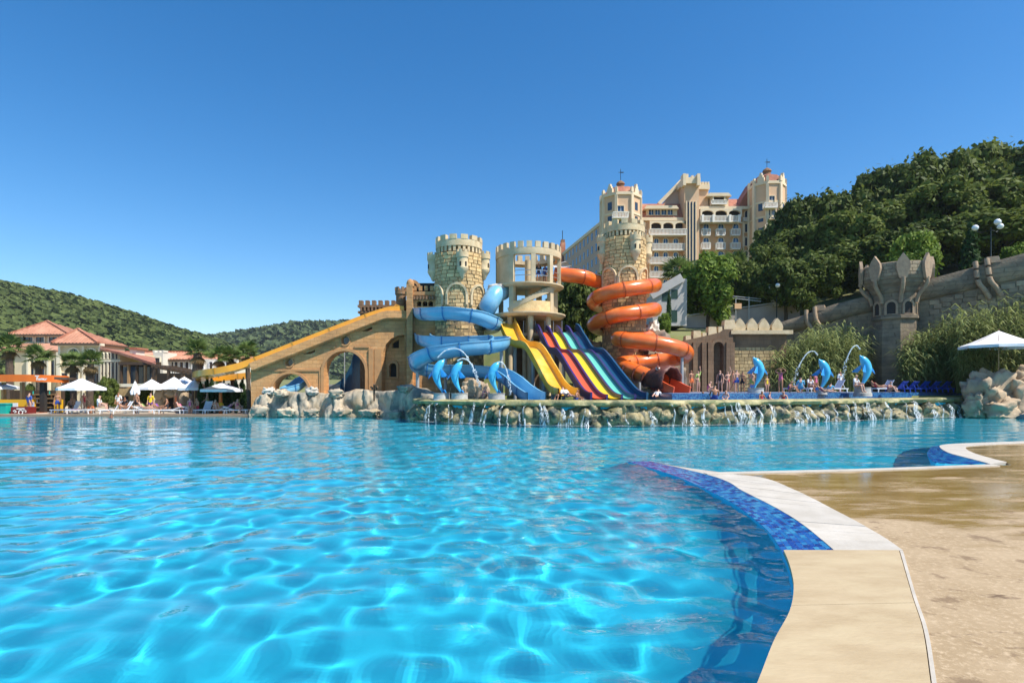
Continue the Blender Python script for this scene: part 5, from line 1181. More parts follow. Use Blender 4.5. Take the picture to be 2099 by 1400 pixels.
tree('shrub', 'small bright shrub at the foot of the grey building', 1362, 640, 62, 26, 'bright', k=8, zb=7.5)
# columnar cypress behind the wall
def cypress_mesh(name, seed, m, n=2600):
    rng = np.random.default_rng(seed); lumps = [(rng.normal()*.02, rng.normal()*.02, z, max(.03, .13*math.sin(math.pi*min(1, (z+.12)/1.12))**.8)) for z in np.linspace(.04, .96, 16)]
    vs = leafcloud(rng, n, lumps, .035, 1.0, .6); return npmesh(name, vs, np.arange(len(vs)).reshape(-1, 4), m)
CYP = [cypress_mesh('foliage', s, MT['leafhedge']) for s in range(2)]
def cypress(label, x, ytop, d, wpx, zb, k=0, group=None):
    p = P(x, ytop, d); t = thing('cypress', label, 'tree', (p.x, d, zb), k, group); H = p.z-zb; W = wpx/FPX*d/.27
    c = bpy.data.objects.new('foliage', CYP[k % 2]); COL.objects.link(c); c.parent = t; c.scale = (W, W, H)
    q = MB(); q.tube([V(0, 0, -.1), V(0, 0, H*.5)], .06, 6); q.build('trunk', MT['bark'], t, world=False)
cypress('tall dark cypress behind the wall near the right lamp post', 1990, 455, 56, 30, 10.5)
cypress('slim dark green cypress against the grey building', 1371, 592, 66, 9, 8.5, 1)
# palms
def frond_mesh(name, m, fan=True):
    q = MB(); rr = random.Random(3)
    n = 17
    st = [V(.0, 0, 0), V(.25, 0, .10), V(.5, 0, .12)]
    q.tube(st, [.018, .012, .008], 5)
    for k in range(n):
        a = -1.9+3.8*k/(n-1); L = .62*(1-.22*abs(a)/1.9); o = V(.5, 0, .12); d_ = V(math.cos(a), math.sin(a), 0); w = .035
        s_ = V(-d_.y, d_.x, 0); dr = -.20*abs(a)/1.9-.05
        q.add([o, o+d_*L*.5+s_*w+V(0, 0, dr*.2), o+d_*L+V(0, 0, dr*1.3), o+d_*L*.5-s_*w+V(0, 0, dr*.2)], [(0, 1, 2, 3)])
    me = bpy.data.meshes.new(name); me.from_pydata(q.v, [], q.f); me.materials.append(m); return me
FR = frond_mesh('frond', MT['leafpalm']); FD = frond_mesh('dry_frond', MT['deadleaf'])
def palm(label, x, yc, d, zb, size=1.0, trunk=.22, group='fan palms', seed=0, fat=1.0):
    p = P(x, yc, d); t = thing('palm_tree', label, 'palm tree', (p.x, d, zb), 0, group); rr = random.Random(seed+int(x)); H = p.z-zb
    q = MB(); pts = []; rad = []
    for k in range(9):
        u = k/8; pts.append(V(.12*math.sin(u*2+seed), 0, H*u)); rad.append(trunk*(1.15-.3*u+(.15 if k in (5, 6, 7) else 0)*fat)*(1.06 if k % 2 else .96))
    q.tube(pts, rad, 10); q.build('trunk', MT['palmbark'], t, world=False, smooth=50)
    top = pts[-1]
    for k in range(26):
        el = rr.uniform(-.45, 1.25); az = k*2.399+rr.uniform(-.2, .2); s_ = size*rr.uniform(.85, 1.15)
        o = bpy.data.objects.new('frond', FR); COL.objects.link(o); o.parent = t; o.location = top; o.scale = (s_,)*3; o.rotation_euler = (0, -el, az)
    for k in range(9):
        az = k*2.399; s_ = size*rr.uniform(.6, .9); o = bpy.data.objects.new('dry_frond', FD); COL.objects.link(o); o.parent = t; o.location = top-V(0, 0, .15); o.scale = (s_,)*3; o.rotation_euler = (0, rr.uniform(.8, 1.35), az)
    return t
palm('bright palm top below the hotel at the right of the orange tower', 1388, 560, 84, 12, 3.0, .3)
palm('pale palm crown between the round bright tree and the woods', 1512, 545, 88, 13, 2.6, .3, seed=4)
# giant reeds in front of the castle wall
def reeds(name, label, spots, seed):
    rng = np.random.default_rng(seed); quads = []
    for (X0, Y0, z0, h) in spots:
        lean = rng.normal(0, .10, 2); top = np.array([X0+lean[0]*h, Y0+lean[1]*h, z0+h]); bot = np.array([X0, Y0, z0])
        s_ = np.array([.022, 0, 0]); quads.append([bot-s_, bot+s_, top+s_*.3, top-s_*.3])
        nlf = 13
        for i in range(nlf):
            u = .28+.72*i/nlf+rng.normal(0, .02); o = bot+(top-bot)*u; az = rng.random()*6.28; L = rng.uniform(.7, 1.25); up = rng.uniform(.25, .9)
            d_ = np.array([math.cos(az), math.sin(az), 0]); w = np.array([-d_[1], d_[0], 0])*rng.uniform(.035, .055)
            m1 = o+d_*L*.5+np.array([0, 0, L*.45*up]); e_ = o+d_*L+np.array([0, 0, L*(.45*up-.38)])
            quads.append([o-w*.5, o+w*.5, m1+w, m1-w]); quads.append([m1-w, m1+w, e_+w*.1, e_-w*.1])
    vs = np.array(quads).reshape(-1, 3); tag(link(name, npmesh(name, vs, np.arange(len(vs)).reshape(-1, 4), MT['leafreed'])), label, 'reeds', kind='stuff')
rr = random.Random(21); sp = []
for _ in range(620):
    x = rr.uniform(1568, 1772); d = rr.uniform(49.5, 55); p = P(x, 0, d); prof_ = float(np.interp(x, [1568, 1600, 1650, 1700, 1740, 1772], [2.2, 3.8, 5.2, 6.0, 6.0, 4.6])); sp.append((p.x, d, 1.8, prof_*rr.uniform(.55, 1.1)))
reeds('reed_bed', 'tall green reeds at the left of the castle wall tower, behind the dolphins', sp, 1)
sp = []
for _ in range(900):
    x = rr.uniform(1852, 2200); d = rr.uniform(47.6, 50.2) if x < 1960 else rr.uniform(45.9, 47.3); p = P(x, 0, d); prof_ = float(np.interp(x, [1852, 1880, 1940, 2000, 2099], [4.2, 5.2, 6.2, 7.2, 8.0])); sp.append((p.x, d, 1.8, prof_*rr.uniform(.5, 1.05)))
reeds('reed_bed', 'tall green reeds at the right of the castle wall tower, behind the white parasol', sp, 2)

# ------------------------------------------------------------------ castle wall on the right
WA, WB = V(25.8, 59.1, 0), V(48.5, 42.2, 0); wdir = (WB-WA).normalized(); wnrm = V(wdir.y, -wdir.x, 0); wlen = (WB-WA).length
def w_at(x):                 # pixel column -> distance along the wall
    s_ = (x-HX)/FPX; u = (s_*WA.y-WA.x)/(wdir.x-s_*wdir.y); return u
def wp(u, z, o=0): p = WA+wdir*u+wnrm*o; return V(p.x, p.y, z)
def wz(x, y): u = w_at(x); return EYE+(HY-y)/FPX*wp(u, 0).y
topx = [(1590, 664), (1650, 646), (1711, 624), (1765, 611), (1891, 577), (2008, 545), (2099, 520), (2180, 497)]
botx = [(1590, 688), (1650, 676), (1740, 650), (1910, 613), (2099, 571), (2180, 552)]
cw = thing('castle_wall', 'long shaded grey brown castle rampart climbing behind the reeds', 'wall', wp(14, 1.6))
us = [w_at(x) for x, _ in topx]; zt_ = [wz(x, y) for x, y in topx]; ub = [w_at(x) for x, _ in botx]; zb_ = [wz(x, y) for x, y in botx]
def ztop(u): return float(np.interp(u, us, zt_))
def zbot(u): return float(np.interp(u, ub, zb_))
q = MB(); n = 40; vs = []
for k in range(n+1):
    u = us[0]+(us[-1]-us[0])*k/n
    for z, o in ((1.3, 0), (zbot(u)+.1, 0), (zbot(u)+.1, -1.2), (1.3, -1.2)): vs.append(wp(u, z, o))
q.add(vs, [(k*4+j, (k+1)*4+j, (k+1)*4+(j+1) % 4, k*4+(j+1) % 4) for k in range(n) for j in range(4)]); q.build('wall', MT['graywall'], cw)
q = MB(); vs = []; sec_ = [(-1.0, 0), (.0, -.0), (.25, .10), (.42, .35), (.45, .6), (.34, .85), (.2, 1.0), (-1.0, 1.0)]
for k in range(n+1):
    u = us[0]+(us[-1]-us[0])*k/n; z0, z1_ = zbot(u), ztop(u)
    for o, f in sec_: vs.append(wp(u, z0+(z1_-z0)*f, o))
m_ = len(sec_); q.add(vs, [(k*m_+j, (k+1)*m_+j, (k+1)*m_+(j+1) % m_, k*m_+(j+1) % m_) for k in range(n) for j in range(m_)]); q.build('rolled_coping', MT['graywall'], cw, smooth=45)
bmesh_ = []
for w_ in (.72, .95, .58):
    q = MB(); q.add([(x*w_/2*k_, o, z*.2*k_) for o, k_ in ((0, 1), (.07, .93)) for x, z in ((-1, -1), (1, -1), (1, 1), (-1, 1))], [(4, 7, 6, 5), (0, 4, 5, 1), (1, 5, 6, 2), (2, 6, 7, 3), (3, 7, 4, 0)]); me = bpy.data.meshes.new('stone'); me.from_pydata(q.v, [], [f[::-1] for f in q.f]); me.materials.append(MT['greystone']); bmesh_.append((w_, me))
rz_ = math.atan2(-wnrm.x, wnrm.y); cnt = 0; rr = random.Random(2)
for row in range(12):
    u = w_at(1905)+(.3 if row % 2 else 0)
    while u < w_at(2110) and cnt < 290:
        w_, me = bmesh_[rr.randrange(3)]; z = zbot(u)-.28-row*.43
        if z > 2.2: inst('stone', me, wp(u+w_/2, z, .0+rr.uniform(-.02, .02)), rz_, cw); cnt += 1
        u += w_+.05
for x in (1655, 2000):       # carved leaf brackets on the coping
    for dx in (0, .75):
        u = w_at(x)+dx; z1_ = ztop(u); q = MB(); pts = [wp(u+.9, zbot(u)-.9, .25), wp(u+.55, zbot(u)-.2, .5), wp(u+.15, zbot(u)+.5, .62), wp(u, z1_-.2, .5), wp(u-.05, z1_+.35, .35)]
        q.tube(resample(crom(pts, 5), .2), .20, 8); q.build('leaf_bracket', MT['pinkstone'], cw, smooth=60)
    u = w_at(x)+.8; q = MB(); q.box(wp(u+.3, ztop(u)+.25, -.1), (1.1, .9, .55), rz_, .7); q.build('cap_stone', MT['pinkstone'], cw)
# wall tower with leaf shaped pinnacles
ut = w_at(1836); tc = wp(ut, 0, .2); td = tc.y
wt = thing('wall_tower', 'round shaded wall tower crowned with pointed leaf pinnacles', 'tower', (tc.x, tc.y, 1.6))
def zz(y): return EYE+(HY-y)/FPX*(td-1.5)
a0 = math.pi/8
q = MB(); q.lathe([(1.9, 1.4), (1.85, zz(700)), (1.75, zz(655)), (1.95, zz(652)), (1.95, zz(646)), (1.75, zz(644)), (1.75, zz(600)), (1.95, zz(594)), (2.05, zz(590)), (2.05, zz(588)), (2.3, zz(582)), (2.4, zz(579)), (2.4, zz(577)), (2.6, zz(571)), (2.65, zz(568)), (2.65, zz(540)), (2.5, zz(538)), (2.3, zz(538)), (2.3, zz(545)), (.01, zz(545))], (tc.x, tc.y, 0), 8, a0, a0+2*math.pi); q.build('wall', MT['graywall'], wt)
cn = 0
for k in range(8):
    a = a0+math.pi/8+k*math.pi/4
    if math.sin(a) > .3: continue
    nn = V(math.cos(a), math.sin(a), 0); sd = V(-nn.y, nn.x, 0); Rf = 2.65*.924
    for r_ in range(4):
        for c_ in range(3):
            w_ = .62; q = MB(); o = V(tc.x, tc.y, zz(566)+.12+r_*.29)+nn*Rf+sd*((c_-1)*.66+(.12 if r_ % 2 else -.1)); q.box(o, (.10, w_, .25), a); q.build('stone', MT['greystone'], wt)
leaf = [(0, -1.5), (.35, -1.35), (.55, -.6), (.66, .05), (.6, .55), (.38, 1.0), (.12, 1.4), (0, 1.62)]
leafp = leaf+[(-x, z) for x, z in leaf[-2:0:-1]]
for k in range(8):
    a = a0+k*math.pi/4; nn = V(math.cos(a), math.sin(a), 0); sd = V(-nn.y, nn.x, 0); q = MB(); n = len(leafp); vs = []
    for o in (2.62, 2.86):
        for x, z in leafp: vs.append(V(tc.x, tc.y, zz(551)+z*.74)+nn*(o+.10*z*0)+sd*x*.80)
    q.add(vs, [tuple(range(n-1, -1, -1)), tuple(range(n, 2*n))]+[(i, (i+1) % n, (i+1) % n+n, i+n) for i in range(n)]); q.build('pinnacle', MT['pinkstone'], wt)
    q = MB(); pts = [V(tc.x, tc.y, 0)+nn*r+V(0, 0, zz(y)) for r, y in ((2.78, 572), (2.72, 584), (2.4, 596), (2.0, 606), (1.85, 620))]; q.tube(resample(crom(pts, 5), .2), .17, 8); q.build('bracket', MT['pinkstone'], wt, smooth=60)
for k in range(8):
    a = a0+math.pi/8+k*math.pi/4; nn = V(math.cos(a), math.sin(a), 0); sd = V(-nn.y, nn.x, 0)
    if nn.y > .2: continue
    pts = archpoly(0, .34, 0, .75); q = MB(); base_ = V(tc.x, tc.y, zz(643))+nn*(1.75*.924+.02)
    wall_with_holes(q, archpoly(0, .52, -.05, .78), [archpoly(0, .34, .02, .75)], .12, lambda u, z, dp: base_+sd*u+V(0, 0, z)+nn*(.1-dp)); wq = q.build('window_surround', MT['pinkstone'], wt)
    q = MB(); q.add([base_+sd*u+V(0, 0, z)+nn*.015 for u, z in pts], [tuple(range(len(pts)))]); q.build('opening', MT['dark'], wt)
q = MB(); q.box((tc.x, tc.y-1.75, zz(770)), (1.5, .5, 2.8)); q.build('buttress', MT['graywall'], wt)

# merlon wall facing the pool
mw = thing('merlon_wall', 'brown and yellow stone retaining wall with leaf shaped merlons behind the bathers', 'wall', (19.5, 51, 1.6))
dm_ = 50.4
def mx(x): return (x-HX)/FPX*dm_
def mz(y): return EYE+(HY-y)/FPX*dm_
q = MB(); q.box(((mx(1496)+mx(1612))/2, dm_+.6, (mz(684)+1.3)/2), (mx(1612)-mx(1496), 1.2, mz(684)-1.3)); q.build('wall', MT['brownwall'], mw)  # brown left bare above the yellow stones stands in for the coping's shadow
q = MB(); q.box(((mx(1496)+mx(1612))/2+.1, dm_+.35, mz(682)), (mx(1612)-mx(1496)+.4, 1.9, .34)); q.build('coping', MT['trimstone'], mw)
rr = random.Random(9); cnt = 0; z = 1.95
while z < mz(712):
    x = mx(1500)
    while x < mx(1580):
        w_ = rr.uniform(.28, .75); q = MB(); q.box((x+w_/2, dm_-.02, z+.14), (w_-.04, .12+rr.uniform(0, .06), .27)); q.build('stone', MT['wallstone'], mw); x += w_; cnt += 1
    z += .30
for x in (1514, 1539, 1563, 1590):
    q = MB(); lp = [(x_*1.0, z_*.42) for x_, z_ in [(0, -1), (.42, -1), (.5, -.2), (.44, .4), (.22, 1.2), (0, 1.75), (-.22, 1.2), (-.44, .4), (-.5, -.2), (-.42, -1)]]
    q.slab([(mx(x)+a, mz(670)+c_) for a, c_ in lp], dm_-.35, dm_+.1); q.build('merlon', MT['trimstone'], mw)
# left half, shade put into its darker brown: stepped merlons, buttresses, tall niche
q = MB(); wall_with_holes(q, [(mx(1395), 1.3), (mx(1498), 1.3), (mx(1498), mz(676)), (mx(1480), mz(676)), (mx(1470), mz(683)), (mx(1440), mz(690)), (mx(1395), mz(700))], [archpoly(mx(1468), .42, 2.0, mz(712))], 1.0, lambda u, z, dp: V(u, dm_-.5+dp, z)); q.build('niche_wall', MT['brownwall'], mw)
q = MB(); q.box((mx(1468), dm_+.3, 4), (1.4, .3, 5)); q.build('niche_back', MT['brownwall'], mw)
q = MB(); wall_with_holes(q, archpoly(mx(1468), .62, 1.9, mz(709)), [archpoly(mx(1468), .44, 1.9, mz(712))], .14, lambda u, z, dp: V(u, dm_-.62+dp, z)); q.build('niche_surround', MT['brownwall'], mw)
for x, y0, w in ((1408, 694, .55), (1426, 684, .75), (1441, 688, .4), (1457, 676, .8), (1473, 676, .4), (1492, 662, 1.05)):
    q = MB(); q.box((mx(x), dm_-.05, mz(y0+6)), (w, .9, .95), 0, .82); q.build('merlon', MT['trimstone'], mw)
for x in (1402, 1420, 1438, 1450, 1487, 1495):
    q = MB(); q.box((mx(x), dm_-.58, (mz(703)+1.3)/2), (.42, .35, mz(703)-1.3), 0, .9); q.build('buttress', MT['brownwall'], mw)

# ------------------------------------------------------------------ buildings and lamps on the slope
gb = thing('service_building', 'plain grey white building with dark green door behind the orange tower', 'building', P(1372, 663, 68)); dg = 68
def gpoly(nm, m, pts, dep, off=0, par=gb):
    q = MB(); wall_with_holes(q, [(P(x, y, dg).x, P(x, y, dg).z) for x, y in pts], [], dep, lambda u, z, dp: V(u, dg+dp+off, z)); return q.build(nm, MT[m], par)
gpoly('wall', 'greywhite', [(1338, 668), (1408, 668), (1408, 572), (1396, 571), (1338, 604)], 8)
q = MB(); q.bar(P(1334, 606, dg-.2), P(1398, 569, dg-.2), .3, 1.0); q.build('roof_edge', MT['greywhite'], gb)
gpoly('door', 'greenpaint', [(1377, 660), (1388, 660), (1388, 636), (1377, 636)], .1, -.05); gpoly('window', 'greenpaint', [(1357, 617), (1369, 617), (1369, 598), (1357, 598)], .1, -.05); gpoly('window', 'greenpaint', [(1376, 612), (1389, 612), (1389, 594), (1376, 594)], .1, -.05)
lw = thing('low_wall', 'long low pinkish wall rising to the right below the woods', 'wall', P(1510, 660, 70))
q = MB(); wall_with_holes(q, [(P(x, y, 70).x, P(x, y, 70).z) for x, y in [(1392, 672), (1640, 672), (1640, 618), (1600, 622), (1500, 636), (1392, 652)]], [], .5, lambda u, z, dp: V(u, 70+dp, z)); q.build('wall', MT['lowwall'], lw)
q = MB(); pts = [P(x, y, 70.2) for x, y in [(1392, 651), (1500, 635), (1600, 621), (1640, 617)]]; q.sweep(pts, [(-.4, 0), (.4, 0), (.4, .14), (-.4, .14)]); q.build('coping', MT['greywhite'], lw)
for x, y0 in ((1591, 597), (1497, 0)):
    if y0: q = MB(); a = P(x, y0, 69.8); q.box((a.x, 69.8, a.z-.9), (.9, .7, 2.0)); q.build('pier', MT['greywhite'], lw)
sg = thing('sign_frame', 'small frame of grey posts carrying a pale orange panel on the low wall', 'sign', P(1520, 650, 69.4))
for x in (1508, 1535): q = MB(); q.tube([P(x, 662, 69.4), P(x, 608, 69.4)], .07, 6); q.build('post', MT['galv'], sg)
q = MB(); q.bar(P(1500, 611, 69.4), P(1560, 618, 69.4), .08, .08); q.bar(P(1500, 607, 69.8), P(1560, 613, 69.8), .08, .08); q.build('beam', MT['galv'], sg)
q = MB(); a, c_ = P(1506, 633, 69.3), P(1520, 622, 69.3); q.box(((a.x+c_.x)/2, 69.3, (a.z+c_.z)/2), (c_.x-a.x, .05, c_.z-a.z)); q.build('panel', mat('pale orange panel', (.75, .45, .25), .7), sg)
def lamp(label, x, yg, yb, d, wpx):
    a, b_ = P(x, yg, d), P(x, yb, d); t = thing('street_lamp', label, 'street lamp', b_, 0, 'globe lamps on the hillside'); w = wpx/FPX*d
    q = MB(); q.tube([b_, b_.lerp(a, .08), b_.lerp(a, .1), a+V(0, 0, -.2)], [.11, .10, .06, .045], 10); q.build('post', MT['darkmetal'], t, smooth=50)
    for k in range(3):
        an = .25+k*2*math.pi/3; e_ = a+V(w*math.cos(an), w*math.sin(an), -.02); q = MB(); q.tube([a+V(0, 0, -.45), a.lerp(e_, .6)+V(0, 0, -.55), e_+V(0, 0, -.28)], .03, 6); q.build('arm', MT['darkmetal'], t)
        q = MB(); q.lathe([(.001, -.24), (.12, -.21), (.21, -.12), (.245, 0), (.21, .12), (.12, .21), (.001, .245)], e_, 16); q.v = [(e_.x+(x_-e_.x)*1.15, e_.y+(y_-e_.y)*1.15, e_.z+(z_-e_.z)*1.15) for x_, y_, z_ in q.v]; gl = q.build('globe', MT['globe'], t, smooth=90)
        q = MB(); q.tube([e_+V(0, 0, .26), e_+V(0, 0, .42)], [.05, .01], 6); q.build('finial', MT['darkmetal'], gl)
lamp('dark lamp post with three white globes above the low wall', 1592, 587, 660, 68, 12)
lamp('tall dark lamp post with three white globes behind the right castle wall', 2031, 462, 545, 52, 25)
# ------------------------------------------------------------------ village on the left
def vpoly(par, nm, m, pts, d, dep, holes=(), off=0):
    q = MB(); wall_with_holes(q, [(P(x, y, d).x, P(x, y, d).z) for x, y in pts], [[(P(x, y, d).x, P(x, y, d).z) for x, y in h] for h in holes], dep, lambda u, z, dp: V(u, d+dp+off, z)); return q.build(nm, MT[m], par)
def vrect(par, nm, m, x0, y0, x1, y1, d, dep, off=0): return vpoly(par, nm, m, [(x0, y1), (x1, y1), (x1, y0), (x0, y0)], d, dep, (), off)
def vwin(par, x0, y0, x1, y1, d, arch=True, m='glass', fr='creamtrim', t_=2.0):
    inn = aw(x0, y0, x1, y1) if arch else [(x0, y1), (x1, y1), (x1, y0), (x0, y0)]
    out = aw(x0-t_, y0-t_, x1+t_, y1+t_*.5) if arch else [(x0-t_, y1+t_), (x1+t_, y1+t_), (x1+t_, y0-t_), (x0-t_, y0-t_)]
    w = vpoly(par, 'window', fr, out, d, .16, [inn], -.16); vpoly(w, 'pane', m, inn, d, .04, (), -.05)
    cx = (x0+x1)/2; vrect(w, 'glazing_bar', 'frame', cx-.6, y0+.5, cx+.6, y1, d, .04, -.10); vrect(w, 'glazing_bar', 'frame', x0, (y0+y1)/2, x1, (y0+y1)/2+1, d, .04, -.12); return w
def hip(par, x0, x1, ye, xa, ya, d, dep, m='roofpink', ridge=0, over=.5):     # hipped roof with ribs of tiles
    a, b_ = P(x0, ye, d), P(x1, ye, d); ap = P(xa, ya, d+dep/2); zc = ap.z; y0, y1 = d-over, d+dep+over; cy = (y0+y1)/2
    q = MB(); c0, c1, c2, c3 = V(a.x, y0, a.z), V(b_.x, y0, a.z), V(b_.x, y1, a.z), V(a.x, y1, a.z); r0, r1 = V(ap.x-ridge, cy, zc), V(ap.x+ridge, cy, zc)
    q.add([c0, c1, c2, c3, r0, r1], [(0, 1, 5, 4), (1, 2, 5), (2, 3, 4, 5), (3, 0, 4), (3, 2, 1, 0)]); rf = q.build('roof', MT[m], par)
    q = MB()
    for s0, s1, e0, e1 in ((c0, c1, r0, r1), (c1, c2, r1, r1), (c3, c0, r0, r0)):
        n = int((s1-s0).length/.38)
        for k in range(1, n):
            u = k/n; base_ = s0.lerp(s1, u); mid = (e0+e1)/2; 
            # ribs run straight up the slope and stop at the hip line
            up = ((e0+e1)/2-(s0+s1)/2); hv = (s1-s0).normalized(); up = up-hv*up.dot(hv); L = (s1-s0).length; ul = u*L; e0l = (e0-s0).dot(hv); e1l = (e1-s0).dot(hv)
            f = min(1, ul/max(e0l, 1e-3), (L-ul)/max(L-e1l, 1e-3)); q.bar(base_+V(0, 0, .03), base_+up*f+V(0, 0, .03), .14, .08)
    q.build('tile_rolls', MT[m], rf, kind='stuff')
    q = MB()
    for s_, e_ in ((c0, r0), (c1, r1), (r0, r1)):
        if (e_-s_).length > .1: q.bar(s_+V(0, 0, .08), e_+V(0, 0, .08), .3, .18)
    q.build('ridge_tiles', MT['rooftile'], rf)
    q = MB(); q.bar(c0-V(0, 0, .12), c1-V(0, 0, .12), .2, .22); q.bar(c1-V(0, 0, .12), c2-V(0, 0, .12), .2, .22); q.bar(c3-V(0, 0, .12), c0-V(0, 0, .12), .2, .22); q.build('eave', MT['frame'], rf)
    return rf
lb = thing('lobby_building', 'cream lobby building with two hipped terracotta roofs behind the bar', 'building', P(115, 836, 64))
vrect(lb, 'wall', 'cream', 30, 686, 150, 846, 72, 5)
hip(lb, 24, 148, 686, 97, 659, 72, 5)
for x in (33, 52, 75, 102): vwin(lb, x, 691, x+17, 702, 72, False)
q = MB(); a, c_ = P(40, 703, 71.9), P(118, 718, 68.5); q.add([V(a.x, 71.9, a.z), V(c_.x, 71.9, a.z), V(c_.x, 68.5, c_.z), V(a.x-.5, 68.5, c_.z)], [(3, 2, 1, 0)]); q.build('lower_roof', MT['roofpink'], lb).modifiers.new('s', 'SOLIDIFY').thickness = .2
vrect(lb, 'lower_wall', 'cream', 30, 718, 122, 842, 69, 3)
for x in (60, 82, 102): vwin(lb, x, 738, x+11, 772, 69, False, 'glassblue')
for x in (56, 77.5, 97.5, 117): vrect(lb, 'column', 'creamtrim', x-1.8, 722, x+1.8, 840, 68.4, .4)
vrect(lb, 'front_wall', 'cream', 119, 704, 206, 842, 64, 4)
hip(lb, 112, 208, 704, 160, 675, 64, 4)
vrect(lb, 'cornice', 'creamtrim', 117, 704, 208, 709, 63.6, .5)
vwin(lb, 141, 715, 164, 738, 64, True, 'glass', 'creamtrim', 2.5); vwin(lb, 180, 716, 198, 738, 64, True, 'glass', 'creamtrim', 2.5)
for x in (128, 150, 176, 194): vwin(lb, x, 765, x+12, 800, 64, False)
vrect(lb, 'string_course', 'creamtrim', 119, 748, 206, 751, 63.8, .3)
for x in (121, 170, 204): vrect(lb, 'pilaster', 'creamtrim', x-2, 709, x+2, 842, 63.75, .3)
wg = thing('arcade_wing', 'cream wing with a row of slim arched windows and red roof', 'building', P(225, 836, 62))
vrect(wg, 'wall', 'cream', 205, 722, 246, 842, 62, 6)
for k in range(5): vwin(wg, 209+k*7.4, 742, 213.5+k*7.4, 786, 62, True, 'glass', 'creamtrim', 1.0); vwin(wg, 209+k*7.4, 723, 213.5+k*7.4, 736, 62, True, 'glass', 'creamtrim', .8)
vrect(wg, 'string_course', 'creamtrim', 205, 738, 247, 741, 61.8, .3)
q = MB(); pts = [P(205, 713, 63), P(246, 722, 61), P(320, 746, 57), P(318, 733, 66), P(240, 716, 70), P(207, 705, 70)]; q.add(pts, [(0, 1, 4, 5), (1, 2, 3, 4)]); o = q.build('roof', MT['rooftile'], wg); o.modifiers.new('s', 'SOLIDIFY').thickness = .25
ch_ = vrect(wg, 'chimney', 'whitewall', 266, 716, 279, 732, 64, 1.5); vrect(ch_, 'chimney_cap', 'rooftile', 264, 712, 281, 716, 63.8, 2)
rs = thing('restaurant', 'dark open timber restaurant under the red roof', 'restaurant', P(282, 840, 58))
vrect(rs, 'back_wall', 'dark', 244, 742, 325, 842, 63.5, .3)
for x in (247, 262, 279, 296, 313): vrect(rs, 'post', 'wood' if x in (262, 296) else 'darkwood', x-1.6, 744, x+1.6, 842, 58.5, .3)
vrect(rs, 'beam', 'darkwood', 242, 742, 326, 748, 58.3, .4); vrect(rs, 'counter', 'darkwood', 244, 795, 325, 842, 59, .5)
for x in (250, 268, 285, 300): vrect(rs, 'pane', 'glass', x, 752, x+10, 793, 60.5, .05)
pg_ = thing('pergola', 'low brown pergola beam on posts right of the restaurant', 'pergola', P(355, 838, 56))
q = MB(); q.bar(P(312, 750, 56), P(402, 767, 56), .3, .35); q.bar(P(312, 750, 59), P(402, 767, 59), .3, .35); q.build('beam', MT['darkwood'], pg_)
for k in range(10): q = MB(); a = P(314+k*9.5, 749.5+k*1.8, 55.6); q.bar(a, a+V(0, 4, 0), .1, .2); q.build('rafter', MT['darkwood'], pg_)
for x, y in ((318, 755), (346, 760), (374, 765), (399, 769)): q = MB(); a, c_ = P(x, y, 56), P(x, 840, 56); q.box(((a.x), 56, (a.z+c_.z)/2), (.22, .22, a.z-c_.z)); q.build('post', MT['darkwood'], pg_)
vrect(pg_, 'dark_back_panel', 'dark', 316, 765, 400, 840, 60, .3)  # near-black panel closing the back of the pergola
wb = thing('white_building', 'long white building with red roof and balconies behind the pergola', 'building', P(390, 830, 72))
vrect(wb, 'wall', 'whitewall', 283, 736, 486, 836, 74, 10)
hip(wb, 281, 392, 737, 336, 722, 73.6, 8, 'roofpink', 5.0); hip(wb, 386, 492, 740, 440, 729, 75, 8, 'roofpink', 5.0)
vrect(wb, 'turret', 'whitewall', 314, 722, 334, 770, 72, 3); 
for x in (313, 323, 331): vrect(wb, 'merlon', 'whitewall', x, 718, x+4, 722.2, 72, 1)
vwin(wb, 319, 734, 328, 752, 72, False)
for x in (350, 359, 370, 381, 395, 412, 430, 448, 464): vwin(wb, x, 742, x+6.5, 757, 74, False, 'glass', 'white', 1.2)
for x0, x1 in ((345, 390), (405, 440)):
    b_ = vrect(wb, 'balcony', 'white', x0, 765, x1, 768, 72.6, 1.4)
    for k in range(10): vrect(b_, 'baluster', 'white', x0+k*(x1-x0)/9.5, 758, x0+1.2+k*(x1-x0)/9.5, 765.5, 72.6, .1)
    vrect(b_, 'rail', 'white', x0, 756.5, x1, 758.5, 72.6, .12)
for x in (350, 372, 395, 420, 450): vwin(wb, x, 775, x+7, 795, 74, True, 'glass', 'white', 1.2)
# small stone pool bar with cream canopy behind the parasols
kb = thing('stone_kiosk', 'small stone kiosk with a cream flat canopy behind the closed parasol', 'kiosk', P(265, 842, 53))
q = MB(); a, c_ = P(234, 792, 52), P(320, 786, 52); q.box(((a.x+c_.x)/2, 53.2, a.z+.1), (c_.x-a.x, 3.2, .28)); q.build('canopy', MT['creamtrim'], kb)
for x in (237, 278, 317): q = MB(); a, c_ = P(x, 792, 52), P(x, 842, 52); q.box((a.x, 52.1, (a.z+c_.z)/2), (.24, .24, a.z-c_.z)); q.build('post', MT['creamtrim'], kb)
vrect(kb, 'stone_wall', 'wallstone', 240, 796, 318, 842, 54.5, .3); vrect(kb, 'opening', 'dark', 246, 812, 262, 842, 54.4, .1)
gr_ = thing('grotto', 'low rock grotto with a dark opening behind the loungers', 'grotto', P(352, 843, 51))
gm = [boulder_mesh('boulder', MT['rocktan'], 120+s, .7, .7, 18, 12, .3, 1.6) for s in range(2)]
for x, y, w, h in ((333, 808, 12, 16), (350, 804, 16, 10), (370, 806, 14, 12), (380, 820, 9, 18), (330, 826, 8, 14)): p = P(x, y, 51); inst('boulder', gm[int(x) % 2], p, x, gr_, (w/FPX*51, .7, h/FPX*51))
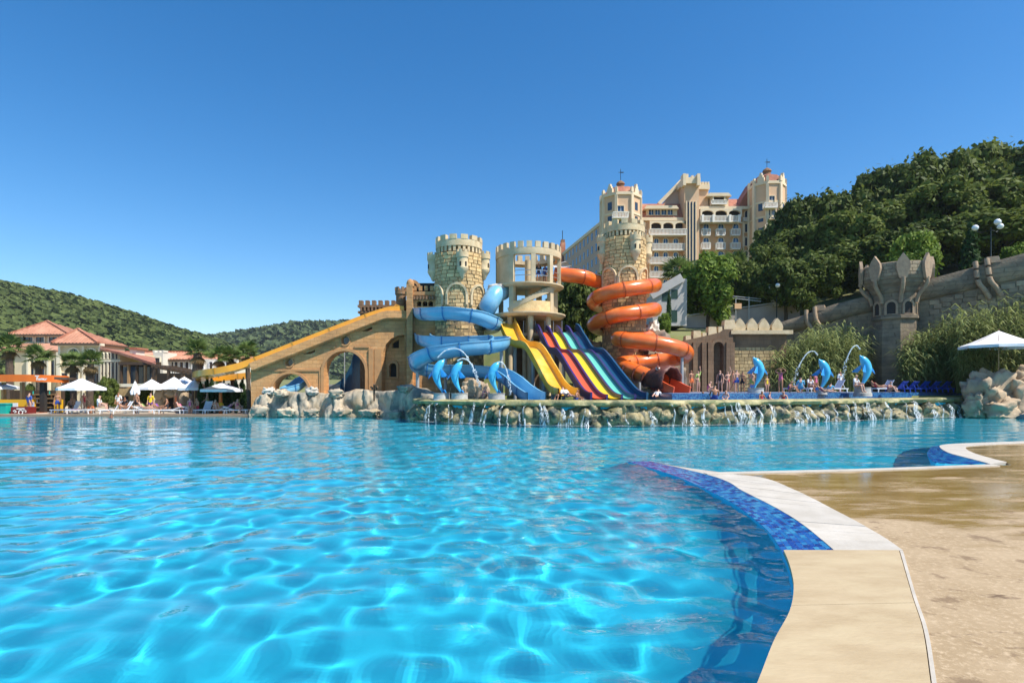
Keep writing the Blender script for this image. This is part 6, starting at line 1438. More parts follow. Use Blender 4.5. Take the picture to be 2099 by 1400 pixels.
vrect(gr_, 'opening', 'dark', 340, 808, 376, 842, 51.5, .1)
# --- pool bar with orange fascia
bar = thing('pool_bar', 'pool bar with bright orange curved fascia on dark posts', 'bar', P(60, 848, 49))
db = 48.5
q = MB(); pts = [P(-60, 776, db-.4), P(20, 775, db-.5), P(80, 775.5, db-.2), P(125, 777, db+.5), P(140, 778, db+1.4)]
pth = resample(crom(pts, 6), .3); q.sweep(pth, [(-.06, -.30), (.06, -.30), (.06, .30), (-.06, .30)]); q.build('fascia', MT['orangeband'], bar, smooth=30)
q = MB(); q.sweep([p+V(0, .4, .05) for p in pth], [(-.5, -.1), (.4, -.1), (.4, .1), (-.5, .1)]); q.build('roof_slab', MT['darkwood'], bar)
fas = bar
q = MB(); lt = lambda x, y: tuple(P(x, y, db-.62)); 
for a, c_, w in (((72, 770.5), (80, 770.8), .09), ((76.6, 771), (75.4, 779), .09), ((79.5, 775.5), (79.0, 779), .06), ((81.5, 775.5), (81.0, 779), .06), ((79, 779), (82, 779.2), .05), ((84, 775.5), (83.4, 779), .06), ((86, 776), (86, 779), .06), ((88, 776), (87.8, 779), .06), ((84, 775.5), (88.5, 775.8), .05), ((90, 776), (92.5, 776.2), .05), ((90, 779), (92.5, 779.2), .05), ((90, 776), (90, 779), .06), ((94, 776), (93.8, 779.3), .06), ((94, 776), (96.5, 776.3), .05)):
    q.bar(lt(*a), lt(*c_), .03, w, up=(0, -1, 0) if False else (0, 0, 1))
q.build('lettering', MT['letter'], bar)
for x in (8, 46, 89, 120): 
    q = MB(); a, c_ = P(x, 784, db+.4), P(x, 846, db+.4); q.box((a.x, db+.4, (a.z+c_.z)/2), (.42 if x == 89 else .2, .3, a.z-c_.z)); q.build('post', MT['dark'] if x == 89 else MT['wood'], bar)
vrect(bar, 'back_shelves', 'darkwood', 20, 800, 128, 846, db+2.5, .3)
for y in (808, 816, 825, 834): vrect(bar, 'shelf', 'wood', 66, y, 112, y+1.6, db+2.1, .4)
rr = random.Random(4)
for k in range(10):
    y = (808, 816, 825, 834)[k % 4]; x = 68+k*4.2; q = MB(); p = P(x, y, db+2.3); q.lathe([(.05, 0), (.05, .18), (.02, .24), (.02, .32)], p, 8); o = q.build('bottle', [MT['teal'], MT['amberp'], MT['c_white'], MT['greenpaint']][k % 4]); tag(o, '%s bottle on the %s shelf of the orange pool bar, %s from the left' % (['teal', 'amber', 'white', 'dark green'][k % 4], ['top', 'second', 'third', 'bottom'][k % 4], ['first', 'second', 'third'][k//4]), 'bottle', 'bottles in the pool bar')
vrect(bar, 'counter', 'gold', -60, 819, 58, 834, db-.2, .8); vrect(bar, 'counter_base', 'paving', -60, 834, 58, 850, db, .6); vrect(bar, 'end_panel', 'gold', 111, 819, 124, 846, db+.2, .3); vrect(bar, 'light_panel', 'paleblue', 60, 824, 66.5, 849, db-.2, .2); vrect(bar, 'step', 'orangeband', 66, 846, 82, 850, db-.3, .8)
mp_ = thing('drinks_cooler', 'maroon cooler box with white emblem on the pool bar deck', 'cooler', P(40, 852, 46.6))
q = MB(); a, c_ = P(22, 854, 46.6), P(57.5, 834, 46.6); q.box(((a.x+c_.x)/2, 47, (a.z+c_.z)/2), (c_.x-a.x, .8, c_.z-a.z)); q.build('box', MT['maroon'], mp_)
q = MB(); cc = P(42, 845, 46.55); q.lathe([(.13, 0), (.21, 0)], (0, 0, 0), 18); q.v = [(cc.x+x, 46.57, cc.z+y) for x, y, z in q.v]; q.build('emblem_ring', MT['letter'], mp_)
q = MB()
for a, c_ in (((27, 842), (34, 844)), ((30, 840), (31, 846)), ((48, 841), (54, 843)), ((50, 840), (53, 845)), ((34, 838), (50, 837.5))): q.bar(P(*a, 46.57), P(*c_, 46.57), .03, .09)
q.build('emblem_strokes', MT['letter'], mp_)
for x0, x1, nm in ((24, 36, 0),): vrect(mp_, 'sticker', 'letter', 26, 826, 36, 834, 46.9, .05)
tb = thing('towel_bin', 'teal plastic bin at the far left edge of the deck', 'bin', P(4, 856, 46.4))
q = MB(); a, c_ = P(-12, 857, 46.4), P(12, 829, 46.4); q.box(((a.x+c_.x)/2, 46.8, (a.z+c_.z)/2), (c_.x-a.x, .8, c_.z-a.z), 0, .94); q.build('body', MT['teal'], tb); q = MB(); q.box(((a.x+c_.x)/2, 46.8, c_.z+.05), (c_.x-a.x+.05, .86, .1)); q.build('lid', MT['teal'], tb)
# greenery of the village
palm('fan palm at the far left behind the orange bar', 18, 712, 56, .1, 1.5, .28, seed=1); palm('fan palm between the bar and the lobby, nearest the left edge', 80, 733, 54, .1, 1.4, .24, seed=2)
palm('fan palm in front of the lobby, left of a close pair', 152, 744, 53, .1, 1.3, .24, seed=3); palm('fan palm in front of the lobby, right of a close pair', 187, 744, 52.5, .1, 1.3, .26, seed=4)
palm('tall fan palm with thick trunk left of the amber slide', 404, 724, 51, .1, 1.35, .34, seed=5, fat=2.2); palm('slim fan palm, second from the left beside the amber slide', 447, 732, 50, .1, 1.15, .17, seed=6)
palm('slim fan palm, third from the left beside the amber slide', 474, 733, 50.5, .1, 1.15, .17, seed=7); palm('slim fan palm nearest the ochre ramp wall', 508, 724, 47.5, .1, 1.15, .17, seed=8)
HW = ['first', 'second', 'third', 'fourth', 'fifth', 'sixth', 'seventh', 'eighth', 'ninth', 'tenth']
for k, (x, y, w) in enumerate(((412, 782, 13), (425, 770, 11), (434, 772, 11), (446, 780, 14), (458, 778, 13), (470, 784, 14), (484, 776, 13), (497, 772, 12), (510, 786, 15), (524, 774, 18))):
    cypress('small dark cypress in the hedge left of the rock wall, %s from the left' % HW[k], x, y, 48.6+.5*(k % 2), w, .1, k, 'cypress hedge by the loungers')
tree('shrub', 'dark leafy shrub between the white parasol and the restaurant', 222, 770, 51, 34, 'mid', k=3, zb=.1)
for k, (x, y, w) in enumerate(((130, 800, 30), (300, 800, 34), (195, 805, 26), (392, 800, 22), (60, 795, 24))):
    tree('shrub', ['low green shrub between the bar and the first white parasol', 'low green shrub behind the parasols right of the kiosk', 'low green shrub just right of the first parasol pole', 'low green shrub by the thick palm trunk', 'low green shrub behind the bar counter'][k], x, y, 54, w, 'mid', k=k, zb=.1)

# ------------------------------------------------------------------ parasols and loungers
def parasol_parts(t, R0, h, zc, m='whitefab', n=8, val=.22, pole='wood'):
    q = MB(); vs = [V(0, 0, zc+h)]; seg = 4; ring_ = n*seg
    for fr_ in (.33, .66, 1.0):
        for k in range(ring_):
            a = 2*math.pi*k/ring_; w = (k % seg)/seg; sag = 1-.10*math.sin(w*math.pi)*fr_; r = R0*fr_*sag; z = zc+h*(1-fr_)**1.15*1.0-.10*math.sin(w*math.pi)*fr_*0
            vs.append(V(r*math.cos(a), r*math.sin(a), z))
    for k in range(ring_):
        v = vs[1+2*ring_+k]; vs.append(V(v.x*1.01, v.y*1.01, v.z-val*(1 if k % 2 else .92)))
    fs = [(0, 1+k, 1+(k+1) % ring_) for k in range(ring_)]
    for i in range(3):
        o = 1+i*ring_; fs += [(o+k, o+ring_+k, o+ring_+(k+1) % ring_, o+(k+1) % ring_) for k in range(ring_)]
    q.add(vs, fs); q.build('canopy', MT[m], t, world=False, smooth=25)
    q = MB(); q.tube([V(0, 0, 0), V(0, 0, zc+h+.12)], .035, 8); q.build('pole', MT[pole], t, world=False)
    q = MB(); q.lathe([(.30, 0), (.30, .06), (.06, .10), (.06, .3)], (0, 0, 0), 14, cap=True); q.build('base', MT['plinth'], t, world=False)
    for k in range(n):
        a = 2*math.pi*k/n; q = MB(); q.bar(V(0, 0, zc+h-.05), V(R0*.98*math.cos(a), R0*.98*math.sin(a), zc-.03), .025, .03); q.bar(V(0, 0, zc-.25), V(R0*.5*math.cos(a), R0*.5*math.sin(a), zc+h*.45), .02, .02); q.build('rib', MT[pole], t, world=False)
def parasol(label, x, yapex, yedge, hw, d, zb=.12, pole='wood'):
    a = P(x, yapex, d); e_ = P(x, yedge, d); t = thing('parasol', label, 'parasol', (a.x, d, zb), random.uniform(0, .7), 'white parasols'); parasol_parts(t, hw/FPX*d, a.z-e_.z-.16, e_.z+.16-zb, pole=pole); return t
parasol('white parasol cut off by the left edge of the picture', -14, 779, 797, 44, 49)
parasol('white parasol standing alone beside the orange bar', 167, 775, 799, 43, 47.4)
parasol('white parasol next to the closed one, left of the overlapping group', 311, 777, 798, 29, 50)
parasol('white parasol in the middle of the overlapping group', 357, 772, 797, 34, 51); parasol('white parasol at the back of the overlapping group', 378, 772, 795, 34, 53.5); parasol('white parasol at the right of the overlapping group', 399, 778, 799, 32, 49.5)
parasol('low white parasol with an orange post beside it, near the rock wall', 455, 784, 802, 40, 47.6)
parasol('large white parasol at the far right over the tan boulders', 2047, 678, 713, 66, 43.8, 1.5)
t = thing('closed_parasol', 'folded white parasol beside the stone kiosk', 'parasol', (P(277, 0, 47.8).x, 47.8, .12)); a = zy(781, 47.8)-.12; b_ = zy(809, 47.8)-.12
q = MB(); n = 16; vs = []
for z, r in ((a, .03), (a-.25, .10), (a-.6, .20), (b_+.25, .30), (b_, .27)):
    for k in range(n): an = 2*math.pi*k/n; rr_ = r*(1+.25*(1 if k % 2 else -1)); vs.append(V(rr_*math.cos(an), rr_*math.sin(an), z))
q.add(vs, [(i*n+k, (i+1)*n+k, (i+1)*n+(k+1) % n, i*n+(k+1) % n) for i in range(4) for k in range(n)]); q.build('folded_canopy', MT['whitefab'], t, world=False, smooth=30)
q = MB(); q.tube([V(0, 0, 0), V(0, 0, a+.08)], .035, 8); q.build('pole', MT['wood'], t, world=False)
t = thing('lifebuoy_post', 'orange post with a blue top under the low white parasol', 'post', (P(452, 0, 47).x, 47, .12))
q = MB(); q.lathe([(.12, 0), (.14, .6), (.10, 1.9), (.08, 2.0)], (0, 0, 0), 12, cap=True); q.build('post', MT['orangeband'], t, world=False, smooth=40); q = MB(); q.lathe([(.13, 1.75), (.16, 1.9), (.14, 2.25), (.02, 2.35)], (0, 0, 0), 12); q.build('cap', MT['c_blue'], t, world=False, smooth=40); q = MB(); q.lathe([(.22, .35), (.26, .5), (.24, .75), (.14, .9)], (0, 0, 0), 12); q.build('buoy', MT['gold'], t, world=False, smooth=40)
def lounger_proto(m, fabric=None, back=.75):
    t = bpy.data.objects.new('sun_lounger', None); COL.objects.link(t)
    q = MB(); [q.bar(V(-.95, s_, .30), V(.95, s_, .30), .05, .07) for s_ in (-.31, .31)]; [q.bar(V(x, -.31, .30), V(x, .31, .30), .05, .05) for x in (-.95, .1, .95)]; q.build('frame', MT[m], t, world=False)
    for x in (-.8, .8):
        for s_ in (-.31, .31): q = MB(); q.bar(V(x, s_, .29), V(x*1.05, s_, 0), .06, .06); q.build('leg', MT[m], t, world=False)
    q = MB(); [q.box((-.9+k*.14, 0, .345), (.115, .6, .025)) for k in range(8)]; q.build('seat_slats', MT[fabric or m], t, world=False)
    q = MB(); ca, sa = math.cos(back), math.sin(back)
    for k in range(6): c = V(.2, 0, .345)+V(ca, 0, sa)*(.07+k*.125); q.bar(c-V(ca, 0, sa)*.05, c+V(ca, 0, sa)*.05, .6, .025)
    for s_ in (-.29, .29): q.bar(V(.18, s_, .33), V(.18, s_, .33)+V(ca, 0, sa)*.80, .04, .05)
    q.build('backrest', MT[fabric or m], t, world=False)
    q = MB(); q.bar(V(.75, -.2, .3), V(.2, -.2, .345)+V(ca, 0, sa)*.5, .03, .03); q.bar(V(.75, .2, .3), V(.2, .2, .345)+V(ca, 0, sa)*.5, .03, .03); q.build('prop', MT[m], t, world=False)
    return t
def place_loungers(proto, spots, group):
    for i, (lab, x, d, zb, rz) in enumerate(spots):
        o = proto if i == 0 else dup(proto); p = P(x, 0, d); o.location = (p.x, d, zb); o.rotation_euler = (0, 0, rz); tag(o, lab, 'sun lounger', group)
ord_ = ['first', 'second', 'third', 'fourth', 'fifth', 'sixth', 'seventh', 'eighth']
place_loungers(lounger_proto('whitepl', None, .35), [('white sun lounger in the row at the pool edge, %s right of the raised chairs' % ord_[i], x, 46.6, .12, (0 if i % 2 else math.pi)+.05*i) for i, x in enumerate((300, 352, 402, 446, 484))], 'white loungers along the pool edge')
place_loungers(lounger_proto('whitepl', None, 1.05), [('white sun lounger with raised back, left of a pair right of the shrub', 232, 46.7, .12, .4), ('white sun lounger with raised back, right of a pair near the closed parasol', 254, 46.6, .12, .9), ('white sun lounger with high back behind the seated man by the bar', 148, 48, .12, 1.2), ('white upright lounger back between two bathers near the low parasol', 421, 47.3, .12, 1.5)], 'raised white loungers')
place_loungers(lounger_proto('whitepl', 'c_white', .06), [('flat white sun lounger under the parasol beside the bar', 165, 46.5, .12, .05), ('flat white sun lounger nearest the orange bar', 132, 46.9, .12, .0)], 'flat white loungers')
place_loungers(lounger_proto('bluepl', 'bluepl', .8), [('blue sun lounger in the row below the castle wall, %s from the left' % ord_[i], x, 47.2+.1*i, 1.88, -1.25) for i, x in enumerate((1840, 1862, 1884, 1906, 1928))], 'blue loungers below the castle wall')
place_loungers(lounger_proto('whitepl', 'paleblue', .95), [('pale blue sun lounger with raised back between the right dolphins', 1712, 43.5, 1.88, .3), ('pale blue sun lounger right of the rightmost dolphin plinth', 1812, 45, 1.88, .2), ('pale blue sun lounger beside the middle right dolphin', 1660, 44.5, 1.88, .6), ('pale blue sun lounger left of the middle right dolphin', 1630, 45, 1.88, .3)], 'pale blue loungers on the upper deck')
# table under the large parasol
t = thing('cafe_table', 'round white table under the large right parasol', 'table', (P(2062, 0, 43.9).x, 43.9, 1.5)); q = MB(); q.lathe([(.001, .72), (.45, .72), (.45, .76), (.001, .76)], (0, 0, 0), 20); q.build('top', MT['white'], t, world=False); q = MB(); q.tube([V(0, 0, 0), V(0, 0, .72)], .04, 8); q.build('stem', MT['white'], t, world=False)
def chair(label, x, d, zb, rz):
    t = thing('chair', label, 'chair', (P(x, 0, d).x, d, zb), rz, 'chairs under the right parasol'); q = MB(); q.box((0, 0, .45), (.45, .45, .04)); q.build('seat', MT['bluepl'], t, world=False); q = MB(); q.box((0, .22, .75), (.45, .04, .55)); q.build('backrest', MT['bluepl'], t, world=False)
    for x_ in (-.2, .2):
        for y_ in (-.2, .2): q = MB(); q.bar(V(x_, y_, .43), V(x_*1.1, y_*1.1, 0), .035, .035); q.build('leg', MT['bluepl'], t, world=False)
chair('blue chair left of the table under the right parasol', 2036, 43.9, 1.5, -1.2); chair('blue chair in front of the table under the right parasol', 2066, 43.2, 1.5, 2.6)

# ------------------------------------------------------------------ dolphin fountains
def dolphin(label, x, y, d, mir, s_=1.0, plinth=True, jet=None, zb=None, rz=0):
    b_ = P(x, y, d); t = thing('dolphin_fountain', label, 'fountain', (b_.x, d, b_.z if zb is None else zb), rz, 'dolphin fountains'); h0 = .48 if plinth else .2
    cpts = [(.10, 0), (.0, .25), (-.18, .6), (-.34, 1.05), (-.36, 1.45), (-.24, 1.82), (-.08, 2.08), (.05, 2.24), (.15, 2.36), (.22, 2.43)]; rad = [.06, .09, .16, .26, .33, .33, .28, .20, .08, .045]
    pts = crom([V(mir*a*s_, 0, h0+c_*s_) for a, c_ in cpts], 4); rd_ = np.interp(np.linspace(0, 9, len(pts)), range(10), rad)*s_
    q = MB(); sec_ = [(math.cos(2*math.pi*k/16), math.sin(2*math.pi*k/16)) for k in range(16)]
    q.sweep(pts, sec_, True, True, (0, 1, 0), list(rd_)); q.build('body', MT['dolphin'], t, world=False, smooth=70)
    def fin(nm, poly, th=.05, m='dolphind'):
        q = MB(); q.slab([(mir*a*s_, h0+c_*s_) for a, c_ in poly], -th/2, th/2); return q.build(nm, MT[m], t, world=False)
    fin('dorsal_fin', [(-.62, 1.35), (-.95, 1.02), (-.88, 1.28), (-.58, 1.72)])
    for sg in (-1, 1):
        q = MB(); o = V(mir*-.05*s_, sg*.25*s_, h0+1.55*s_); e_ = o+V(mir*.42*s_, sg*.45*s_, -.38*s_); m1 = o+V(mir*.12*s_, sg*.3*s_, -.42*s_); vs = [o+V(0, 0, .14*s_), o-V(0, 0, .14*s_), m1, e_]; n_ = V(mir*.05, 0, .04); q.add(vs+[v+n_ for v in vs], [(0, 1, 2, 3), (7, 6, 5, 4), (0, 4, 5, 1), (1, 5, 6, 2), (2, 6, 7, 3), (3, 7, 4, 0)]); q.build('pectoral_fin', MT['dolphind'], t, world=False)
        q = MB(); o = V(mir*.1*s_, 0, h0+.06*s_); q.add([o+V(0, 0, .1), o+V(mir*.1*s_, sg*.42*s_, .16*s_), o+V(mir*.22*s_, sg*.36*s_, -.02), o+V(mir*.14*s_, 0, -.05), o+V(0, 0, .15), o+V(mir*.1*s_, sg*.42*s_, .20*s_), o+V(mir*.22*s_, sg*.36*s_, .02), o+V(mir*.14*s_, 0, 0)], MB.BF); q.build('tail_fluke', MT['dolphind'], t, world=False)
        ey = V(mir*-.02*s_, sg*.235*s_, h0+2.02*s_); q = MB(); q.lathe([(.001, -.035), (.03, 0), (.001, .035)], ey, 8); q.build('eye', MT['dark'], t, world=False)
    if plinth: q = MB(); q.lathe([(.62, -.2), (.60, .06), (.55, .08), (.52, .42), (.55, .44), (.55, .48), (.001, .48)], (0, 0, 0), 24); q.build('plinth', MT['plinth'], t, world=False, smooth=30)
    else: q = MB(); q.lathe([(.4, -.1), (.35, .2), (.001, .2)], (0, 0, 0), 20); q.build('plinth', MT['plinth'], t, world=False, smooth=30)
    return t
JET = bpy.data.materials.new('water jet'); JET.use_nodes = True; b = JET.node_tree.nodes['Principled BSDF']; b.inputs['Base Color'].default_value = (.8, .88, .92, 1); b.inputs['Roughness'].default_value = .15; b.inputs['Alpha'].default_value = .55
def jet(label, pts, d):
    path = resample(crom([P(*p, d) for p in pts], 8), .08); n = len(path); rr = random.Random(n); t = thing('water_jet', label, 'water jet', path[0], 0, 'dolphin water jets')
    q = MB(); q.tube(path[:int(n*.62)], [.045*(1+.35*rr.uniform(-1, 1)) for _ in range(int(n*.62))], 6); q.build('stream', JET, t, smooth=90)
    for k in range(int(n*.55), n):
        for _ in range(2): q = MB(); p = path[k]+V(rr.uniform(-.1, .1), rr.uniform(-.1, .1), rr.uniform(-.06, .06)); r = rr.uniform(.02, .05); q.lathe([(.001, -r*1.6), (r, 0), (.001, r*1.6)], p, 6); q.build('drop', JET, t, smooth=90)
dolphin('blue dolphin fountain, leftmost of three by the blue slide', 905, 818, 37.6, 1, .92, zb=1.4); dolphin('blue dolphin fountain, middle of three by the blue slide', 942, 819, 37.0, 1, .85, zb=1.4); dolphin('blue dolphin fountain right of the small boulder, by the blue slide end', 1018, 818, 36.8, 1, .84, zb=1.4)
dolphin('blue dolphin fountain without a jet beside the standing bathers', 1549, 808, 40, -1, .88, zb=1.75); dolphin('blue dolphin fountain in the middle of the right three, spouting left', 1684, 806, 41.5, -1, .93, False, zb=1.85); dolphin('blue dolphin fountain nearest the castle wall tower, spouting left', 1768, 806, 42, -1, .96, zb=1.8)
jet('thin arc of water from the leftmost dolphin across the blue slide', [(897, 733), (915, 718), (940, 716), (960, 735), (975, 768), (980, 785)], 37.6)
jet('thin arc of water from the middle left dolphin', [(937, 740), (950, 735), (965, 745), (978, 775), (985, 795)], 37); jet('thin falling jet from the dolphin beside the blue slide end', [(1014, 747), (1026, 742), (1036, 752), (1043, 780), (1046, 808)], 36.8)
jet('water arc falling left from the middle right dolphin', [(1676, 728), (1668, 720), (1655, 724), (1642, 742), (1632, 765), (1627, 790)], 41.5); jet('water arc falling left from the dolphin nearest the castle wall', [(1763, 716), (1755, 708), (1745, 716), (1735, 738), (1730, 760), (1728, 775)], 42)
# ------------------------------------------------------------------ people
BONES = {}
def make_pose(name, J, bones, rad):
    names = [n_ for n_ in J if n_ != 'back']; idx = {n: i for i, n in enumerate(names)}; ev = [(idx[a], idx[b_]) for a, b_ in bones]
    co = [Vector(J[n]) for n in names]; ra = [rad[n] for n in names]
    # five fingers on each hand
    for s_ in 'lr':
        h = idx['hand_'+s_]; w = co[h]-co[idx['wrist_'+s_]]; w = w.normalized() if w.length > 0 else V(0, 0, -1); sd = w.cross(V(0, 1, .1)).normalized()
        for k, (o, l) in enumerate(((-.030, .07), (-.010, .085), (.010, .08), (.030, .06))):
            co.append(co[h]+sd*o+w*.05); ra.append(.011); co.append(co[h]+sd*o*1.2+w*(.05+l)+V(0, -.012, 0)); ra.append(.008); ev += [(h, len(co)-2), (len(co)-2, len(co)-1)]
        co.append(co[h]-sd*.05*(1 if s_ == 'l' else -1)+w*.02); ra.append(.012); co.append(co[h]-sd*.075*(1 if s_ == 'l' else -1)+w*.06); ra.append(.009); ev += [(idx['wrist_'+s_], len(co)-2), (len(co)-2, len(co)-1)]
    me = bpy.data.meshes.new('pose'); me.from_pydata([tuple(c) for c in co], ev, []); o = bpy.data.objects.new('pose', me); COL.objects.link(o)
    md = o.modifiers.new('skin', 'SKIN'); md.use_smooth_shade = True
    for i, sv in enumerate(me.skin_vertices[0].data): sv.radius = (ra[i], ra[i]*(.8 if i == idx['chest'] or i == idx['pelvis'] or i == idx['spine'] else 1)); sv.use_root = (i == idx['pelvis'])
    o.modifiers.new('sub', 'SUBSURF').levels = 1
    dg_ = bpy.context.evaluated_depsgraph_get(); body = bpy.data.meshes.new_from_object(o.evaluated_get(dg_)); body.name = 'person_'+name
    bpy.data.objects.remove(o); shade(body, 180)
    vs = np.array([v.co[:] for v in body.vertices]); nr = np.array([v.normal[:] for v in body.vertices])
    def sd_(a, b_):
        a, b_ = np.array(J[a]), np.array(J[b_]); ab = b_-a; t_ = np.clip(((vs-a)@ab)/max(ab@ab, 1e-9), 0, 1); return np.linalg.norm(vs-(a+t_[:, None]*ab), axis=1)
    lab = []; ds = []
    for a, b_ in bones: ds.append(sd_(a, b_)); lab.append((a, b_))
    near = np.argmin(np.array(ds), axis=0)
    def sub(nm, pick, off):
        fs = [p.vertices[:] for p in body.polygons if all(pick[v] for v in p.vertices)]
        if not fs: return None
        used = sorted({v for f in fs for v in f}); mp2 = {v: i for i, v in enumerate(used)}
        m2 = bpy.data.meshes.new(nm); m2.from_pydata([tuple(vs[v]+nr[v]*off) for v in used], [], [tuple(mp2[v] for v in f) for f in fs]); shade(m2, 180); return m2
    bb = [lab[i] for i in near]
    kn = {s_: np.array(J['knee_'+s_]) for s_ in 'lr'}
    hipd = [np.linalg.norm(vs-kn[s_], axis=1) for s_ in 'lr']; thigh = np.array([b_[0].startswith('hip') for b_ in bb]) & (np.minimum(*hipd) > .2)
    pel = np.array(['pelvis' in b_ for b_ in bb]); tor = np.array([b_ in (('spine', 'chest'), ('chest', 'shoulder_l'), ('chest', 'shoulder_r'), ('pelvis', 'spine')) for b_ in bb])
    sh = np.array([b_[0].startswith('shoulder') for b_ in bb])
    hd = np.array(J['head']); tp = np.array(J['crown']); up = (tp-hd)/np.linalg.norm(tp-hd); hv = vs-(hd+tp)/2; hh = np.linalg.norm(vs-(hd+tp)/2, axis=1) < .17
    back = np.array(J['back']); hair = hh & ((hv@up+.9*(hv@back)) > .012)
    m = dict(body=body, shorts=sub('swim_shorts', thigh | pel, .014), suit=sub('swimsuit', pel | (tor & (vs[:, 2] < 9)), .012), shirt=sub('shirt', tor | sh | pel, .018), hair=sub('hair', hair, .016), brief=sub('swim_briefs', pel, .012))
    # small face: nose, eyes, mouth kept as one slight mesh
    f_ = -back; c_ = (hd+tp)/2; sdv = np.cross(up, f_); q = MB()
    q.tube([Vector(c_+f_*.085+up*.02), Vector(c_+f_*.115-up*.012)], [.008, .014], 6); BONES[name] = m; m['nose'] = q; m['face'] = [Vector(c_+f_*.088+up*.025+sdv*x) for x in (-.032, .032)]; m['mouth'] = Vector(c_+f_*.088-up*.045); m['sd'] = Vector(sdv)
    return m
BN = [('pelvis', 'spine'), ('spine', 'chest'), ('chest', 'neck'), ('neck', 'head'), ('head', 'crown')]
for s_ in 'lr': BN += [('chest', 'shoulder_'+s_), ('shoulder_'+s_, 'elbow_'+s_), ('elbow_'+s_, 'wrist_'+s_), ('wrist_'+s_, 'hand_'+s_), ('pelvis', 'hip_'+s_), ('hip_'+s_, 'knee_'+s_), ('knee_'+s_, 'ankle_'+s_), ('ankle_'+s_, 'toe_'+s_)]
RAD = dict(pelvis=.135, spine=.115, chest=.135, neck=.055, head=.088, crown=.072)
for s_ in 'lr': RAD.update({'shoulder_'+s_: .062, 'elbow_'+s_: .042, 'wrist_'+s_: .030, 'hand_'+s_: .034, 'hip_'+s_: .092, 'knee_'+s_: .058, 'ankle_'+s_: .040, 'toe_'+s_: .034})
STAND = dict(pelvis=(0, 0, .95), spine=(0, .01, 1.14), chest=(0, 0, 1.34), neck=(0, .01, 1.48), head=(0, -.01, 1.57), crown=(0, 0, 1.69), back=(0, 1, 0),
 shoulder_l=(-.18, 0, 1.40), elbow_l=(-.23, .02, 1.12), wrist_l=(-.24, -.05, .88), hand_l=(-.24, -.07, .80), shoulder_r=(.18, 0, 1.40), elbow_r=(.23, .02, 1.12), wrist_r=(.24, -.05, .88), hand_r=(.24, -.07, .80),
 hip_l=(-.10, 0, .90), knee_l=(-.11, -.02, .50), ankle_l=(-.11, .02, .09), toe_l=(-.12, -.13, .035), hip_r=(.10, 0, .90), knee_r=(.12, -.03, .50), ankle_r=(.13, .02, .09), toe_r=(.14, -.13, .035))
def pose(base, **kw): d_ = dict(base); d_.update(kw); return d_
make_pose('stand', STAND, BN, RAD)
make_pose('walk', pose(STAND, knee_l=(-.10, -.20, .52), ankle_l=(-.10, -.22, .10), toe_l=(-.10, -.38, .05), knee_r=(.10, .05, .50), ankle_r=(.10, .28, .13), toe_r=(.10, .16, .035), elbow_l=(-.23, .10, 1.13), wrist_l=(-.23, .08, .90), hand_l=(-.23, .06, .82), elbow_r=(.23, -.08, 1.13), wrist_r=(.22, -.25, .98), hand_r=(.21, -.31, .94)), BN, RAD)
make_pose('hands_head', pose(STAND, elbow_l=(-.40, -.02, 1.55), wrist_l=(-.20, .02, 1.70), hand_l=(-.12, .06, 1.72), elbow_r=(.40, -.02, 1.55), wrist_r=(.20, .02, 1.70), hand_r=(.12, .06, 1.72)), BN, RAD)
make_pose('arm_up', pose(STAND, elbow_r=(.27, -.02, 1.66), wrist_r=(.20, -.04, 1.90), hand_r=(.17, -.05, 1.98), elbow_l=(-.30, .06, 1.14), wrist_l=(-.18, -.06, 1.0), hand_l=(-.12, -.08, 1.0)), BN, RAD)
SIT = pose(STAND, pelvis=(0, 0, .12), spine=(0, .02, .31), chest=(0, .0, .51), neck=(0, -.02, .65), head=(0, -.05, .735), crown=(0, -.05, .855), shoulder_l=(-.18, 0, .57), shoulder_r=(.18, 0, .57), elbow_l=(-.25, -.08, .32), wrist_l=(-.2, -.28, .28), hand_l=(-.19, -.36, .27), elbow_r=(.25, -.08, .32), wrist_r=(.2, -.28, .28), hand_r=(.19, -.36, .27), hip_l=(-.10, -.02, .10), hip_r=(.10, -.02, .10), knee_l=(-.13, -.42, .17), knee_r=(.13, -.42, .17), ankle_l=(-.13, -.50, -.25), ankle_r=(.13, -.50, -.25), toe_l=(-.14, -.64, -.31), toe_r=(.14, -.64, -.31))
make_pose('sit', SIT, BN, RAD)
make_pose('sit_knees', pose(SIT, knee_l=(-.12, -.36, .48), knee_r=(.12, -.36, .48), ankle_l=(-.12, -.55, .09), ankle_r=(.12, -.55, .09), toe_l=(-.12, -.70, .04), toe_r=(.12, -.70, .04), elbow_l=(-.25, -.14, .38), wrist_l=(-.16, -.36, .42), hand_l=(-.09, -.43, .42), elbow_r=(.25, -.14, .38), wrist_r=(.16, -.36, .42), hand_r=(.09, -.43, .42), chest=(0, -.06, .50), neck=(0, -.1, .63), head=(0, -.15, .71), crown=(0, -.17, .83), shoulder_l=(-.18, -.06, .56), shoulder_r=(.18, -.06, .56)), BN, RAD)
make_pose('recline', pose(SIT, spine=(0, .17, .22), chest=(0, .34, .36), neck=(0, .46, .45), head=(0, .52, .52), crown=(0, .58, .62), back=(0, .8, -.6), shoulder_l=(-.18, .36, .42), shoulder_r=(.18, .36, .42), elbow_l=(-.28, .18, .22), wrist_l=(-.2, -.04, .22), hand_l=(-.18, -.12, .22), elbow_r=(.30, .30, .22), wrist_r=(.28, .05, .18), hand_r=(.27, -.03, .17), knee_l=(-.12, -.42, .28), ankle_l=(-.12, -.82, .08), toe_l=(-.13, -.92, .18), knee_r=(.12, -.44, .12), ankle_r=(.12, -.88, .08), toe_r=(.13, -.96, .18)), BN, RAD)
PN = 0
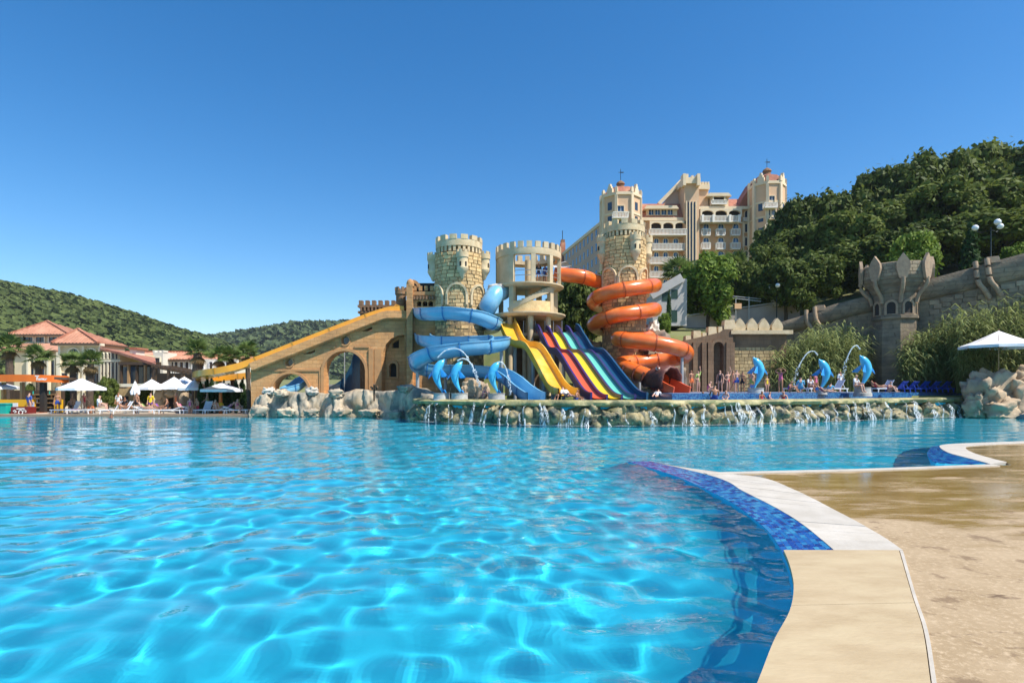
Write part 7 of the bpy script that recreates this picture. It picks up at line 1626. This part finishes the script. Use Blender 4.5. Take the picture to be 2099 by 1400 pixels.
def person(label, x, y, d, ps, skin, hair, cloth, cm, rz=0, s_=1.0, zb=None, extra=None, cm2=None):
    global PN; PN += 1; m = BONES[ps]; p = P(x, y, d); o = bpy.data.objects.new('person', m['body']); COL.objects.link(o); o.location = (p.x, d, p.z if zb is None else zb); o.rotation_euler = (0, 0, rz); o.scale = (s_,)*3
    tag(o, label, 'person', 'people at the water park')
    def slot(ob_, mm):
        if not ob_.data.materials: ob_.data.materials.append(None)
        ob_.material_slots[0].link = 'OBJECT'; ob_.material_slots[0].material = MT[mm]
    slot(o, skin)
    for key, mm in ((cloth, cm), ('hair', hair), (extra, cm2)):
        if key and m.get(key): c = bpy.data.objects.new(m[key].name.split('.')[0], m[key]); COL.objects.link(c); c.parent = o; slot(c, mm)
    if s_ > .5:
        q = MB(); q.v = list(m['nose'].v); q.f = list(m['nose'].f); q.m = list(m['nose'].m); q.build('nose', MT[skin], o, world=False, smooth=60)
        q = MB()
        for e_ in m['face']: q.box(e_, (.022, .022, .014))
        q.build('eyes', MT['dark'], o, world=False); q = MB(); q.bar(m['mouth']-m['sd']*.022, m['mouth']+m['sd']*.022, .012, .010); q.build('mouth', MT['c_red'], o, world=False)
    return o
ZR = 1.885
# right terrace
person('woman in green top and black swim bottoms standing right of the snake mouth', 1431, 806, 41.5, 'arm_up', 'skin2', 'hair3', 'shirt', 'c_green', .6, .93, ZR, 'brief', 'c_black')
person('person sitting bent forward on the pool rim beside the snake mouth', 1452, 806, 40.8, 'sit_knees', 'skin2', 'hair3', 'suit', 'c_pink', 1.2, 1, ZR)
person('broad tanned man seen from behind sitting at the upper pool edge', 1465, 812, 36.6, 'sit', 'skin1', 'hair1', 'shorts', 'c_blue', 3.0, 1.15, 1.42)
person('child sitting in the upper pool right of the broad man', 1488, 814, 37, 'sit', 'skin2', 'hair2', 'suit', 'c_white', -.6, .8, 1.38)
person('thin person with one arm raised standing behind the pool rim', 1492, 806, 42, 'arm_up', 'skin2', 'hair3', 'brief', 'c_red', .2, .92, ZR)
person('man in navy shorts standing with his back to the pool', 1510, 806, 40.5, 'stand', 'skin2', 'hair2', 'shorts', 'c_blue', 3.3, .97, ZR)
person('red shouldered man standing just right of the man in navy shorts', 1522, 806, 41.5, 'stand', 'skin1', 'hair1', 'shorts', 'c_black', 2.6, .9, ZR)
person('sunburnt bather in green shorts left of the jetless dolphin', 1541, 806, 41, 'walk', 'skin2', 'hair2', 'shorts', 'c_green', 2.2, .9, ZR)
person('woman in pink swimsuit walking with hands on her head', 1600, 806, 41.5, 'hands_head', 'skin1', 'hair3', 'suit', 'c_pink', -.9, 1.02, ZR)
person('bather with only head and shoulders above the upper pool, left one', 1561, 812, 38.4, 'sit', 'skin1', 'hair2', 'suit', 'c_red', .3, .95, 1.20)
person('bather with only head and shoulders above the upper pool, right one', 1577, 812, 39, 'sit', 'skin2', 'hair1', 'suit', 'c_purple', 1.0, .9, 1.20)
person('person in light blue shirt sitting under the dolphin jet', 1641, 803, 42.5, 'sit', 'skin2', 'hair1', 'shirt', 'c_cyan', 2.8, 1.05, ZR+.25)
person('person in white and violet sitting left of the middle right dolphin', 1660, 802, 43, 'sit', 'skin1', 'hair2', 'shirt', 'c_white', .3, 1.05, ZR+.35)
person('tanned standing bather half hidden by the middle right dolphin', 1672, 804, 43.5, 'stand', 'skin1', 'hair2', 'suit', 'c_pink', .4, .85, ZR)
person('child in bright blue top sitting right of the middle right dolphin', 1702, 806, 41.2, 'sit_knees', 'skin2', 'hair1', 'shirt', 'c_cyan', 2.4, .85, ZR)
person('bather lying on the pool rim below the middle right dolphin', 1690, 808, 40.4, 'recline', 'skin2', 'hair2', 'suit', 'c_pink', 1.5, .85, ZR)
person('fair haired person in white shirt sitting on the rightmost dolphin plinth', 1754, 790, 41.6, 'sit', 'skin2', 'hair3', 'shirt', 'c_white', .5, 1.1, 2.25)
person('dark haired person sitting behind the rightmost dolphin', 1800, 806, 45, 'recline', 'skin1', 'hair1', 'suit', 'c_red', 1.6, 1, ZR+.3)
person('person in violet top seated left under the large right parasol', 2036, 770, 43.9, 'sit', 'skin1', 'hair2', 'shirt', 'c_purple', -.6, 1.05, 1.98); person('person in white top seated right under the large right parasol', 2066, 770, 43.2, 'sit', 'skin2', 'hair3', 'shirt', 'c_white', 2.8, 1.05, 1.98)
for lab_, x_, d_, ps_, sk_, hr_, cl_, cm_, rz_2, z_ in (
 ('bather in orange shorts standing far left of the niche wall', 1417, 43.5, 'stand', 'skin1', 'hair1', 'shorts', 'c_orange', .4, ZR), ('woman in black swimsuit standing between the bent person and the arm raiser', 1476, 43.5, 'stand', 'skin2', 'hair2', 'suit', 'c_black', -.5, ZR),
 ('man in red shorts walking behind the man in navy shorts', 1503, 44.5, 'walk', 'skin1', 'hair1', 'shorts', 'c_red', 1.2, ZR), ('child in yellow standing right of the jetless dolphin plinth', 1572, 42.5, 'stand', 'skin2', 'hair2', 'suit', 'c_yellow', .2, ZR),
 ('bather in violet sitting on the rim between the walking woman and the dolphin jet', 1618, 41, 'sit_knees', 'skin1', 'hair1', 'suit', 'c_purple', .8, ZR), ('bather neck deep in the upper pool below the bent person', 1440, 37.5, 'sit', 'skin1', 'hair1', 'shorts', 'c_blue', .2, 1.15),
 ('bather neck deep in the upper pool below the walking woman', 1606, 38.8, 'sit', 'skin2', 'hair3', 'suit', 'c_red', -.4, 1.15), ('person in white standing near the castle wall tower', 1722, 46, 'stand', 'skin1', 'hair1', 'shirt', 'c_white', .3, ZR), ('bather in pink sitting left of the blue loungers', 1822, 44, 'sit_knees', 'skin2', 'hair2', 'suit', 'c_pink', .5, ZR)):
    person(lab_, x_, 806, d_, ps_, sk_, hr_, cl_, cm_, rz_2, .72 if 'child' in lab_ else 1.0, z_)
# slides and platform
person('bather sitting by the boulder near the blue slide end', 992, 815, 37.2, 'sit_knees', 'skin2', 'hair1', 'suit', 'c_pink', .9, .95, 1.5)
person('slider in white shirt arriving at the foot of the yellow slide', 1162, 812, 35.7, 'recline', 'skin2', 'hair1', 'shirt', 'c_white', .4, 1.05, 1.62); person('bather crouching left of the yellow slide foot', 1146, 814, 36.2, 'sit_knees', 'skin1', 'hair1', 'shorts', 'c_black', -.5, .8, 1.45); person('bather sitting right of the yellow slide foot', 1183, 815, 35.6, 'sit', 'skin1', 'hair1', 'shorts', 'c_blue', 1.0, .85, 1.40)
person('bather in white shirt leaning left of the snake mouth', 1346, 812, 39.6, 'recline', 'skin2', 'hair1', 'shirt', 'c_white', -.5, .9, 1.55)
person('visitor in dark clothes on the top floor of the round platform, left one', 1104, 575, 46.8, 'stand', 'skin1', 'hair1', 'shirt', 'c_black', .2, 1, z2+.03, 'shorts', 'c_blue'); person('visitor in blue on the top floor of the round platform, right one', 1117, 575, 47.4, 'stand', 'skin3', 'hair1', 'shirt', 'c_blue', -.7, 1, z2+.03, 'shorts', 'c_black')
person('small child at the bend of the upper blue spiral', 994, 676, 49.9, 'sit', 'skin2', 'hair2', 'shirt', 'c_white', .3, .8, zy(676, 50))
# left deck
ZL = .13
person('woman in white top bending beside the white parasol', 203, 848, 46.8, 'sit', 'skin2', 'hair3', 'shirt', 'c_white', 1.9, 1.15, .62); person('dark man seated in front of a white lounger by the bar', 146, 847, 47.3, 'sit', 'skin3', 'hair1', 'shorts', 'c_black', .6, 1, .55)
person('red towelled person sitting left of the bending woman', 185, 848, 47.5, 'sit_knees', 'skin1', 'hair2', 'shirt', 'c_orange', 1.0, .95, ZL)
person('tanned man standing with his back to the pool by the closed parasol', 280, 848, 47, 'stand', 'skin1', 'hair1', 'shorts', 'c_black', 3.0, 1, ZL); person('person lying back between the standing man and the yellow top', 298, 842, 46.6, 'recline', 'skin2', 'hair2', 'suit', 'c_green', 1.57, 1, .48)
person('person in yellow top standing behind the loungers', 309, 846, 48.5, 'stand', 'skin2', 'hair3', 'shirt', 'c_yellow', .3, .98, ZL, 'shorts', 'c_purple'); person('sunbather in violet lying on the second white lounger', 326, 842, 46.9, 'recline', 'skin1', 'hair1', 'suit', 'c_purple', 1.4, 1, .48)
person('dark haired sunbather sitting up on the third white lounger', 343, 842, 46.6, 'sit', 'skin1', 'hair1', 'suit', 'c_black', -1.2, 1.05, .48); person('fair sunbather lying with knees up in the middle of the row', 375, 842, 46.6, 'recline', 'skin2', 'hair3', 'suit', 'c_pink', 1.5, 1, .48)
person('tanned man sitting upright on the edge of a white lounger', 404, 842, 46.5, 'sit', 'skin1', 'hair1', 'shorts', 'c_red', -.5, 1.1, .48); person('bather in pink standing at the water side of the loungers', 389, 850, 46.2, 'stand', 'skin2', 'hair2', 'suit', 'c_pink', .5, .75, ZL)
person('sunbather hugging her knees beside the orange post', 440, 842, 46.5, 'sit_knees', 'skin2', 'hair3', 'suit', 'c_orange', .9, 1, .46); person('sunbather in violet lying right of the orange post', 466, 842, 46.7, 'recline', 'skin2', 'hair2', 'suit', 'c_purple', -1.5, 1, .48); person('dark haired sunbather sitting on the last white lounger near the rocks', 486, 842, 46.5, 'sit', 'skin2', 'hair1', 'suit', 'c_pink', 1.2, 1, .48)
person('dark clothed person sitting at the kiosk opening', 256, 846, 49, 'sit', 'skin3', 'hair1', 'shirt', 'c_black', .3, 1, .6)
person('swimmer with only the head above the main pool at the left', 228, 853, 43.5, 'stand', 'skin3', 'hair1', 'shorts', 'c_black', 3.0, 1, -1.42)
for lab_, x_, d_, ps_, sk_, hr_, cl_, cm_, rz_2, z_ in (
 ('bather in blue shorts standing between the bar and the first parasol', 118, 48, 'stand', 'skin1', 'hair1', 'shorts', 'c_blue', .4, ZL), ('woman in red swimsuit walking behind the flat loungers', 172, 49, 'walk', 'skin2', 'hair2', 'suit', 'c_red', 1.4, ZL),
 ('man in white shirt standing at the kiosk canopy post', 243, 50, 'stand', 'skin1', 'hair1', 'shirt', 'c_white', .2, ZL), ('woman in orange standing beneath the overlapping parasols', 362, 49, 'stand', 'skin1', 'hair2', 'suit', 'c_orange', -.4, ZL),
 ('bather in green shorts walking near the cypress hedge', 425, 48.2, 'walk', 'skin2', 'hair1', 'shorts', 'c_green', -1.2, ZL), ('person in blue shirt standing at the bar counter', 60, 47.9, 'stand', 'skin2', 'hair2', 'shirt', 'c_blue', 3.0, ZL), ('sunbather in black lying on the raised lounger near the closed parasol', 256, 46.8, 'recline', 'skin1', 'hair1', 'suit', 'c_black', 1.9, .5)):
    person(lab_, x_, 850, d_, ps_, sk_, hr_, cl_, cm_, rz_2, 1.0, z_)
# towels
for i, (lab, x, d, m, z) in enumerate((('pink towel on a flat white lounger by the bar', 158, 46.45, 'c_pink', .475), ('cream towel on the flat white lounger under the parasol', 176, 46.45, 'creamtrim', .475), ('pink towel hanging over the lounger behind the standing bather', 384, 46.5, 'c_pink', .475))):
    q = MB(); p = P(x, 0, d); n = 8
    q.add([V(p.x-.35+.7*a/n, d-.28+.56*b_/4, z+.012*math.sin(a*1.7+b_)) for b_ in range(5) for a in range(n+1)], [(b_*(n+1)+a, b_*(n+1)+a+1, (b_+1)*(n+1)+a+1, (b_+1)*(n+1)+a) for b_ in range(4) for a in range(n)]); o = q.build('towel', MT[m], None, smooth=90); o.modifiers.new('s', 'SOLIDIFY').thickness = .015; tag(o, lab, 'towel')
# stray cross shaped bracket with a lamp on the rock wall
t = thing('garden_spotlight', 'dark metal spotlight cluster standing on the grey rock wall', 'spotlight', P(767, 812, 44.2)); q = MB(); q.tube([P(767, 822, 43.7), P(767, 790, 43.7)], .07, 8); q.build('post', MT['frame'], t)
for x, y in ((760, 793), (774, 793), (767, 788), (763, 797), (771, 797)): q = MB(); q.tube([P(767, 797, 43.7), P(x, y, 43.5)], [.04, .09], 8); q.build('lamp_head', MT['frame'], t)
# ------------------------------------------------------------------ light summer haze over the whole valley
q = MB(); q.box((0, 800, 70), (2400, 1720, 150)); hz = q.build('haze', []); tag(hz, kind='stuff', label='thin pale summer haze over the whole valley', cat='haze')
m = bpy.data.materials.new('summer haze'); m.use_nodes = True; nt = m.node_tree; nt.nodes.remove(nt.nodes['Principled BSDF'])
pv = nt.nodes.new('ShaderNodeVolumePrincipled'); pv.inputs['Color'].default_value = (.80, .89, 1, 1); pv.inputs['Density'].default_value = .00010; pv.inputs['Anisotropy'].default_value = .1
nt.links.new(pv.outputs[0], nt.nodes['Material Output'].inputs['Volume']); hz.data.materials.append(m)
